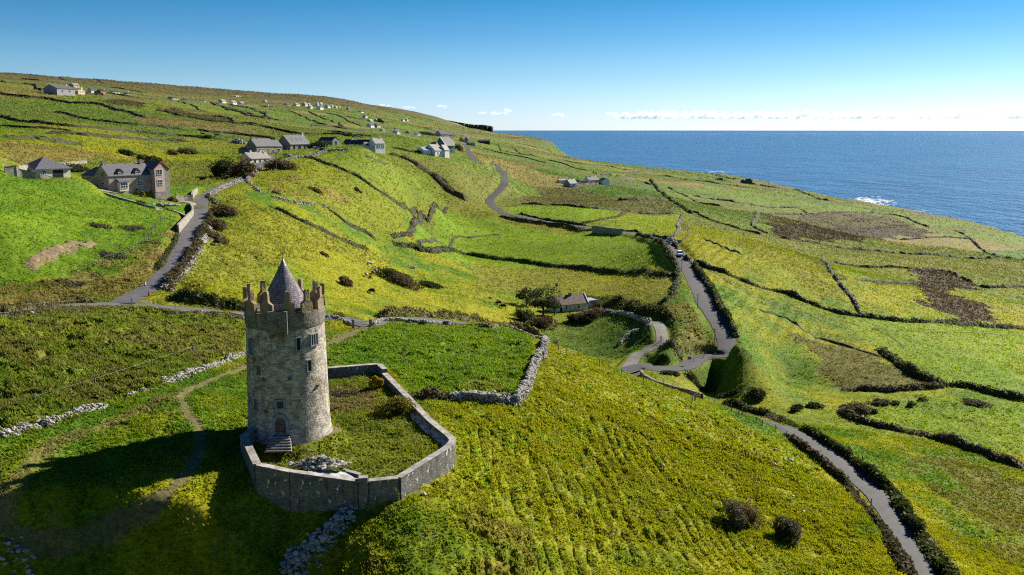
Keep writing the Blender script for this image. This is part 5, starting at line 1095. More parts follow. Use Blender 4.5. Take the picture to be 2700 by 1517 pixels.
def build_bawn():
    E = empty('bawn_wall', BAWN[4] - [0, 0, 3], 0, 'low grey enclosure wall with flat coping stones around the foot of the round tower', 'castle wall')
    inv = np.array(E.location)
    low = lambda X, Y: np.minimum(gz(X, Y), gz(X * 1.0, Y) ) - 0.8
    def base(X, Y):
        b = np.full(len(X), 99.0)
        for dx in (-1.2, 0, 1.2):
            for dy in (-1.2, 0, 1.2): b = np.minimum(b, gz(X + dx, Y + dy))
        return b - 0.5
    def run(P, thick=0.75, sub=1.2, cope=True, name='wall'):
        D, V, Q, UV = wall_run(P, thick, base, sub); o = mobj(name, V - inv, [Q], M_BAWN, E); set_uv(o, UV)
        if cope: coping(D, thick + 0.10, 0.09, parent=o).location = -inv
        return o
    B = BAWN
    run(np.array([B[0], B[1]]), 0.7, 2.0); run(np.array([B[1], B[2]]), 0.8, 0); run(np.array([B[2], B[3]]), 0.8, 0)
    run(np.array([B[3], B[4]]), 0.8, 0)
    c = B[4] + [0.1, 0.05, 0.35]; run(np.array([c, pt(970, 1258, 86.3)]), 0.8, 0)
    drop = B[5].copy(); p6 = np.array(pt(972, 1268, 85.75)); run(np.array([p6, drop]), 0.8, 1.2); run(B[5:13], 0.8, 0.8)
    run(np.array([B[12] + [0, .6, .5], B[13]]), 0.8, 0); run(B[13:16], 0.8, 2.0)
    # broad slabbed wall walk behind the front stretch, and the plastered ledge along the right-hand wall
    a, b = B[3] * 0.75 + B[4] * 0.25, B[3] * 0.06 + B[4] * 0.94; t = (b - a) / np.linalg.norm(b - a); nrm = np.array([-t[1], t[0], 0]); mb = MB(); k = 8
    for i in range(k):
        p, q = a + (b - a) * (i + 0.02) / k, a + (b - a) * (i + 0.98) / k; w = 2.3 if i < 3 else 1.9
        lo = [p + nrm * 0.42, q + nrm * 0.42, q + nrm * w, p + nrm * w]; lo = [x + np.array([0, 0, 0.04 + 0.02 * rng.random()]) for x in lo]
        V = np.array([x - [0, 0, 0.9] for x in lo] + lo); mb.add(V, [[[0, 3, 2, 1], [4, 5, 6, 7], [0, 1, 5, 4], [1, 2, 6, 5], [2, 3, 7, 6], [3, 0, 4, 7]]])
    V, P = mb.out(); mobj('wall_walk', V - inv, P, M_RENDER, E)
    D = densify(B[8:12], 0.9); T = side(D); n = len(D); rows = []
    s = -1
    for q, dz in ((0.40, -0.95), (0.40, -0.55), (1.15, -0.75), (1.2, -1.6)): rows.append(np.c_[D[:, 0] + s * T[:, 0] * q, D[:, 1] + s * T[:, 1] * q, D[:, 2] + dz])
    V = np.concatenate(rows); i = np.arange(n - 1); Q = np.concatenate([np.stack([r * n + i, r * n + i + 1, (r + 1) * n + i + 1, (r + 1) * n + i], -1) for r in range(3)])
    mobj('plaster_ledge', V - inv, [Q], M_RENDER, E)
    # short inner parapet beside the front corner
    m = MB(); p, q = pt(905, 1240, 86.2), pt(950, 1252, 86.2); D, V, Q, UV = wall_run(np.array([p, q]), 0.45, base, 0); o = mobj('inner_parapet', V - inv, [Q], M_BAWN, E); set_uv(o, UV); coping(D, 0.6, 0.1, parent=o).location = -inv
    return E
build_bawn()
# rubble heap on the wall walk
def rubble_heap(px, zs, label, n=160, spread=(2.6, 0.9), size=0.28, name='rubble_heap', grass=160, rot=0.0, hh=0.9):
    g = np.random.default_rng(len(label)); c = np.array(px); q = g.normal(size=(n, 2)) * 0.5
    cs, sn = math.cos(rot), math.sin(rot); lx, ly = q[:, 0] * spread[0], q[:, 1] * spread[1]; x = c[0] + lx * cs - ly * sn; y = c[1] + lx * sn + ly * cs
    z = c[2] + np.maximum(0, hh * np.exp(-(q ** 2).sum(1) * 1.6) * g.random(n) ** 0.6) - 0.1
    V, F = stones(np.c_[x, y, z], (size * (0.5 + 0.8 * g.random(n)))[:, None] * np.c_[1.3 * np.ones(n), np.ones(n), 0.6 * np.ones(n)], g); nt = len(V)
    k = g.integers(0, n, max(grass, 1)); bv, bf = blades(np.c_[x, y, z][k] + g.normal(size=(len(k), 3)) * 0.15, 0.5, g, 0.8, 0.1)
    o = mobj(name, np.r_[V, bv], [np.r_[F, bf + nt]], [M_DRYSTONE, M_DRYGRASS]); mi = np.r_[np.zeros(len(F), np.int32), np.ones(len(bf), np.int32)]; o.data.polygons.foreach_set('material_index', mi)
    return tag(o, label, 'rubble heap')
_d = BAWN[4] - BAWN[3]
rubble_heap(np.array(pt(838, 1226, 87.0)), 0, 'heap of loose stones and dry grass lying on the front enclosure wall', 200, (3.0, 1.1), 0.28, rot=math.atan2(_d[1], _d[0]), hh=1.1, grass=260)

# ---------------------------------------------------------------- houses
M_WHITE = mat('white_limewash', (.62, .62, .62), col2=(.82, .82, .80), scale=0.8, bump=0.15); M_OLDWHITE = mat('peeling_blue_shade_limewash', (.30, .36, .42), col2=(.72, .74, .76), scale=0.9, bump=0.3)  # old limewash: the blue of shaded walls is put into its colour
M_HSTONE = stone_mat('house_stone', 1.0, (.24, .225, .19), (.33, .305, .26), (.30, .28, .25), 0.02, 0.42, 0.16, 0.4); M_PINK = mat('pink_render', (.40, .30, .26), col2=(.50, .39, .34), scale=1.0)
M_CREAM = mat('cream_render', (.50, .45, .35), col2=(.62, .57, .46), scale=0.7); M_GREYWALL = mat('grey_render', (.22, .23, .24), col2=(.32, .32, .32), scale=0.8)
M_ROOF = mat('blue_slate', (.060, .062, .075), 0.6, col2=(.115, .115, .135), scale=2.2, bump=0.4, bscale=7); M_ROOFG = mat('grey_slate', (.16, .15, .15), 0.7, col2=(.26, .245, .235), scale=1.5, bump=0.4, bscale=7)
M_ROOFD = mat('dark_slate', (.022, .024, .032), 0.6, col2=(.045, .047, .058), scale=2.0, bump=0.4, bscale=7); M_ROOFOLD = mat('mossy_old_slate', (.085, .068, .060), 0.85, col2=(.21, .175, .155), scale=1.6, bump=0.6, bscale=5)
M_FRAME = mat('white_frame', (.70, .70, .68), 0.5, var=.05); M_DOORP = mat('dark_door_paint', (.03, .035, .04), 0.5); M_GREEN = mat('green_render', (.10, .20, .19), col2=(.15, .26, .25)); M_RED = mat('red_trim', (.40, .05, .06), 0.5); M_TIN = mat('tin_roof', (.30, .33, .38), 0.45, col2=(.42, .46, .50), metal=0.3)
M_PLAINSTONE = mat('plain_stone', (.17, .155, .13), col2=(.32, .295, .255), scale=1.1, bump=0.4, bscale=4)

class House:
    """local frame: x runs to the right of the front wall's outward side, y along the house away from the viewer, origin at the near front corner"""
    def __init__(s, u, v, hd, label, name='cottage', cat='house', group=None, sink=0.0):
        p = at(u, v); s.p = p
        # the floor is level at the lowest corner
        s.E = empty(name, (p[0], p[1], p[2] - sink), -R(hd), label, cat, group)
    def walls(s, L, W, h, rh, m=M_WHITE, x0=0.0, y0=0.0, ridge='y', name='wall', hip=False, base=-7.0):
        """body from y0..y0+L, x from x0-W..x0; gable ends closed up to the ridge"""
        mb = MB()
        if hip: mb.box((x0 - W / 2, y0 + L / 2, (h + base) / 2), (W, L, h - base))
        elif ridge == 'y':
            mb.prism([(x0 - W, base), (x0, base), (x0, h), (x0 - W / 2, h + rh), (x0 - W, h)], 'y', y0, y0 + L)
        else:
            mb.prism([(y0, base), (y0 + L, base), (y0 + L, h), (y0 + L / 2, h + rh), (y0, h)], 'x', x0 - W, x0)
        o = mb.build(name, m, s.E); box_uv(o); return o
    def roof(s, L, W, h, rh, m=M_ROOF, x0=0.0, y0=0.0, ridge='y', over=0.25, name='roof', hip=False, t=0.16):
        mb = MB(); e = over
        if hip:
            q = min(L, W) / 2; a, b, c, d = (x0 - W - e, y0 - e), (x0 + e, y0 - e), (x0 + e, y0 + L + e), (x0 - W - e, y0 + L + e)
            if L > W: r1, r2 = (x0 - W / 2, y0 + q), (x0 - W / 2, y0 + L - q)
            else: r1, r2 = (x0 - W + q, y0 + L / 2), (x0 - q, y0 + L / 2)
            V = [(*a, h), (*b, h), (*c, h), (*d, h), (*r1, h + rh), (*r2, h + rh)] + [(*p, h - t) for p in (a, b, c, d)]
            tri = [[0, 1, 4], [2, 3, 5]] if L > W else [[3, 0, 4], [1, 2, 5]]; quad = [[1, 2, 5, 4], [3, 0, 4, 5]] if L > W else [[0, 1, 5, 4], [2, 3, 4, 5]]
            mb.add(V, [tri, quad + [[6, 7, 1, 0], [7, 8, 2, 1], [8, 9, 3, 2], [9, 6, 0, 3], [9, 8, 7, 6]]])
        else:
            dz = e * rh / ((W if ridge == 'y' else L) / 2)
            if ridge == 'y':
                for sg in (-1, 1):
                    xe = x0 - W / 2 + sg * (W / 2 + e); xm = x0 - W / 2
                    mb.prism([(xe, h - dz + 0.03), (xm, h + rh + 0.03), (xm, h + rh + t + 0.03), (xe, h - dz + t + 0.03)], 'y', y0 - e * .6, y0 + L + e * .6)
            else:
                for sg in (-1, 1):
                    ye = y0 + L / 2 + sg * (L / 2 + e); ym = y0 + L / 2
                    mb.prism([(ye, h - dz + 0.03), (ym, h + rh + 0.03), (ym, h + rh + t + 0.03), (ye, h - dz + t + 0.03)], 'x', x0 - W - e * .6, x0 + e * .6)
        return mb.build(name, m, s.E)
    def chimney(s, x, y, z, hgt=1.4, w=0.8, m=M_WHITE, roof=None):
        mb = MB().box((x, y, z + hgt / 2 - 0.5), (w, w, hgt + 1.0)).box((x, y, z + hgt + 0.06), (w + 0.2, w + 0.2, 0.14)); o = mb.build('chimney', m, roof or s.E); box_uv(o) if m is M_HSTONE else None
        MB().tube((x, y, z + hgt + 0.1), (x, y, z + hgt + 0.5), 0.14, 0.12).build('chimney_pot', M_ROOFOLD, o); return o
    def win(s, face, a, z, w=0.9, h=1.1, fm=M_FRAME, cols=2, rows=2, pos=0.0, pane=None):
        """face: 'f' front (x=pos), 'n' near gable (y=pos), a = distance along, z = sill height"""
        f, g = MB(), MB(); k = 0.11
        def bx(mb, ca, cz, sa, sz, off, dep):
            if face == 'f': mb.box((pos + off, ca, cz), (dep, sa, sz))
            else: mb.box((-ca, pos - off, cz), (sa, dep, sz))
        bx(f, a, z + h + k / 2, w + 2 * k, k, 0.03, 0.12); bx(f, a, z - k / 2, w + 2 * k + .1, k, 0.06, 0.2); bx(f, a - w / 2 - k / 2, z + h / 2, k, h, 0.03, 0.12); bx(f, a + w / 2 + k / 2, z + h / 2, k, h, 0.03, 0.12)
        for i in range(1, cols): bx(f, a - w / 2 + w * i / cols, z + h / 2, 0.07, h, 0.03, 0.10)
        for i in range(1, rows): bx(f, a, z + h * i / rows, w, 0.07, 0.031, 0.09)
        o = f.build('window', fm, s.E); bx(g, a, z + h / 2, w, h, 0.01, 0.06); g.build('pane', pane or M_GLASS, o); return o
    def door(s, face, a, w=1.0, h=2.0, m=M_DOORP, pos=0.0, z=0.0):
        mb = MB(); f = MB()
        for t, wd, hg, dep, off in ((mb, w, h, 0.08, 0.015), (f, w + 0.24, h + 0.12, 0.06, 0.008)):
            if face == 'f': t.box((pos + off, a, z + hg / 2), (dep, wd, hg))
            else: t.box((-a, pos - off, z + hg / 2), (wd, dep, hg))
        o = mb.build('door', m, s.E); f.build('door_frame', M_FRAME, o); return o

# big stone house
H = House(288.5, 501.5, 36, 'large grey stone house with dormer windows and chimneys beside the gravel drive', 'stone_house')
H.walls(15, 8, 4.3, 3.4, M_HSTONE); rf = H.roof(15, 8, 4.3, 3.4, M_ROOF)
H.walls(6.5, 8.0, 4.2, 2.6, M_HSTONE, x0=-8, y0=0.15, hip=True); H.roof(6.5, 8.0, 4.2, 2.6, M_ROOF, x0=-8, y0=0.15, hip=True)
H.walls(5.5, 9.0, 6.0, 2.3, M_HSTONE, x0=2.0, y0=14.5, ridge='x', name='gable_wing'); H.roof(5.5, 9.0, 6.0, 2.3, M_ROOF, x0=2.0, y0=14.5, ridge='x')
MB().prism([(14.6, -1.4), (18.2, -1.4), (18.2, 5.9), (16.9, 7.6), (14.6, 6.0)], 'x', 2.0, 2.06).build('pink_facing', M_PINK, H.E)
tr = MB(); tr.prism([(14.3, 5.75), (17.25, 8.25), (17.25, 8.55), (14.3, 6.05)], 'x', 2.12, 2.24).prism([(20.2, 5.75), (17.25, 8.25), (17.25, 8.55), (20.2, 6.05)], 'x', 2.12, 2.24); tr.build('bargeboard', M_RED, H.E)
for zz in (0.9, 4.2): H.win('f', 16.4, zz, 1.7, 1.6, pos=2.06, cols=3 if zz < 1 else 2)
H.win('f', 10.5, 0.9, 1.9, 1.5, cols=3); H.win('n', 3.2, 0.9, 1.3, 1.5); H.win('n', 11.5, 1.4, 0.9, 1.1, pos=0.15); H.door('n', 6.6, 1.0, 2.1)
for yy in (4.2, 10.0):
    d = MB().prism([(yy - .9, 3.9), (yy + .9, 3.9), (yy + .9, 5.3), (yy, 6.2), (yy - .9, 5.3)], 'x', -3.2, -0.15).build('dormer', M_HSTONE, H.E); box_uv(d)
    q = MB()
    for sg in (-1, 1): q.prism([(yy + sg * 1.15, 5.12), (yy, 6.28), (yy, 6.42), (yy + sg * 1.15, 5.26)], 'x', -3.4, 0.1)
    q.build('dormer_roof', M_ROOF, d); H.win('f', yy, 4.25, 1.1, 1.05, pos=-0.13)
d = MB().prism([(-4.1, 3.9), (-2.3, 3.9), (-2.3, 5.5), (-3.2, 6.4), (-4.1, 5.5)], 'y', -0.05, 3.0).build('dormer', M_HSTONE, H.E); box_uv(d); H.win('n', 3.2, 4.1, 1.1, 1.2, pos=-0.06, fm=M_GREEN)
bay = MB().box((0.7, 4.2, 0.9), (1.4, 3.0, 2.8)).build('bay', M_CREAM, H.E); MB().prism([(-0.05, 3.3), (1.75, 2.35), (1.75, 2.5), (-0.05, 3.5)], 'y', 2.4, 6.0).build('bay_roof', M_ROOF, bay); H.win('f', 4.2, 0.5, 2.3, 1.5, pos=1.41, cols=3)
H.chimney(-4, 0.9, 7.4, 1.3, 1.1, M_HSTONE, rf); H.chimney(-4, 13.6, 7.4, 1.3, 1.1, M_HSTONE, rf)
# outbuilding
H = House(97, 468, 36, 'small stone outbuilding with a pyramid slate roof left of the big stone house', 'outbuilding', 'outbuilding', sink=0.2)
H.walls(10, 10, 2.5, 3.2, M_CREAM, hip=True); H.roof(10, 10, 2.5, 3.4, M_ROOF, hip=True, over=0.5); MB().box((0.02, 6.3, 1.0), (0.1, 3.0, 2.2)).build('garage_door', M_DARK, H.E); H.win('f', 2.2, 1.0, 1.0, 1.0)
# white cottage
H = House(660.6, 434, 36, 'small white cottage with pale grey roof and two white chimneys below the stone houses')
H.walls(11.5, 7.2, 2.5, 2.7, M_WHITE); rf = H.roof(11.5, 7.2, 2.5, 2.7, M_ROOFG); H.chimney(-3.6, 3.0, 4.9, 1.1, .8, roof=rf); H.chimney(-3.6, 8.6, 4.9, 1.1, .8, roof=rf)
for a in (2.6, 8.2): H.win('f', a, 0.8, 0.7, 1.1, fm=M_DOORP)
H.door('f', 5.4, 1.0, 2.0)
# two storey stone house
H = House(677, 407.5, 36, 'long grey stone house with white framed windows and stone chimneys on the hill', 'stone_house')
H.walls(12.5, 9, 4.2, 3.9, M_HSTONE); rf = H.roof(12.5, 9, 4.2, 3.9, M_ROOF); H.walls(5.0, 8.4, 4.0, 3.3, M_HSTONE, y0=12.5); H.roof(5.0, 8.4, 4.0, 3.3, M_ROOF, y0=12.55)
H.chimney(-4.5, 0.7, 7.8, 1.4, 1.0, M_HSTONE, rf); H.chimney(-4.5, 16.5, 7.0, 1.4, 1.0, M_HSTONE, rf)
for a in (2.4, 4.2, 8.3): H.win('f', a, 1.2, 0.9, 1.7)
H.win('f', 15.2, 1.0, 1.7, 1.8); H.door('f', 11.2, 1.0, 2.2)
H = House(660, 407, 36, 'low dark roofed stone shed beside the long grey stone house', 'shed', 'shed'); H.walls(4.5, 10, 2.2, 1.4, M_PLAINSTONE, ridge='x'); H.roof(4.5, 10, 2.2, 1.4, M_ROOFD, ridge='x'); H.door('n', 5, .9, 1.9)
# house with skylights
H = House(765.7, 397, 36, 'stone house with a big slate roof, three skylights and one chimney', 'stone_house')
H.walls(15, 11.5, 3.6, 4.9, M_HSTONE); rf = H.roof(15, 11.5, 3.6, 4.9, M_ROOF, over=.4); H.chimney(-5.75, 14.2, 8.2, 1.6, .9, M_WHITE, rf)
MB().box((0.25, 7.5, 3.5), (0.3, 15.4, 0.25)).build('gutter', M_FRAME, H.E)
for a, w in ((3.0, 1.0), (7.2, 1.0), (10.8, 1.0)): H.win('f', a, 0.6, w, 2.0, fm=M_DARK, cols=1, rows=1)
H.door('f', 6.0, 1.2, 2.4)
for a in (4.0, 7.5, 10.6):
    c = math.atan2(4.9, 5.75); s_ = MB(); V = []
    for (p, q) in ((-2.0, a - .55), (-2.0, a + .55), (-3.9, a + .55), (-3.9, a - .55)): V.append((p, q, 3.6 + (-p) * 4.9 / 5.75 + 0.30))
    V = np.array(V); s_.add(np.r_[V - [0, 0, .12], V], [[[4, 5, 6, 7], [0, 1, 5, 4], [1, 2, 6, 5], [2, 3, 7, 6], [3, 0, 4, 7]]]); s_.build('skylight', mat('skylight_glass', (.10, .16, .24), 0.1), rf)
# long white inn
H = House(990, 406.5, 42, 'long white inn with dark slate roofs in a row on the hill crest', 'white_inn', sink=-3.0)
H.walls(8.5, 7.5, 3.8, 3.2, M_WHITE); rf = H.roof(8.5, 7.5, 3.8, 3.2, M_ROOFG); H.chimney(-3.75, 1.0, 6.8, 1.3, .9, roof=rf); H.chimney(-3.75, 7.4, 6.8, 1.3, .9, roof=rf)
H.walls(6.5, 15, 3.2, 2.9, M_WHITE, x0=-7.5, y0=0.3, ridge='x'); H.roof(6.5, 15, 3.2, 2.9, M_ROOFD, x0=-7.5, y0=0.3, ridge='x')
H.walls(6.5, 6, 3.0, 2.8, M_WHITE, x0=-22.5, y0=0.5, ridge='x'); H.roof(6.5, 6, 3.0, 2.8, M_ROOFD, x0=-22.7, y0=0.5, ridge='x', over=.1)
H.walls(6.5, 7.5, 3.2, 3.0, M_WHITE, x0=-28.5, y0=0.5, ridge='x'); rf2 = H.roof(6.5, 7.0, 3.2, 3.0, M_ROOFD, x0=-28.8, y0=0.5, ridge='x', over=.1)
H.walls(3.0, 4.0, 2.6, 2.0, M_WHITE, x0=-6.2, y0=-3.0); H.roof(3.0, 4.0, 2.6, 2.0, M_ROOFD, x0=-6.2, y0=-3.0)
for x in (-23.0, -29.0): H.chimney(x, 3.7, 5.9, 1.2, .8, roof=rf2)
for a in (1.8, 3.6, 5.6, 7.2): H.win('f', a, 0.9, 0.8, 1.7, cols=1)
for a, p in ((2.0, 0.0), (10.5, .3), (14, .3), (18, .3), (24.5, .5), (31, .5), (34, .5)): H.win('n', a, 1.1, 0.9, 1.2, pos=p)
H = House(877, 381, 36, 'grey barn with a dark roof behind the white inn', 'barn', 'barn'); H.walls(6, 14, 2.6, 2.0, M_GREYWALL, ridge='x'); H.roof(6, 14, 2.6, 2.0, M_ROOFD, ridge='x'); H.door('f', 3, 2.2, 2.2)
# ruined stone gables between cottage and house
H = House(697, 425, 36, 'roofless stone ruin with a broken gable right of the white cottage', 'stone_ruin', 'ruin'); m_ = MB(); m_.prism([(-4.5, -1), (0, -1), (0, 3.2), (-.8, 4.6), (-2.0, 5.2), (-4.5, 3.6)], 'y', 0, .6).prism([(0, -1), (6, -1), (6, 2.4), (3.5, 3.1), (2.2, 2.0), (0, 3.1)], 'x', -.6, -.02); o = m_.build('wall', M_PLAINSTONE, H.E)
H = House(731, 397.5, 36, 'short plain stone wall standing right of the long grey house', 'garden_wall', 'wall'); MB().prism([(-1, -1), (9, -1), (9, 2.6), (-1, 4.2)], 'x', -.5, 0).build('wall', M_PLAINSTONE, H.E)
# cottage in the hollow
H = House(1463, 822, 66, 'old peeling whitewashed cottage with mossy slate roof in the hollow', sink=0.2)
H.walls(13.5, 6.2, 2.4, 2.7, M_OLDWHITE); rf = H.roof(13.5, 6.2, 2.4, 2.7, M_ROOFOLD, over=.3); H.chimney(-3.1, 7.6, 4.8, 1.2, .9, M_PLAINSTONE, rf)
for a in (4.6, 9.6): H.win('f', a, 0.8, 0.55, 1.0, fm=M_OLDWHITE, cols=1, rows=1, pane=M_DARK)
H.door('f', 2.5, .9, 1.9, M_DARK)
MB().prism([(-6.4, 2.35), (-3.1, 5.28), (0.25, 2.35), (0.25, 2.6), (-3.1, 5.55), (-6.4, 2.6)], 'y', 13.35, 13.75).build('gable_coping', M_TIN, H.E)
an = MB().box((-4.4, 16.0, 0.6), (4.6, 4.2, 3.8)).build('annexe', M_PLAINSTONE, H.E); MB().prism([(-6.9, 2.6), (-1.9, 2.55), (-1.9, 2.75), (-6.9, 2.8)], 'y', 13.78, 18.3).build('annexe_roof', M_TIN, an)
# farmhouses in the middle distance
H = House(1553, 486, 55, 'white farmhouse with dark roof, white gables and chimneys below the clifftop fields'); H.walls(12, 8, 3.6, 3.0, M_WHITE); rf = H.roof(12, 8, 3.6, 3.0, M_ROOFD); H.chimney(-4, .7, 6.3, 1.4, .9, roof=rf); H.chimney(-4, 5, 6.3, 1.4, .9, roof=rf); H.walls(8, 6, 3.0, 2.2, M_WHITE, x0=5.0, y0=12, ridge='x'); H.roof(8, 6, 3.0, 2.2, M_ROOFD, x0=5.0, y0=12, ridge='x')
for a in (3, 6, 9): H.win('f', a, 1, 1, 1.3)
H = House(1503, 492, 48, 'small dark gabled house with lit white front left of the white farmhouse'); H.walls(9, 8, 2.4, 3.6, M_GREYWALL); rf = H.roof(9, 8, 2.4, 3.6, M_ROOFD); H.chimney(-4, 2, 5.6, 1.2, .8, M_ROOFOLD, rf); H.chimney(-4, 6.5, 5.6, 1.2, .8, M_PLAINSTONE, rf); MB().box((.05, 4.5, 1.0), (.1, 9, 2.4)).build('front_render', M_WHITE, H.E); H.door('f', 4.5, 1, 1.9, pos=.1)
H = House(1530, 485, 55, 'low dark shed between the small dark house and the white farmhouse', 'shed', 'shed'); H.walls(6, 8, 2.6, 1.2, M_GREYWALL); H.roof(6, 8, 2.6, 1.2, M_ROOFD); H.door('n', 3, 2, 2)
H = House(1475, 481, 70, 'low white roofed shed at the end of the side track', 'shed', 'shed'); H.walls(14, 6, 1.6, 1.0, M_WHITE); H.roof(14, 6, 1.6, 1.0, M_TIN)
H = House(1147.7, 410.5, 36, 'white cottage with tan roof beside the trees at the roadside'); H.walls(9, 11, 3.4, 4.2, M_WHITE); rf = H.roof(9, 11, 3.4, 4.2, M_ROOFG); H.chimney(-5.5, 8, 7.2, 1.5, 1, roof=rf); H.walls(5, 6, 3.6, 3.6, M_WHITE, x0=1.2, y0=9); H.roof(5, 6, 3.6, 3.6, M_ROOF, x0=1.2, y0=9); H.win('f', 3, 1, 1, 1.4); H.win('f', 6, 1, 1, 1.4)
H = House(1118, 405, 50, 'tiny white shed left of the tan roofed cottage', 'shed', 'shed'); H.walls(6, 9, 2.2, 2.2, M_WHITE); H.roof(6, 9, 2.2, 2.2, M_TIN)
H = House(1176.5, 400, 42, 'green gabled house with white edged roof beside the trees'); H.walls(9, 12, 4.5, 6.0, M_GREEN); rf = H.roof(9, 12, 4.5, 6.0, M_ROOFD, over=.5); MB().prism([(-6.2, 10.3), (0.4, 4.2), (0.4, 4.6), (-6.2, 10.9)], 'y', -.5, -.2).build('bargeboard', M_FRAME, rf); H.win('f', 2, 1, 1, 2); H.win('f', 6, 1, 1, 2)
H = House(1183, 388, 42, 'grey house with white gable edge behind the green gabled house'); H.walls(10, 10, 4, 5, M_GREYWALL); H.roof(10, 10, 4, 5, M_ROOF, over=.4); H.win('f', 4, 1, 1, 1.5)
H = House(1222, 374, 48, 'dark roofed house with bright white gable beside the road end'); H.walls(12, 13, 4, 5, M_GREYWALL); H.roof(12, 13, 4, 5, M_ROOFD); H.walls(5, 8, 5, 4, M_WHITE, x0=2, y0=9); H.roof(5, 8, 5, 4, M_ROOFD, x0=2, y0=9); H.win('f', 3, 1, 1, 1.5)
H = House(1235, 382, 60, 'low stone house with white gable nearest the road end'); H.walls(14, 8, 2.6, 2.8, M_PLAINSTONE); H.roof(14, 8, 2.6, 2.8, M_ROOFD); MB().box((.05, 12, 1), (.1, 3, 2.6)).build('white_gable', M_WHITE, H.E)
H = House(1262, 378, 80, 'long dark barn with a rounded roof at the road end', 'barn', 'barn'); H.walls(22, 14, 4, 2.8, M_ROOFD); H.roof(22, 14, 4, 2.8, M_ROOFD)
H = House(1163, 362, 45, 'cream gabled house in a row beyond the roadside trees'); H.walls(18, 18, 5, 7, M_CREAM); H.roof(18, 18, 5, 7, M_ROOFD); H.win('f', 6, 1, 2, 2)
H = House(1180, 363, 45, 'pale pink house right of the cream gabled house'); H.walls(14, 18, 5, 6, M_PINK); H.roof(14, 18, 5, 6, M_ROOFD)
H = House(1190, 363.5, 45, 'small cream house at right end of the far row'); H.walls(12, 14, 4, 4, M_CREAM); H.roof(12, 14, 4, 4, M_ROOFD)
# ruin on the cliff edge
def ruin(u, v, label, w, hgt, twin):
    p = at(u, v); E = empty('castle_ruin', p, R(-8), label, 'ruin'); mb = MB()
    def blk(x, wd, hh, dp=9.0):
        pr = [(x - wd / 2, -2), (x + wd / 2, -2), (x + wd / 2 * .96, hh * .55), (x + wd * .30, hh * .86), (x + wd * .12, hh), (x - wd * .22, hh * .97), (x - wd * .40, hh * .74), (x - wd / 2, hh * .5)]
        mb.prism(pr, 'y', -dp / 2, dp / 2)
    blk(-w * .30, w * .36, hgt * .82); blk(w * .16, w * .62, hgt)
    mb.build('wall', mat('dark_ruin_stone', (.045, .045, .045), col2=(.10, .10, .095), scale=.5, bump=.6, bscale=1.0), E)
    rub = MB()
    for k in range(14): rub.box((rng.uniform(-w * .9, w * .9), rng.uniform(-10, -5), .3), (rng.uniform(.8, 2), 1, 1.0), rng.uniform(0, 3))
    rub.build('fallen_stone', M_MOSSY, E)
ruin(1968, 486.5, 'dark twin topped stone ruin standing alone on the clifftop', 22, 11, True); ruin(1896, 475.5, 'low dark ruin left of the taller clifftop ruin', 15, 4.5, False)
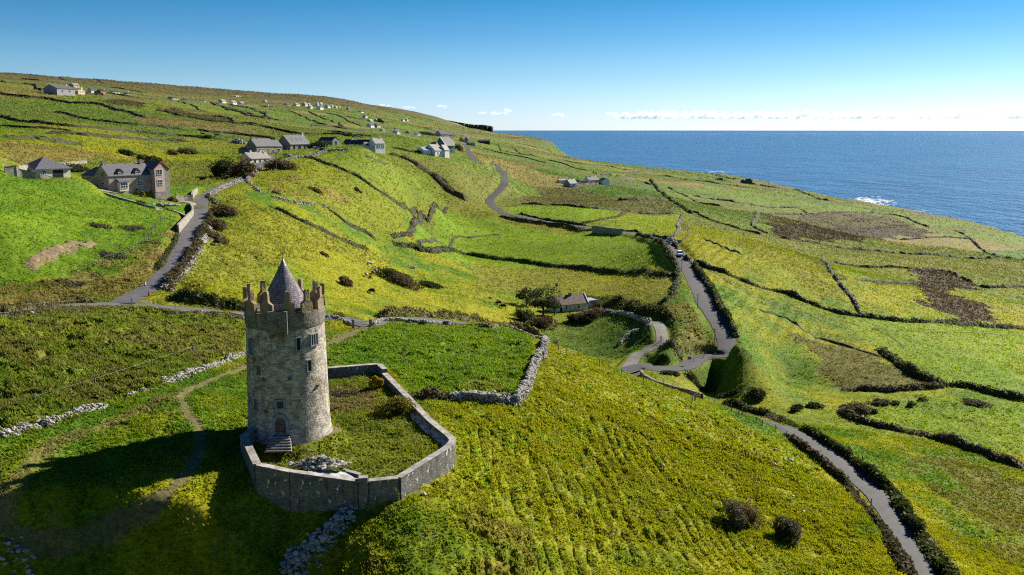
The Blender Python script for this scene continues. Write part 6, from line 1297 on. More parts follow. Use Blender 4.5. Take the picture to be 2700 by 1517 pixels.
# scattered houses of the far hillside: (left, top, right, bottom, wall, roof, label)
FARH = [(117, 226, 178, 246, M_GREYWALL, M_ROOF, 'large pale house with two grey gables highest on the left hillside'), (183, 221, 203, 230, M_PINK, M_ROOFG, 'pink farmhouse above the other houses on the upper left hillside'), (194, 234, 217, 247, M_CREAM, M_CREAM, 'flat cream cube shaped house on the upper left hillside'),
 (232, 233, 249, 245, M_WHITE, M_ROOFD, 'white house with white dormers right of the cream cube'), (255, 237, 277, 244, M_PLAINSTONE, M_ROOFD, 'dark stone farm shed among the upper left houses'), (283, 240, 309, 247, M_WHITE, M_ROOFD, 'white bungalow at right end of the upper left houses'), (326, 244, 340, 251, M_PLAINSTONE, M_ROOFD, 'lone grey gabled barn right of the upper left houses'),
 (442, 256, 465, 263, M_CREAM, M_ROOFD, 'long pale bungalow leftmost on the middle hillside'), (478, 260, 497, 266.5, M_WHITE, M_ROOFD, 'white bungalow with two chimneys on the middle hillside'), (508, 263, 537, 269, M_WHITE, M_ROOFD, 'white terraced bungalow with dark left half on middle hillside'),
 (577, 263, 594, 272, M_WHITE, M_ROOFG, 'leftmost of three white houses in a spaced row on the hillside'), (605, 266, 622, 275.5, M_WHITE, M_ROOFG, 'middle of three white houses in a spaced row on the hillside'), (628, 269, 643, 277, M_WHITE, M_ROOFG, 'rightmost of three white houses in a spaced row on the hillside'), (610, 250, 632, 256, M_CREAM, M_CREAM, 'long cream building highest under the hill ridge'), (684, 276, 716, 285, M_ROOFD, M_ROOFD, 'long dark farm buildings on the middle hillside'),
 (695, 265, 704, 272, M_CREAM, M_ROOFG, None), (748, 273, 764, 280, M_WHITE, M_ROOFD, None), (773, 272.5, 789, 279, M_WHITE, M_ROOFG, None), (797, 271, 811, 279, M_CREAM, M_ROOFG, None), (811, 273, 819, 279, M_WHITE, M_ROOFG, None), (812, 279, 825, 286, M_WHITE, M_ROOFG, None), (833, 270, 841, 279, M_WHITE, M_ROOFD, None), (842, 271, 851, 280, M_CREAM, M_ROOFG, None), (836, 279, 852, 288, M_WHITE, M_ROOFD, None), (857, 277, 871, 284, M_WHITE, M_ROOF, None), (872, 277, 879, 284, M_WHITE, M_ROOFG, None), (881, 280, 891, 286, M_WHITE, M_ROOFG, None), (892, 281, 899, 287, M_PINK, M_ROOFG, None),
 (913, 284, 925, 292, M_GREYWALL, M_ROOFD, 'grey tower like house at right end of the far village'), (944, 292, 959, 298.5, M_WHITE, M_ROOFD, 'white house with dark left wing beyond the village'), (957, 303, 969, 310, M_OLDWHITE, M_ROOFD, 'blue shaded white cottage below the far ridge'), (928, 307, 943, 312, M_CREAM, M_CREAM, 'long low cream building below the far village'), (969, 315, 985, 325.5, M_CREAM, M_ROOFG, 'cream house left of the dark trees'), (986, 313.5, 1001, 324, M_CREAM, M_ROOFG, 'cream two storey house behind the dark trees'),
 (967, 326, 987, 336.5, M_WHITE, M_ROOFD, 'blue shaded white house left of the grey barn'), (1000, 336, 1016, 348.5, M_GREYWALL, M_GREYWALL, 'plain grey gabled barn standing alone below the white house'), (1037, 343.5, 1056, 354.5, M_WHITE, M_ROOFD, 'white gabled house at the bend of the far road'), (1068, 346, 1090, 357, M_GREYWALL, M_ROOFD, 'grey house beside the far road'), (1090, 351, 1109, 359, M_WHITE, M_ROOFD, 'white house with dark roof right of the grey far road house'), (1100, 352.5, 1110, 359, M_GREYWALL, M_ROOFG, 'small grey shed at the right end of the far roadside houses'), (1058, 313, 1067, 319, M_WHITE, M_ROOFD, 'white cottage left of its twin on the farthest slope'), (1069, 312.5, 1077, 319, M_WHITE, M_ROOFD, 'white cottage right of its twin on the farthest slope'), (983, 327, 1004, 335, M_PINK, M_ROOFD, 'dark red roofed shed right of the dark trees')]
for i, (l, t_, r_, b_, wm, rm, lab) in enumerate(FARH):
    p = at(l * .45 + r_ * .55, b_); D = math.hypot(p[0], p[1]); k = D / FPX; wpx = (r_ - l) * k; hp = (b_ - t_) * k * 1.0
    hd = 22; L = wpx * .85; W = wpx * .68; h = hp * .55; rh = hp * .42
    H = House(l * .45 + r_ * .55, b_, hd, lab or 'small white house in the distant hillside village', 'house', 'house', None if lab else 'houses of the distant hillside village')
    if wm is rm: H.walls(L, W, h, rh, wm, hip=(i != 36), base=-3); H.roof(L, W, h if i == 36 else h * 1.0, rh if i == 36 else rh * .3, rm if i != 36 else M_ROOFG, hip=(i != 36), over=.3)
    else: H.walls(L, W, h, rh, wm, base=-3); H.roof(L, W, h, rh, rm, over=.4, t=.3)
    if i % 2 == 0: H.chimney(-W / 2, L * .9, h + rh * .8, max(1.2, hp * .2), .9)
    for a in (.3, .7): H.win('f', L * a, h * .3, max(.9, L * .09), h * .42, cols=1, rows=1)
# grey retaining wall panel beside the valley road
a_, b_ = at(*sC([(1482, 1162)])[0]), at(*sC([(1735, 1190)])[0]); D_ = np.linspace(a_, b_, 14); D_[:, 2] = ground(D_[:, 0], D_[:, 1]) + 3.2; _, V_, Q_, UV_ = wall_run(D_, 0.5, lambda X, Y: gz(X, Y) - 1.0, 0)
o = mobj('concrete_wall', V_, [Q_], mat('blue_grey_concrete', (.17, .20, .24), col2=(.25, .28, .31), scale=.5)); tag(o, 'long blue grey concrete wall in shade beside the valley road', 'wall')
# walls of the stone house
def plain_wall(P, label, h, th=0.45, m=M_PLAINSTONE, name='boundary_wall', cope=True, cat='wall'):
    D = densify(P, 1.2); D = D.copy(); D[:, 2] = np.convolve(np.r_[[D[0, 2]] * 3, D[:, 2], [D[-1, 2]] * 3], np.ones(7) / 7, 'valid') + h
    _, V, Q, UV = wall_run(D, th, lambda X, Y: gz(X, Y) - .7, 0); E = empty(name, D[0] - [0, 0, h], 0, label, cat); inv = np.array(E.location)
    o = mobj('wall', V - inv, [Q], m, E); set_uv(o, UV)
    if cope: coping(D, th + .14, .1, 1.6, parent=E).location = -inv
plain_wall(pts3(sQ([(965, 345), (900, 400), (850, 460), (840, 540)])), 'curved right wing of the grey entrance wall at the top of the drive mouth', 1.4)
plain_wall(pts3(sQ([(840, 560), (640, 560), (410, 570)])), 'straight pale wall along upper side of the drive mouth', 1.5)
plain_wall(pts3(sQ([(775, 740), (830, 800), (860, 880), (840, 960), (760, 1030), (680, 1120), (580, 1220), (480, 1330)])), 'long curved grey wall following the left side of the climbing road', 1.5)
plain_wall(pts3(sQ([(690, 1005), (560, 940), (400, 880), (200, 830), (0, 800)]) + sH([(1290, 482), (1150, 440), (1000, 398), (850, 352), (660, 310)])), 'long low wall along the meadow below the gravel drive', 0.5)
plain_wall(pts3(sH([(655, 318), (560, 290), (450, 262), (340, 240), (220, 205), (120, 185), (40, 172)])), 'grey wall along the meadow in front of the outbuilding', 1.6)
plain_wall(pts3(sA([(830, 1030), (700, 1045), (560, 1058), (400, 1075), (250, 1088), (60, 1098)])), 'pale stone boundary wall behind the outbuilding', 1.6)

# ---------------------------------------------------------------- bushes and trees
M_BUSH = leaf_mat('bush_leaf', [(.018, .030, .010), (.040, .055, .014), (.075, .080, .022), (.050, .060, .018)]); M_BROWNB = leaf_mat('brown_scrub', [(.065, .050, .024), (.115, .080, .036), (.155, .105, .050), (.060, .062, .020)])
M_GORSE = leaf_mat('gorse_leaf', [(.040, .060, .008), (.085, .105, .010), (.17, .15, .012), (.42, .28, .010)]); M_FLOWER = leaf_mat('gorse_flower', [(.40, .26, .01), (.55, .36, .015), (.10, .12, .012)]); M_GREYB = leaf_mat('grey_scrub', [(.075, .070, .040), (.125, .108, .070), (.055, .066, .024), (.155, .130, .090)])
M_BARK = mat('bark', (.045, .038, .030), col2=(.10, .085, .07), scale=3)
M_TREELEAF = leaf_mat('tree_leaf', [(.020, .034, .014), (.045, .060, .020), (.085, .092, .030), (.060, .070, .024)])
def crown(c, r, n, size, g, clumps=9, low=0.0):
    """leaf cloud made of uneven clumps with gaps between them"""
    d = g.normal(size=(clumps, 3)); d /= np.linalg.norm(d, axis=1, keepdims=True); d[:, 2] = np.abs(d[:, 2]) * (1 - low) + low * d[:, 2]
    cc = d * np.array(r) * (0.45 + 0.40 * g.random((clumps, 1))); cr = (0.28 + 0.26 * g.random(clumps))
    k = g.integers(0, clumps, n); e = g.normal(size=(n, 3)); e /= np.linalg.norm(e, axis=1, keepdims=True)
    P = cc[k] + e * np.array(r) * (cr[k] * (0.65 + 0.4 * g.random(n)))[:, None]
    P[:, 2] = np.where(P[:, 2] < -0.25 * r[2], -0.25 * r[2] * g.random(n), P[:, 2])
    return leaves(P + np.array(c), size, g)
def bush(u, v, wpx, hpx, label, m=M_BUSH, name='bush', cat='bush', group=None, seed=1, dense=1.0, m2=None, elong=1.0):
    """wpx, hpx: size in photo pixels; (u, v) is the middle of its foot"""
    g = np.random.default_rng(seed); p = at(u, v); D = math.hypot(p[0], p[1]); k = D / FPX; rx = wpx * k / 2; rz = hpx * k * 0.62; ry = rx * 0.85 * elong
    p = np.array([p[0], p[1], float(gz(p[0], p[1]))]); p[1] += ry * 0.5; p[2] = float(gz(p[0], p[1]))
    size = min(max(0.13, D * 0.0010), 0.5); n = int(min(5200, dense * 11 * (rx * ry * 4 + rx * rz * 6) / size ** 2 * 0.16)); n = max(n, 260)
    E = empty(name, p, 0, label, cat, group); V, F = crown((0, 0, rz * 0.30), (rx, ry, rz), n, size, g, clumps=max(7, int(9 * min(3, rx / 2))))
    V = V.copy(); q = V.reshape(-1, 4, 3); foot = q[:, :, :2].mean(1); zz = gz(foot[:, 0] + p[0], foot[:, 1] + p[1]) - p[2]; q[:, :, 2] += zz[:, None]
    o = mobj('foliage', V, [F], [m, m2 or m], E)
    if m2: mi = (V.reshape(-1, 4, 3)[:, :, 0].mean(1) + 0.35 * rx * (g.random(n) - .5) > 0).astype(np.int32); o.data.polygons.foreach_set('material_index', mi)
    st = MB()
    for i in range(7):
        a = g.random() * 6.28; st.tube((rx * .2 * math.cos(a), ry * .2 * math.sin(a), -.2), (rx * .6 * math.cos(a), ry * .6 * math.sin(a), rz * .8), .06, .025, 5)
    st.build('stem', M_BARK, E); return E
def tree(u, v, wpx, hpx, label, m=M_TREELEAF, seed=1, name='tree', group=None):
    g = np.random.default_rng(seed); p = at(u, v); D = math.hypot(p[0], p[1]); k = D / FPX; rx = wpx * k / 2; H_ = hpx * k; p[2] = float(gz(p[0], p[1]))
    E = empty(name, p, 0, label, 'tree', group); size = min(max(0.16, D * 0.0009), 0.6); n = int(min(5600, 5.0 * rx * H_ / size ** 2 * 0.9))
    V, F = crown((0, 0, H_ * .52), (rx, rx * .9, H_ * .46), n, size, g, clumps=16, low=.75); mobj('crown', V, [F], m, E)
    t = MB().tube((0, 0, -.5), (.1, 0, H_ * .4), H_ * .045, H_ * .03, 8)
    for i in range(6):
        a = i * 1.05 + g.random(); t.tube((.05, 0, H_ * (.2 + .03 * i)), (rx * .6 * math.cos(a), rx * .55 * math.sin(a), H_ * (.5 + .06 * i)), H_ * .022, H_ * .006, 6)
    t.build('trunk', M_BARK, E); return E
tree(1389, 806, 62, 52, 'dark rounded tree standing left of the whitewashed cottage in the hollow', seed=3); tree(1432, 838, 100, 84, 'large dark tree half hiding the left end of the whitewashed cottage', seed=4); tree(1462, 832, 44, 56, 'sunlit tree right against the whitewashed cottage roof', seed=5)
bush(1436, 868, 62, 36, 'brown scrub at the foot of the large tree in the hollow', M_BROWNB, seed=6); bush(1395, 858, 70, 44, 'dark thicket on the slope below the cottage trees', M_BUSH, seed=7)
bush(1548, 850, 86, 34, 'brown bush mass in front of the whitewashed cottage', M_BROWNB, seed=8, m2=M_BROWNB); bush(1512, 852, 50, 28, 'smaller brown bush at left of the brown bush mass in the hollow', M_BROWNB, seed=9)
bush(586, 464, 70, 50, 'dark green bush left of the white cottage', M_BUSH, seed=10); bush(632, 466, 78, 46, 'big brown bush in front of the white cottage', M_BROWNB, seed=11)
bush(833, 396, 50, 26, 'dark rounded trees beside the house with skylights', M_BUSH, name='bush', seed=12); bush(806, 392, 30, 20, 'small dark bush against the skylight house', M_BUSH, seed=13)
bush(1147, 394, 32, 25, 'dark tree clump behind the tan roofed cottage', M_BUSH, seed=14); bush(1204, 398, 32, 20, 'brown tree clump right of the green gabled house', M_BROWNB, seed=15); bush(1000, 325, 22, 13, 'dark tree clump beside the cream far house', M_BUSH, seed=16); bush(1126, 356, 52, 9, 'long dark thicket left of the cream gabled house', M_BUSH, seed=17)
bush(583, 572, 72, 32, 'upper brown bush beside the climbing road', M_BROWNB, seed=18); bush(568, 610, 66, 34, 'lower brown bush beside the climbing road', M_BROWNB, seed=19); bush(566, 634, 60, 22, 'brown scrub on the stony bank below the roadside bushes', M_BROWNB, seed=20)
bush(735, 446, 92, 26, 'brown roadside hedge bush below the stone houses', M_BROWNB, seed=21, elong=.5); bush(655, 470, 30, 14, 'little brown bush by the road wall below the cottage', M_BROWNB, seed=22)
bush(1958, 1397, 112, 84, 'large grey brown bush on the sunlit slope left of the nearest road', M_GREYB, seed=23, m2=M_BROWNB, dense=1.6); bush(2078, 1432, 92, 76, 'smaller grey green bush right of the large grey brown bush', M_BUSH, seed=24, m2=M_GREYB, dense=1.6)
bush(1042, 1092, 108, 58, 'big yellow green gorse bush inside the enclosure wall', M_GORSE, seed=25, dense=1.8); bush(990, 1030, 42, 40, 'gorse bush with yellow flowers in the enclosure back corner', M_FLOWER, seed=26, dense=1.5); bush(905, 1040, 80, 16, 'low dry scrub against the back enclosure wall', M_GREYB, seed=27)
bush(1048, 752, 118, 40, 'wide dark bramble mound on the slope behind the tower', M_BUSH, seed=28, m2=M_BROWNB); bush(912, 752, 46, 24, 'brown bramble patch left of the wide bramble mound', M_BROWNB, seed=29); bush(1130, 758, 70, 16, 'low dark bramble patch right of the wide bramble mound', M_BUSH, seed=30)
bush(890, 846, 50, 22, 'yellow flowering bush by the tower gate', M_GORSE, seed=31)
for i, (l, t_, r_, b_, mm, lab) in enumerate([(650, 470, 800, 590, M_GREYB, 'largest grey thicket in the stream gully on the right'), (800, 488, 905, 545, M_GREYB, 'grey thicket on top of the gully bank'), (780, 545, 840, 582, M_GREYB, 'small grey thicket at the foot of the gully bank'), (985, 515, 1048, 552, M_BUSH, 'round dark bush alone in the meadow right of the gully'), (1052, 490, 1104, 525, M_GREYB, 'grey bush above the round dark bush in the meadow'), (1300, 510, 1440, 552, M_GREYB, 'wide low thicket in the meadow far right of the gully'), (910, 505, 960, 545, M_GREYB, 'grey bush between gully thickets and round dark bush'),
     (380, 505, 460, 580, M_BUSH, 'dark bush in the ditch below the embankment'), (130, 395, 250, 520, M_BUSH, 'dark overgrown embankment scrub right of the hairpin'), (460, 510, 560, 560, M_BUSH, 'bushy scrub along the ditch towards the gully'), (180, 545, 420, 640, M_BANKTOP if False else M_GREYB, 'grassy scrub strip between the nearest road and the ditch')]):
    q = sG([((l + r_) / 2, b_)])[0]; bush(q[0], q[1], (r_ - l) / 2.018, (b_ - t_) / 2.018 * .55, lab, mm, seed=40 + i)
_b = sheet(1680, 850, 6.889)
for i, (x, y, w, h, mm, lab) in enumerate([(1150, 1230, 620, 220, M_BUSH, 'long dark thicket on the embankment below the hairpin'), (1650, 1330, 380, 150, M_BUSH, 'dark thicket at the right end of the embankment'), (600, 960, 420, 130, M_BUSH, 'green scrub on the verge inside the road fork'), (420, 660, 380, 120, M_BUSH, 'leafy bank scrub inside the hairpin bend'), (120, 330, 260, 120, M_BROWNB, 'brown weeds beside the farm track')]):
    q = _b([(x, y)])[0]; bush(q[0], q[1], w / 6.889, h / 6.889 * .42, lab, mm, seed=60 + i, elong=.4)
for i, (l, t_, r_, b_, mm, lab) in enumerate([(1580, 890, 1690, 945, M_BROWNB, 'brown bush on the left of two above the white cottage meadow'), (1680, 868, 1865, 932, M_BROWNB, 'wide brown bush on the right of two above the white cottage meadow'), (1130, 890, 1285, 945, M_BUSH, 'dark bush in the hollow behind the stone house'), (1890, 758, 2020, 800, M_BUSH, 'dark bush on a far field bank'), (560, 1040, 800, 1095, M_BUSH, 'dark shrubs behind the pale boundary wall'), (1310, 930, 1500, 1000, M_BUSH, 'dark shrubs in the shaded dip behind the stone house'), (1300, 1255, 1380, 1320, M_GORSE, 'yellow gorse clump in front of the stone house'), (1380, 1250, 1500, 1310, M_GORSE, 'green shrubs in the stone house garden'), (1900, 1130, 1960, 1180, M_BUSH, 'small green bush on the bank below the road bushes'), (1290, 1370, 1400, 1415, M_BROWNB, 'brown bush by the gravel drive'), (1560, 1355, 1680, 1400, M_BROWNB, 'brown bush at the mouth of the gravel drive')]):
    q = sA([((l + r_) / 2, b_)])[0]; bush(q[0], q[1], (r_ - l) / 3.617, (b_ - t_) / 3.617, lab, mm, seed=80 + i)
for i, (x, y, w, h) in enumerate([(1050, 735, 140, 34), (1500, 740, 80, 40), (600, 745, 90, 30), (1130, 1420, 120, 30)]):
    q = sB([(x, y)])[0]; bush(q[0], q[1], w / 4.134, h / 4.134, ['brown scrub clump high on the tussocky slope', 'brown scrub clump right on the tussocky slope', 'brown scrub clump left on the tussocky slope', 'brown scrub low on the slope behind the tower'][i], M_BROWNB, seed=95 + i)
for i, (x, y, w, h, lab) in enumerate([(830, 650, 170, 60, 'brown scrub mound left in the meadow'), (1100, 665, 200, 50, 'brown scrub mound right in the meadow'), (950, 900, 200, 60, 'brown scrub on the bank below the meadow'), (1250, 790, 160, 50, 'brown scrub near the fence posts of the meadow'), (560, 1160, 240, 60, 'straw coloured scrub on the bank above the lane')]):
    q = sH([(x, y)])[0]; bush(q[0], q[1], w / 3.216 * 1.1, h / 3.216 * .5, lab, M_GREYB, seed=110 + i, dense=.6)

# ---------------------------------------------------------------- loose boulders
M_BOULD = mat('boulder', (.20, .20, .205), col2=(.40, .40, .40), scale=2.2, bump=.5, bscale=6)
def boulder(u, v, wpx, label, seed, hk=.7):
    g = np.random.default_rng(seed); p = at(u, v); k = math.hypot(p[0], p[1]) / FPX; r = wpx * k / 2; p[2] = float(gz(p[0], p[1]))
    import bmesh
    bm = bmesh.new(); bmesh.ops.create_icosphere(bm, subdivisions=2, radius=1.0); V = np.array([q.co[:] for q in bm.verts]); F = np.array([[q.index for q in f.verts] for f in bm.faces]); bm.free()
    for _ in range(7):
        d = g.normal(size=3); d /= np.linalg.norm(d); t = V @ d; c = .45 + .35 * g.random(); V = V - np.maximum(t - c, 0)[:, None] * d
    V = V * np.array([r, r * .8, r * hk]) + p + [0, 0, r * hk * .4]; o = mobj('boulder', V, [F], M_BOULD); tag(o, label, 'boulder')
for i, (u, v, w, lab) in enumerate([(2087, 1217, 18, 'flat topped pale boulder rightmost of the slope cluster'), (2044, 1186, 11, 'pale boulder topmost of the slope cluster'), (2031, 1212, 10, 'small boulder leftmost of the slope cluster'), (2041, 1224, 14, 'grey boulder lowest but one of the slope cluster'), (2051, 1236, 9, 'small boulder at the bottom of the slope cluster'), (2090, 1308, 12, 'lone upright grey boulder between cluster and bushes'), (2118, 1354, 13, 'grey boulder above the smaller grey green bush'), (1116, 1294, 20, 'flat pale slab lying just outside the enclosure wall'), (1626, 1138, 14, 'larger white rock on the mid slope ridge'), (1618, 1130, 9, 'upper white rock on the mid slope ridge'), (1588, 1128, 7, 'small white rock left on the mid slope ridge'), (1734, 1222, 11, 'left white rock lower on the mid slope ridge'), (1748, 1229, 11, 'right white rock lower on the mid slope ridge'), (1680, 1188, 6, 'tiny white rock between two rock groups on the slope'), (1293, 788, 14, 'left white slab in the cow pasture'), (1312, 793, 10, 'right white slab in the cow pasture'), (1329, 1305, 7, 'small pale stone among the ridges of the near field'), (1248, 1370, 9, 'pale stone at the left edge of the ridged field'), (1405, 1364, 8, 'pale stone between ridges of the near field')]):
    boulder(u, v, w, lab, 200 + i)
rubble_heap(at(1771, 634), 0, 'orange lit heap of stones at the field gateway behind the dark car', 60, (2.2, 1.2), .5, grass=20, hh=1.4); boulder(1793, 636, 14, 'white upright boulder beside the gateway stone heap', 230, 1.3)
rubble_heap(at(1811, 575), 0, 'small tan stone heap on the bank above the tyre marks', 40, (3.0, 1.2), .55, grass=10, hh=1.0); rubble_heap(at(1078, 705), 0, 'white tumbled stones beside the bramble mound', 70, (3.0, 1.5), .4, grass=40, hh=.9); rubble_heap(at(628, 384), 0, 'dark spoil heap behind the long grey house', 120, (6, 3), .9, grass=60, hh=4.0)
for i, (x, y, lab) in enumerate([(1900, 770, 'ornamental pale rocks in gravel corner of the drive')]):
    q = sA([(1500, 1412)])[0]; rubble_heap(at(*q), 0, lab, 70, (7, 2), .6, grass=30, hh=.6)

# ---------------------------------------------------------------- poles, fences, gates, small things
M_POLE = mat('pole_wood', (.10, .085, .07), col2=(.20, .175, .15), scale=2); M_POST = mat('fence_post', (.12, .10, .08), col2=(.24, .21, .17), scale=3); M_WIRE = mat('fence_wire', (.12, .12, .12), .5, metal=.5)
def pole(u, vt, vb, label, group=None, arm=True, dark=False):
    p = at(u, vb); p[2] = float(gz(p[0], p[1])); D = p[1] * CP_ + (CAM_Z - p[2]) * SP_; h = (vb - vt) * D / FPX; r = max(.11, D * .00016)
    E = empty('utility_pole', p, 0, label, 'pole', group); MB().tube((0, 0, -.5), (.05, 0, h), r, r * .75, 8).build('pole', M_POLE, E)
    if arm: MB().box((.05, 0, h - .5), (1.5, .1 + r * .3, .1 + r * .4), .5).build('crossarm', M_POLE, E)
for a in [(218, 372, 429, 'wooden utility pole standing behind the big stone house'), (394, 363, 411, 'pale utility pole in the pasture above the big stone house'), (568, 338, 378, 'dark utility pole left of two near the far ponies'), (620, 342, 372, 'dark utility pole right of two above the stone houses'), (698, 352, 371, 'short utility pole behind the long grey house'), (832, 337, 376, 'thin utility pole behind the rounded trees by the skylight house'), (615, 394, 422, 'dark utility pole at left gable of the white cottage'), (729, 400, 449, 'utility pole by the hilltop wall in front of the houses'), (1087, 629, 684, 'utility pole in the slope field behind the tower'), (1622, 584, 609, 'utility pole in the narrow valley field'), (1427, 561, 587, 'utility pole left in the valley field by the road'), (1726, 606, 633, 'utility pole beside the blue hatchback'), (1315, 539, 562, 'utility pole on the road bend in the valley'), (1766, 633, 660, 'utility pole beside the dark car'), (1797, 686, 717, 'utility pole on the verge below the white van'), (1839, 766, 806, 'utility pole halfway down the coast road verge'), (1883, 868, 917, 'utility pole inside the hairpin bend'), (1136, 376, 394, 'utility pole left of the green gabled house'), (1189, 395, 418, 'utility pole in front of the roadside trees'), (341, 313, 350, 'thin pole in the middle of the left hillside')]:
    pole(*a)
for u, a, b in [(100, 252, 279), (110, 274, 306), (239, 254, 273), (411, 262, 284), (547, 274, 296), (594, 308, 331), (3, 254, 280)]:
    pole(u, a, b, 'thin pale utility pole far up the left hillside, one of a spaced line', 'utility poles on the far hillside')
def fence(P, label, step=3.2, h=1.25, wires=3, posth=1.4):
    D = densify(P, .8); L = np.r_[0, np.cumsum(np.hypot(np.diff(D[:, 0]), np.diff(D[:, 1])))]; n = max(2, min(60, int(L[-1] / step))); s = np.linspace(0, L[-1], n); X, Y = np.interp(s, L, D[:, 0]), np.interp(s, L, D[:, 1]); Z = gz(X, Y); E = empty('wire_fence', (X[0], Y[0], Z[0]), 0, label, 'fence'); o0 = np.array(E.location); T_ = []
    for x, y, z in zip(X, Y, Z):
        l = rng.normal(size=2) * .08; top = np.array([x + l[0], y + l[1], z + posth * (.85 + .3 * rng.random())]); MB().tube(np.array([x, y, z - .4]) - o0, top - o0, .09, .08, 6).build('post', M_POST, E); T_.append((np.array([x, y, z]), top))
    w = MB()
    for k in range(wires):
        f = (k + 1) / (wires + .4)
        for (b0, t0), (b1, t1) in zip(T_[:-1], T_[1:]): w.tube(b0 + (t0 - b0) * f - o0, b1 + (t1 - b1) * f - o0, .012, n=4, cap=False)
    w.build('wire', M_WIRE, E)
fence(np.r_[pts3(sD([(712, 1112), (800, 1160), (920, 1205), (1098, 1280), (1258, 1345), (1372, 1392), (1475, 1432)])), pts3(sheet(1680, 850, 6.889)([(45, 1075), (245, 1140), (365, 1168), (515, 1205), (635, 1255), (760, 1300), (905, 1385), (1050, 1425)])), pts3(sK([(1560, 260), (1620, 268), (1700, 278), (1850, 345), (1990, 420), (2110, 470), (2230, 520)]))], 'post and wire fence along the brow above the hidden road', 3.4)
fence(pts3(sH([(1435, 560), (1345, 595), (1300, 670), (1260, 750), (1180, 805), (1040, 885), (900, 935), (720, 1000)])), 'line of leaning fence posts across the meadow above the climbing road', 4.0, wires=2)
fence(pts3(sI([(1200, 225), (1130, 232), (1030, 265), (910, 300), (760, 342), (560, 405), (370, 460), (185, 520)])), 'sparse fence posts above the tumbled wall left of the tower', 8, wires=1)
fence(pts3(sH([(240, 1340), (550, 1325), (920, 1318), (1300, 1308), (1545, 1328), (1850, 1358)])), 'fence posts along the lower side of the lane left of the tower', 6, wires=2)
fence(pts3(sG([(115, 605), (160, 630), (220, 655), (255, 668), (340, 705), (430, 750), (490, 795), (560, 850), (630, 905), (690, 960), (745, 1010), (800, 1060)])), 'fence posts along the left hedge bank of the nearest road', 3.2, wires=2)
fence(pts3(sG([(500, 690), (560, 730), (680, 792), (800, 868), (905, 950), (960, 1010)])), 'sparse fence posts inside the leafy hedge of the nearest road', 6, wires=1)
M_PIER = mat('gate_pier_stone', (.14, .17, .21), col2=(.30, .32, .34), scale=2, bump=.3); M_GALV = mat('galvanised_steel', (.30, .32, .35), .4, col2=(.42, .45, .48), metal=.5)
def pier(u, v, label, h=1.9):
    p = at(u, v); p[2] = float(gz(p[0], p[1])); E = empty('gate_pier', p, .2, label, 'gate pier'); MB().box((0, 0, h / 2 - .2), (.6, .6, h + .4)).build('shaft', M_PIER, E); MB().box((0, 0, h + .07), (.76, .76, .14)).box((0, 0, h + .19), (.55, .55, .1), taper=.6).build('cap', M_LIMESTONE, E); return p
pl_ = pier(931, 866, 'left limestone pier of the castle gate'); pr_ = pier(977, 865, 'right limestone pier of the castle gate')
E = empty('double_gate', (pl_ + pr_) / 2, math.atan2(pr_[1] - pl_[1], pr_[0] - pl_[0]), 'closed pair of thin iron gates between limestone piers beside the lane', 'gate'); _w = math.hypot(*(pr_ - pl_)[:2]) - .75
for s_ in (-1, 1):
    f = MB(); x0, x1 = s_ * .04, s_ * _w / 2
    for z in (.15, .8, 1.4): f.tube((x0, 0, z), (x1, 0, z), .025, n=5)
    for x in np.linspace(x0, x1, 9): f.tube((x, 0, .1), (x, 0, 1.5), .018, n=5)
    f.build('gate_leaf', M_IRON, E)
def field_gate(u0, v0, u1, v1, label, h=1.2):
    a, b = at(u0, v0), at(u1, v1); a[2], b[2] = float(gz(*a[:2])), float(gz(*b[:2])); E = empty('field_gate', a, math.atan2(b[1] - a[1], b[0] - a[0]), label, 'gate'); L = math.hypot(*(b - a)[:2]); f = MB(); dz = b[2] - a[2]
    for k in range(5): f.tube((.1, 0, .25 + .24 * k), (L - .1, 0, .25 + .24 * k + dz), .03, n=6)
    for x in (.1, L / 2, L - .1): f.tube((x, 0, .2 + dz * x / L), (x, 0, 1.25 + dz * x / L), .03, n=6)
    f.build('gate_leaf', M_GALV, E)
    for x in (0, L): MB().box((x, 0, .7 + dz * x / L), (.2, .2, 1.8)).build('gate_post', M_POST, E)
field_gate(1743, 892, 1758, 896, 'grey metal field gate across the farm track'); field_gate(1823, 694, 1829, 687, 'pale gate standing ajar on the right of the coast road below the van')
# road sign, white marker posts, cones
M_WHITEP = mat('white_paint', (.72, .72, .72), .5, var=.05); M_REDP = mat('red_plastic', (.55, .03, .02), .45, var=.08)
p = at(1817, 967); p[2] = float(gz(*p[:2])); E = empty('road_sign', p, R(-8), 'small road sign on a post at the edge of the hairpin road, seen from behind', 'road sign'); MB().tube((0, 0, -.4), (0, 0, 2.3), .045).build('post', M_GALV, E); MB().box((0, -.06, 2.05), (.9, .04, .75)).build('sign_plate', mat('sign_back_grey', (.16, .20, .25)), E)
for i, (x, y) in enumerate([(1025, 795), (1203, 775), (1410, 735), (1605, 685)]):
    q = sheet(1680, 850, 6.889)([(x, y)])[0]; p = at(*q); p[2] = float(gz(*p[:2])); E = empty('marker_post', p, 0, ['leftmost of four white marker posts on the outer edge of the hairpin', 'second white marker post from the left on the hairpin edge', 'third white marker post from the left on the hairpin edge', 'rightmost of four white marker posts on the hairpin edge'][i], 'marker post'); MB().box((0, 0, .35), (.14, .1, 1.1)).build('post', M_WHITEP, E); MB().box((0, -.055, .75), (.1, .012, .12)).build('reflector', M_REDP, E)
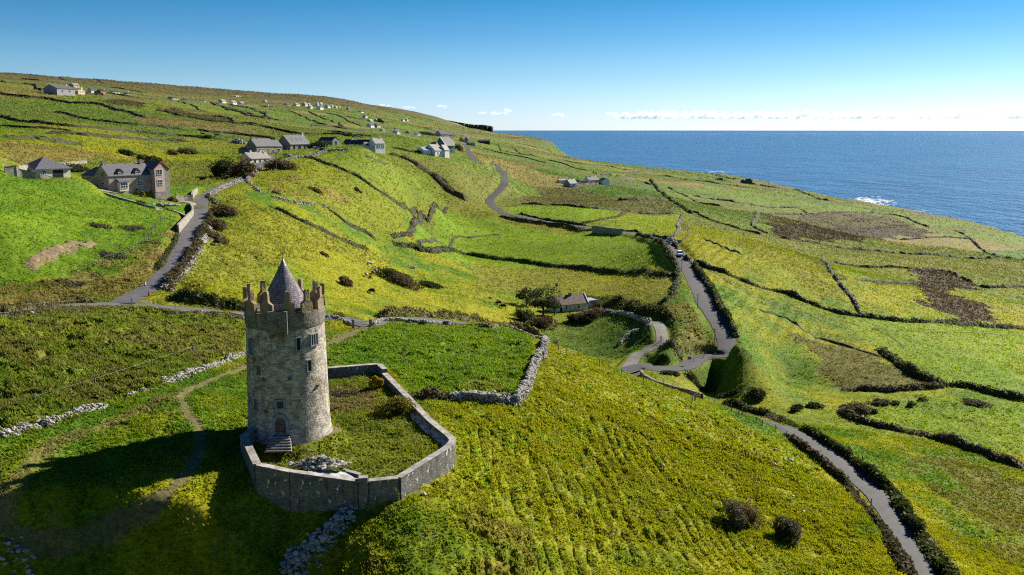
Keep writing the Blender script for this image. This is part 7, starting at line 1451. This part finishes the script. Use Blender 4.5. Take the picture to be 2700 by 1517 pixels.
def cone(u, v, label, striped):
    p = at(u, v); p[2] = float(gz(*p[:2])) + .02; E = empty('traffic_cone', p, 0, label, 'traffic cone'); s = 1.25
    MB().box((0, 0, .03), (.5 * s, .5 * s, .06)).build('foot', M_REDP, E); MB().lathe([(.2 * s, .06), (.045 * s, .95 * s), (0, .95 * s)], 14).build('cone', M_REDP, E)
    if striped: MB().lathe([(.165 * s, .26 * s), (.085 * s, .72 * s)], 14).build('band', M_WHITEP, E)
cone(383, 754, 'white banded red traffic cone at left of the road junction', True); cone(394, 786, 'plain red traffic cone in shade at right of the road junction', False)

# ---------------------------------------------------------------- vehicles
M_TYRE = mat('tyre', (.012, .012, .012), .8); M_LAMP = mat('lamp_glass', (.55, .55, .5), .15); M_CARGLASS = mat('car_glass', (.010, .013, .018), .05, spec=.7)
M_TAIL = bpy.data.materials.new('tail_lamp'); M_TAIL.use_nodes = True; _b = M_TAIL.node_tree.nodes['Principled BSDF']; _b.inputs['Base Color'].default_value = (.5, .01, .01, 1); _b.inputs['Emission Color'].default_value = (1, .03, .02, 1); _b.inputs['Emission Strength'].default_value = 1.6
def paint(name, c): return mat(name, c, .28, var=.06, spec=.55)
def car(p, rz, label, m, kind='hatch', scale=1.0, group=None, tail=False, name='parked_car', cat='car'):
    """local x forward"""
    E = empty(name, p, rz, label, cat, group); k = scale
    if kind == 'van': side_ = [(-2.1, .35), (2.15, .35), (2.2, .75), (2.05, 1.0), (1.35, 1.2), (.75, 1.85), (.5, 1.95), (-1.95, 1.95), (-2.1, 1.75)]; belt, top, fr, rr, wd = 1.15, 1.78, 1.15, -1.9, .92
    else: side_ = [(-2.0, .35), (2.05, .35), (2.1, .65), (1.95, .85), (1.05, .98), (.35, 1.42), (.1, 1.48), (-1.2, 1.48), (-1.85, 1.05), (-2.02, .9)]; belt, top, fr, rr, wd = .98, 1.40, .85, -1.6, .86
    P = np.array(side_) * k; n = len(P); ring = []
    for f, q in ((-1, .90), (-1, 1.0), (1, 1.0), (1, .90)):
        tum = np.where(P[:, 1] > belt * k, 1 - .22 * (P[:, 1] - belt * k) / ((top - belt) * k + .1), 1.0); y = f * wd * k * tum * (1.0 if q == 1 else .97)
        ring.append(np.c_[P[:, 0] * (1 if q == 1 else .985), y + (0 if q == 1 else f * .03 * k), P[:, 1] * (1 if q == 1 else .985) + .01])
    V = np.concatenate([ring[1], ring[2]]); mb = MB().add(V, [[[i, (i + 1) % n, n + (i + 1) % n, n + i] for i in range(n)], [list(range(n))[::-1]], [list(range(n, 2 * n))]])
    body = mb.build('body', m, E)
    def glass(name_, quads):
        g_ = MB()
        for q in quads: V = np.array(q) * k; nrm = np.cross(V[1] - V[0], V[2] - V[0]); nrm /= np.linalg.norm(nrm); g_.add(np.r_[V - nrm * .01, V + nrm * .015], [[[3, 2, 1, 0], [4, 5, 6, 7], [0, 1, 5, 4], [1, 2, 6, 5], [2, 3, 7, 6], [3, 0, 4, 7]]])
        g_.build(name_, M_CARGLASS, E)
    if kind == 'van':
        glass('windscreen', [[(1.30, -.78, 1.24), (1.30, .78, 1.24), (.80, .70, 1.80), (.80, -.70, 1.80)]]); glass('rear_window', [[(-2.11, .7, 1.2), (-2.11, -.7, 1.2), (-2.10, -.66, 1.7), (-2.10, .66, 1.7)]])
        for f in (-1, 1): glass('side_window', [[(1.0, f * .90, 1.22), (.25, f * .90, 1.22), (.25, f * .79, 1.72), (.62, f * .79, 1.72)], [(.1, f * .90, 1.22), (-1.7, f * .90, 1.22), (-1.7, f * .79, 1.72), (.1, f * .79, 1.72)]])
    else:
        glass('windscreen', [[(1.0, -.72, 1.02), (1.0, .72, 1.02), (.38, .62, 1.41), (.38, -.62, 1.41)]]); glass('rear_window', [[(-1.86, .68, 1.07), (-1.86, -.68, 1.07), (-1.27, -.6, 1.44), (-1.27, .6, 1.44)]])
        for f in (-1, 1): glass('side_window', [[(.85, f * .855, 1.02), (-.3, f * .855, 1.02), (-.3, f * .74, 1.38), (.3, f * .74, 1.38)], [(-.4, f * .855, 1.02), (-1.55, f * .855, 1.02), (-1.15, f * .74, 1.38), (-.4, f * .74, 1.38)]])
    for x in (1.3, -1.3):
        for f in (-1, 1):
            w = MB().tube((x * k, f * (wd - .2) * k, .32 * k), (x * k, f * (wd + .02) * k, .32 * k), .33 * k, n=14).build('wheel', M_TYRE, E); MB().tube((x * k, f * (wd - .1) * k, .32 * k), (x * k, f * (wd + .035) * k, .32 * k), .19 * k, n=10).build('rim', M_GALV, w)
    for f in (-1, 1):
        MB().box((2.03 * k, f * .62 * k, .74 * k), (.14 * k, .36 * k, .18 * k)).build('headlight', M_LAMP, E); MB().box((-2.03 * k, f * .68 * k, .84 * k), (.08 * k, .26 * k, .2 * k)).build('tail_light', M_TAIL if tail else M_REDP, E)
    MB().box((2.12 * k, 0, .5 * k), (.1 * k, 1.5 * k, .2 * k)).build('bumper', M_TYRE, E)
    return E
def road_dir(key, p):
    P, _ = ROADS[key]; i = int(np.argmin(np.hypot(P[:, 0] - p[0], P[:, 1] - p[1]))); i = min(max(i, 1), len(P) - 2); d = P[i - 1] - P[i + 1]; return math.atan2(d[1], d[0])
for u, v, key, m, kd, sc, lab in ((1792, 674, 'coast_road', paint('van_white', (.68, .70, .72)), 'van', 1.1, 'white van driving towards the viewer down the coast road'), (1760, 645, 'coast_road', paint('car_navy', (.03, .05, .08)), 'hatch', 1.1, 'dark blue car following behind the white van'), (1707, 627, 'coast_road', paint('car_blue', (.05, .14, .30)), 'hatch', 1.1, 'blue hatchback on the road beside the field wall')):
    p = at(u, v); p[2] = float(ground(*p[:2])) + .05; P_, _ = ROADS[key]; i_ = int(np.argmin(np.hypot(P_[:, 0] - p[0], P_[:, 1] - p[1]))); p[2] = P_[i_, 2] + .05; car(p, road_dir(key, p), lab, m, kd, sc, name='car' if kd != 'van' else 'van', cat='car' if kd != 'van' else 'van')
def parked(u, v, hd, lab, m, kd='hatch', tail=False, group=None, name='parked_car'):
    p = at(u, v); p[2] = float(gz(*p[:2])) + .04; car(p, R(90 - hd), lab, m, kd, tail=tail, group=group, name=name)
parked(157, 480, 5, 'dark car with glowing red tail lights in the yard beside the stone house', paint('car_black', (.012, .014, .02)), tail=True)
parked(757, 415, 100, 'silver blue car parked below the skylight house', paint('car_silver', (.22, .28, .36)))
parked(822, 396, 20, 'white car leftmost in the inn car park', M_WHITEP); parked(829, 397, 30, 'dark car second from left in the inn car park', paint('car_grey', (.05, .06, .08))); parked(837, 398.5, 60, 'pale blue car right of the dark car in the inn car park', paint('car_pale', (.35, .42, .50))); parked(852, 400, 70, 'dark car at the right of the inn car park', paint('car_dark', (.03, .03, .04)))
parked(1529, 486, 90, 'white car beside the white farmhouse', M_WHITEP)
p = at(262, 251.5); car(p, R(10), 'orange lorry far up the left hillside road', paint('lorry_orange', (.75, .28, .03)), 'van', 2.2, name='lorry', cat='lorry')

# ---------------------------------------------------------------- animals: one skinned surface each
def skinned(name, verts, edges, radii, sub=1):
    me = bpy.data.meshes.new(name); me.from_pydata(verts, edges, []); o = bpy.data.objects.new(name, me); COL.objects.link(o)
    md = o.modifiers.new('skin', 'SKIN'); sk = me.skin_vertices[0].data
    for i, r in enumerate(radii): sk[i].radius = (r, r) if np.ndim(r) == 0 else r
    sk[0].use_root = True
    s2 = o.modifiers.new('sub', 'SUBSURF'); s2.levels = sub; s2.render_levels = sub
    dg = bpy.context.evaluated_depsgraph_get(); out = bpy.data.meshes.new_from_object(o.evaluated_get(dg)); bpy.data.objects.remove(o); bpy.data.meshes.remove(me); out.name = name
    out.polygons.foreach_set('use_smooth', np.ones(len(out.polygons), bool)); return out
def quadruped(name, L, H, chest, belly, neck, head, leg, graze=True, tail=.5):
    """x forward; L trunk length, H withers height"""
    V, E_, Rr = [], [], []
    def ad(p, r, par=None):
        V.append(p); Rr.append(r)
        if par is not None: E_.append((par, len(V) - 1))
        return len(V) - 1
    zb = H - chest * .95
    a = ad((-L * .02, 0, zb - .01), belly); rump = ad((-L * .42, 0, zb + chest * .12), chest * .88, a); hip = ad((-L * .52, 0, zb + chest * .02), chest * .6, rump); sh = ad((L * .34, 0, zb), chest, a); br = ad((L * .48, 0, zb + chest * .1), chest * .74, sh)
    if graze: n1 = ad((L * .66, 0, zb - neck * .25), chest * .46, br); n2 = ad((L * .80, 0, zb - neck * .95), chest * .34, n1); hd_ = ad((L * .84, 0, zb - neck * 1.2), chest * .32, n2); mz = ad((L * .90, 0, max(.08, zb - neck * 1.65)), chest * .20, hd_)
    else: n1 = ad((L * .62, 0, zb + neck * .45), chest * .48, br); n2 = ad((L * .74, 0, zb + neck * .95), chest * .34, n1); hd_ = ad((L * .84, 0, zb + neck * 1.05), chest * .33, n2); mz = ad((L * 1.02, 0, zb + neck * .78), chest * .20, hd_)
    for f in (-1, 1):
        ad((V[hd_][0] - .03, f * chest * .52, V[hd_][2] + .06), chest * .09, hd_)
        e = ad((L * .36, f * chest * .55, zb - chest * .75), leg * 1.5, sh); kn = ad((L * .37, f * chest * .55, zb * .38), leg * .95, e); ft = ad((L * .36, f * chest * .55, .10), leg * .75, kn); ad((L * .39, f * chest * .55, .02), leg * .85, ft)
        s = ad((-L * .40, f * chest * .55, zb - chest * .55), leg * 2.0, rump); hk = ad((-L * .52, f * chest * .52, zb * .48), leg * 1.05, s); ft = ad((-L * .48, f * chest * .52, .10), leg * .75, hk); ad((-L * .45, f * chest * .52, .02), leg * .85, ft)
    t = ad((-L * .60, 0, zb + chest * .1), chest * .10, hip); ad((-L * .64, 0, zb - tail), chest * .07, t)
    return skinned(name, V, E_, Rr)
COW = quadruped('cow', 1.55, 1.40, .40, .43, .42, .3, .075); HORSE = quadruped('horse', 1.5, 1.5, .33, .31, .55, .3, .07, False, .8); SHEEP = quadruped('sheep', .85, .78, .27, .29, .26, .15, .045, tail=.15)
def hair(name, c): return mat(name, c, .8, var=.2, scale=3)
M_BLACKH, M_BROWNH, M_PALEH, M_FAWN, M_WOOL = hair('black_hide', (.010, .009, .009)), hair('brown_hide', (.060, .024, .012)), hair('cream_hide', (.48, .43, .34)), hair('fawn_hide', (.26, .12, .045)), mat('wool', (.50, .47, .40), col2=(.66, .63, .56), scale=9, bump=.6, bscale=14)
def animal(me, m, u, v, rz, label, cat, s=1.0):
    p = at(u, v); o = bpy.data.objects.new(cat, me); COL.objects.link(o); p[2] = float(gz(p[0], p[1])) - .02; o.location = p; o.rotation_euler = (0, 0, rz); o.scale = (s, s, s)
    if not me.materials: me.materials.append(m)
    o.material_slots[0].link = 'OBJECT'; o.material_slots[0].material = m; tag(o, label, cat)
for u, v, rz, m, lab in ((981, 773, R(150), M_BLACKH, 'black cow grazing on the slope below the bramble mound'), (1315, 804, R(200), M_BROWNH, 'brown cow left of the black cow in the hollow pasture'), (1327, 813, R(185), M_BLACKH, 'black cow right beside the brown cow in the hollow pasture'), (1468, 757, R(80), M_BLACKH, 'lone black cow standing above the whitewashed cottage roof'), (572, 648, R(150), M_BLACKH, 'black cow beside the tumbled wall of the climbing road'), (975, 702, R(20), M_PALEH, 'pale cow standing above the other cattle by the brambles'), (991, 715, R(80), M_PALEH, 'white calf facing away beside the brambles'), (966, 732, R(110), M_PALEH, 'cream cow lying left of the fawn cow'), (984, 729, R(115), M_FAWN, 'fawn cow at left edge of the bramble mound'), (976, 737, R(120), M_BROWNH, 'dark brown calf below the fawn cow')):
    animal(COW, m, u, v, rz, lab, 'cow', .8 if 'calf' in lab else 1.15)
animal(HORSE, M_BROWNH, 536, 355.5, R(180), 'brown horse left of two grazing on the far pasture', 'horse', 1.4); animal(HORSE, M_BLACKH, 571, 357, R(10), 'dark horse beside the dark utility pole on the far pasture', 'horse', 1.4)
for x, y, rz, lab in ((170, 598, 2.0, 'white sheep leftmost on the yellow slope near the sea'), (288, 600, .3, 'white sheep lower of a close pair on the slope'), (322, 588, 2.9, 'white sheep upper of a close pair on the slope'), (467, 638, .8, 'lone white sheep right of the close pair'), (585, 680, 2.2, 'white sheep rightmost, by the straight bank')):
    q = sE([(x, y)])[0]; animal(SHEEP, M_WOOL, q[0], q[1], rz, lab, 'sheep', 1.5)

def build_clouds():
    m = bpy.data.materials.new('cloud_vapour'); m.use_nodes = True; nt = m.node_tree; N, L = nt.nodes, nt.links
    v = N.new('ShaderNodeVolumePrincipled'); v.inputs['Color'].default_value = (1, 1, 1, 1); v.inputs['Density'].default_value = 0.0022; v.inputs['Anisotropy'].default_value = 0.35
    for q in list(N):
        if q.type == 'BSDF_PRINCIPLED': N.remove(q)
    L.new(v.outputs[0], N['Material Output'].inputs['Volume'])
    mb = MB(); r2 = np.random.default_rng(5)
    th = np.linspace(0, 2 * math.pi, 14, endpoint=False); ph = np.linspace(0.05, math.pi - 0.05, 9)
    U = np.array([[math.sin(p) * math.cos(t_), math.sin(p) * math.sin(t_), math.cos(p)] for p in ph for t_ in th])
    q = [[k * 14 + i, (k + 1) * 14 + i, (k + 1) * 14 + (i + 1) % 14, k * 14 + (i + 1) % 14] for k in range(8) for i in range(14)]
    def puff(u, v, ru, rv, Y=32000.0):
        c = np.array(pt(u, v, None, Y)); s = Y / FPX
        w = U * np.array([ru * s, ru * s, rv * s]); w = w * (1 + 0.25 * (vnoise(U[:, 0] * 3 + u, U[:, 2] * 3 + v, 4) - 0.5))[:, None]
        mb.add(w + c, [q])
    for u0, v0, k, sp in ((1015, 279, 4, 12), (1170, 281, 6, 14), (1080, 283, 3, 14), (1330, 292, 3, 12), (1300, 300, 5, 40), (1480, 303, 6, 26), (1620, 301, 6, 26), (1690, 305, 6, 40)):
        for _ in range(k): puff(u0 + r2.normal() * sp * .6, v0 + r2.normal() * 1.5, r2.uniform(5, 12), r2.uniform(2.5, 5))
    for u in np.arange(1640, 2760, 6.5):
        hgt = 5 + 11 * vnoise(np.array([u / 60.0]), np.array([0.0]), 3)[0] + 5 * vnoise(np.array([u / 17.0]), np.array([0.0]), 6)[0]
        puff(u + r2.normal() * 4, 313 - hgt * .42, r2.uniform(10, 26), hgt * .5)
        if r2.random() < .4: puff(u + r2.normal() * 6, 306 - hgt * .7, r2.uniform(5, 11), r2.uniform(3, 6))
    o = mb.build('clouds', m, smooth=True); tag(o, kind='stuff')
build_clouds()
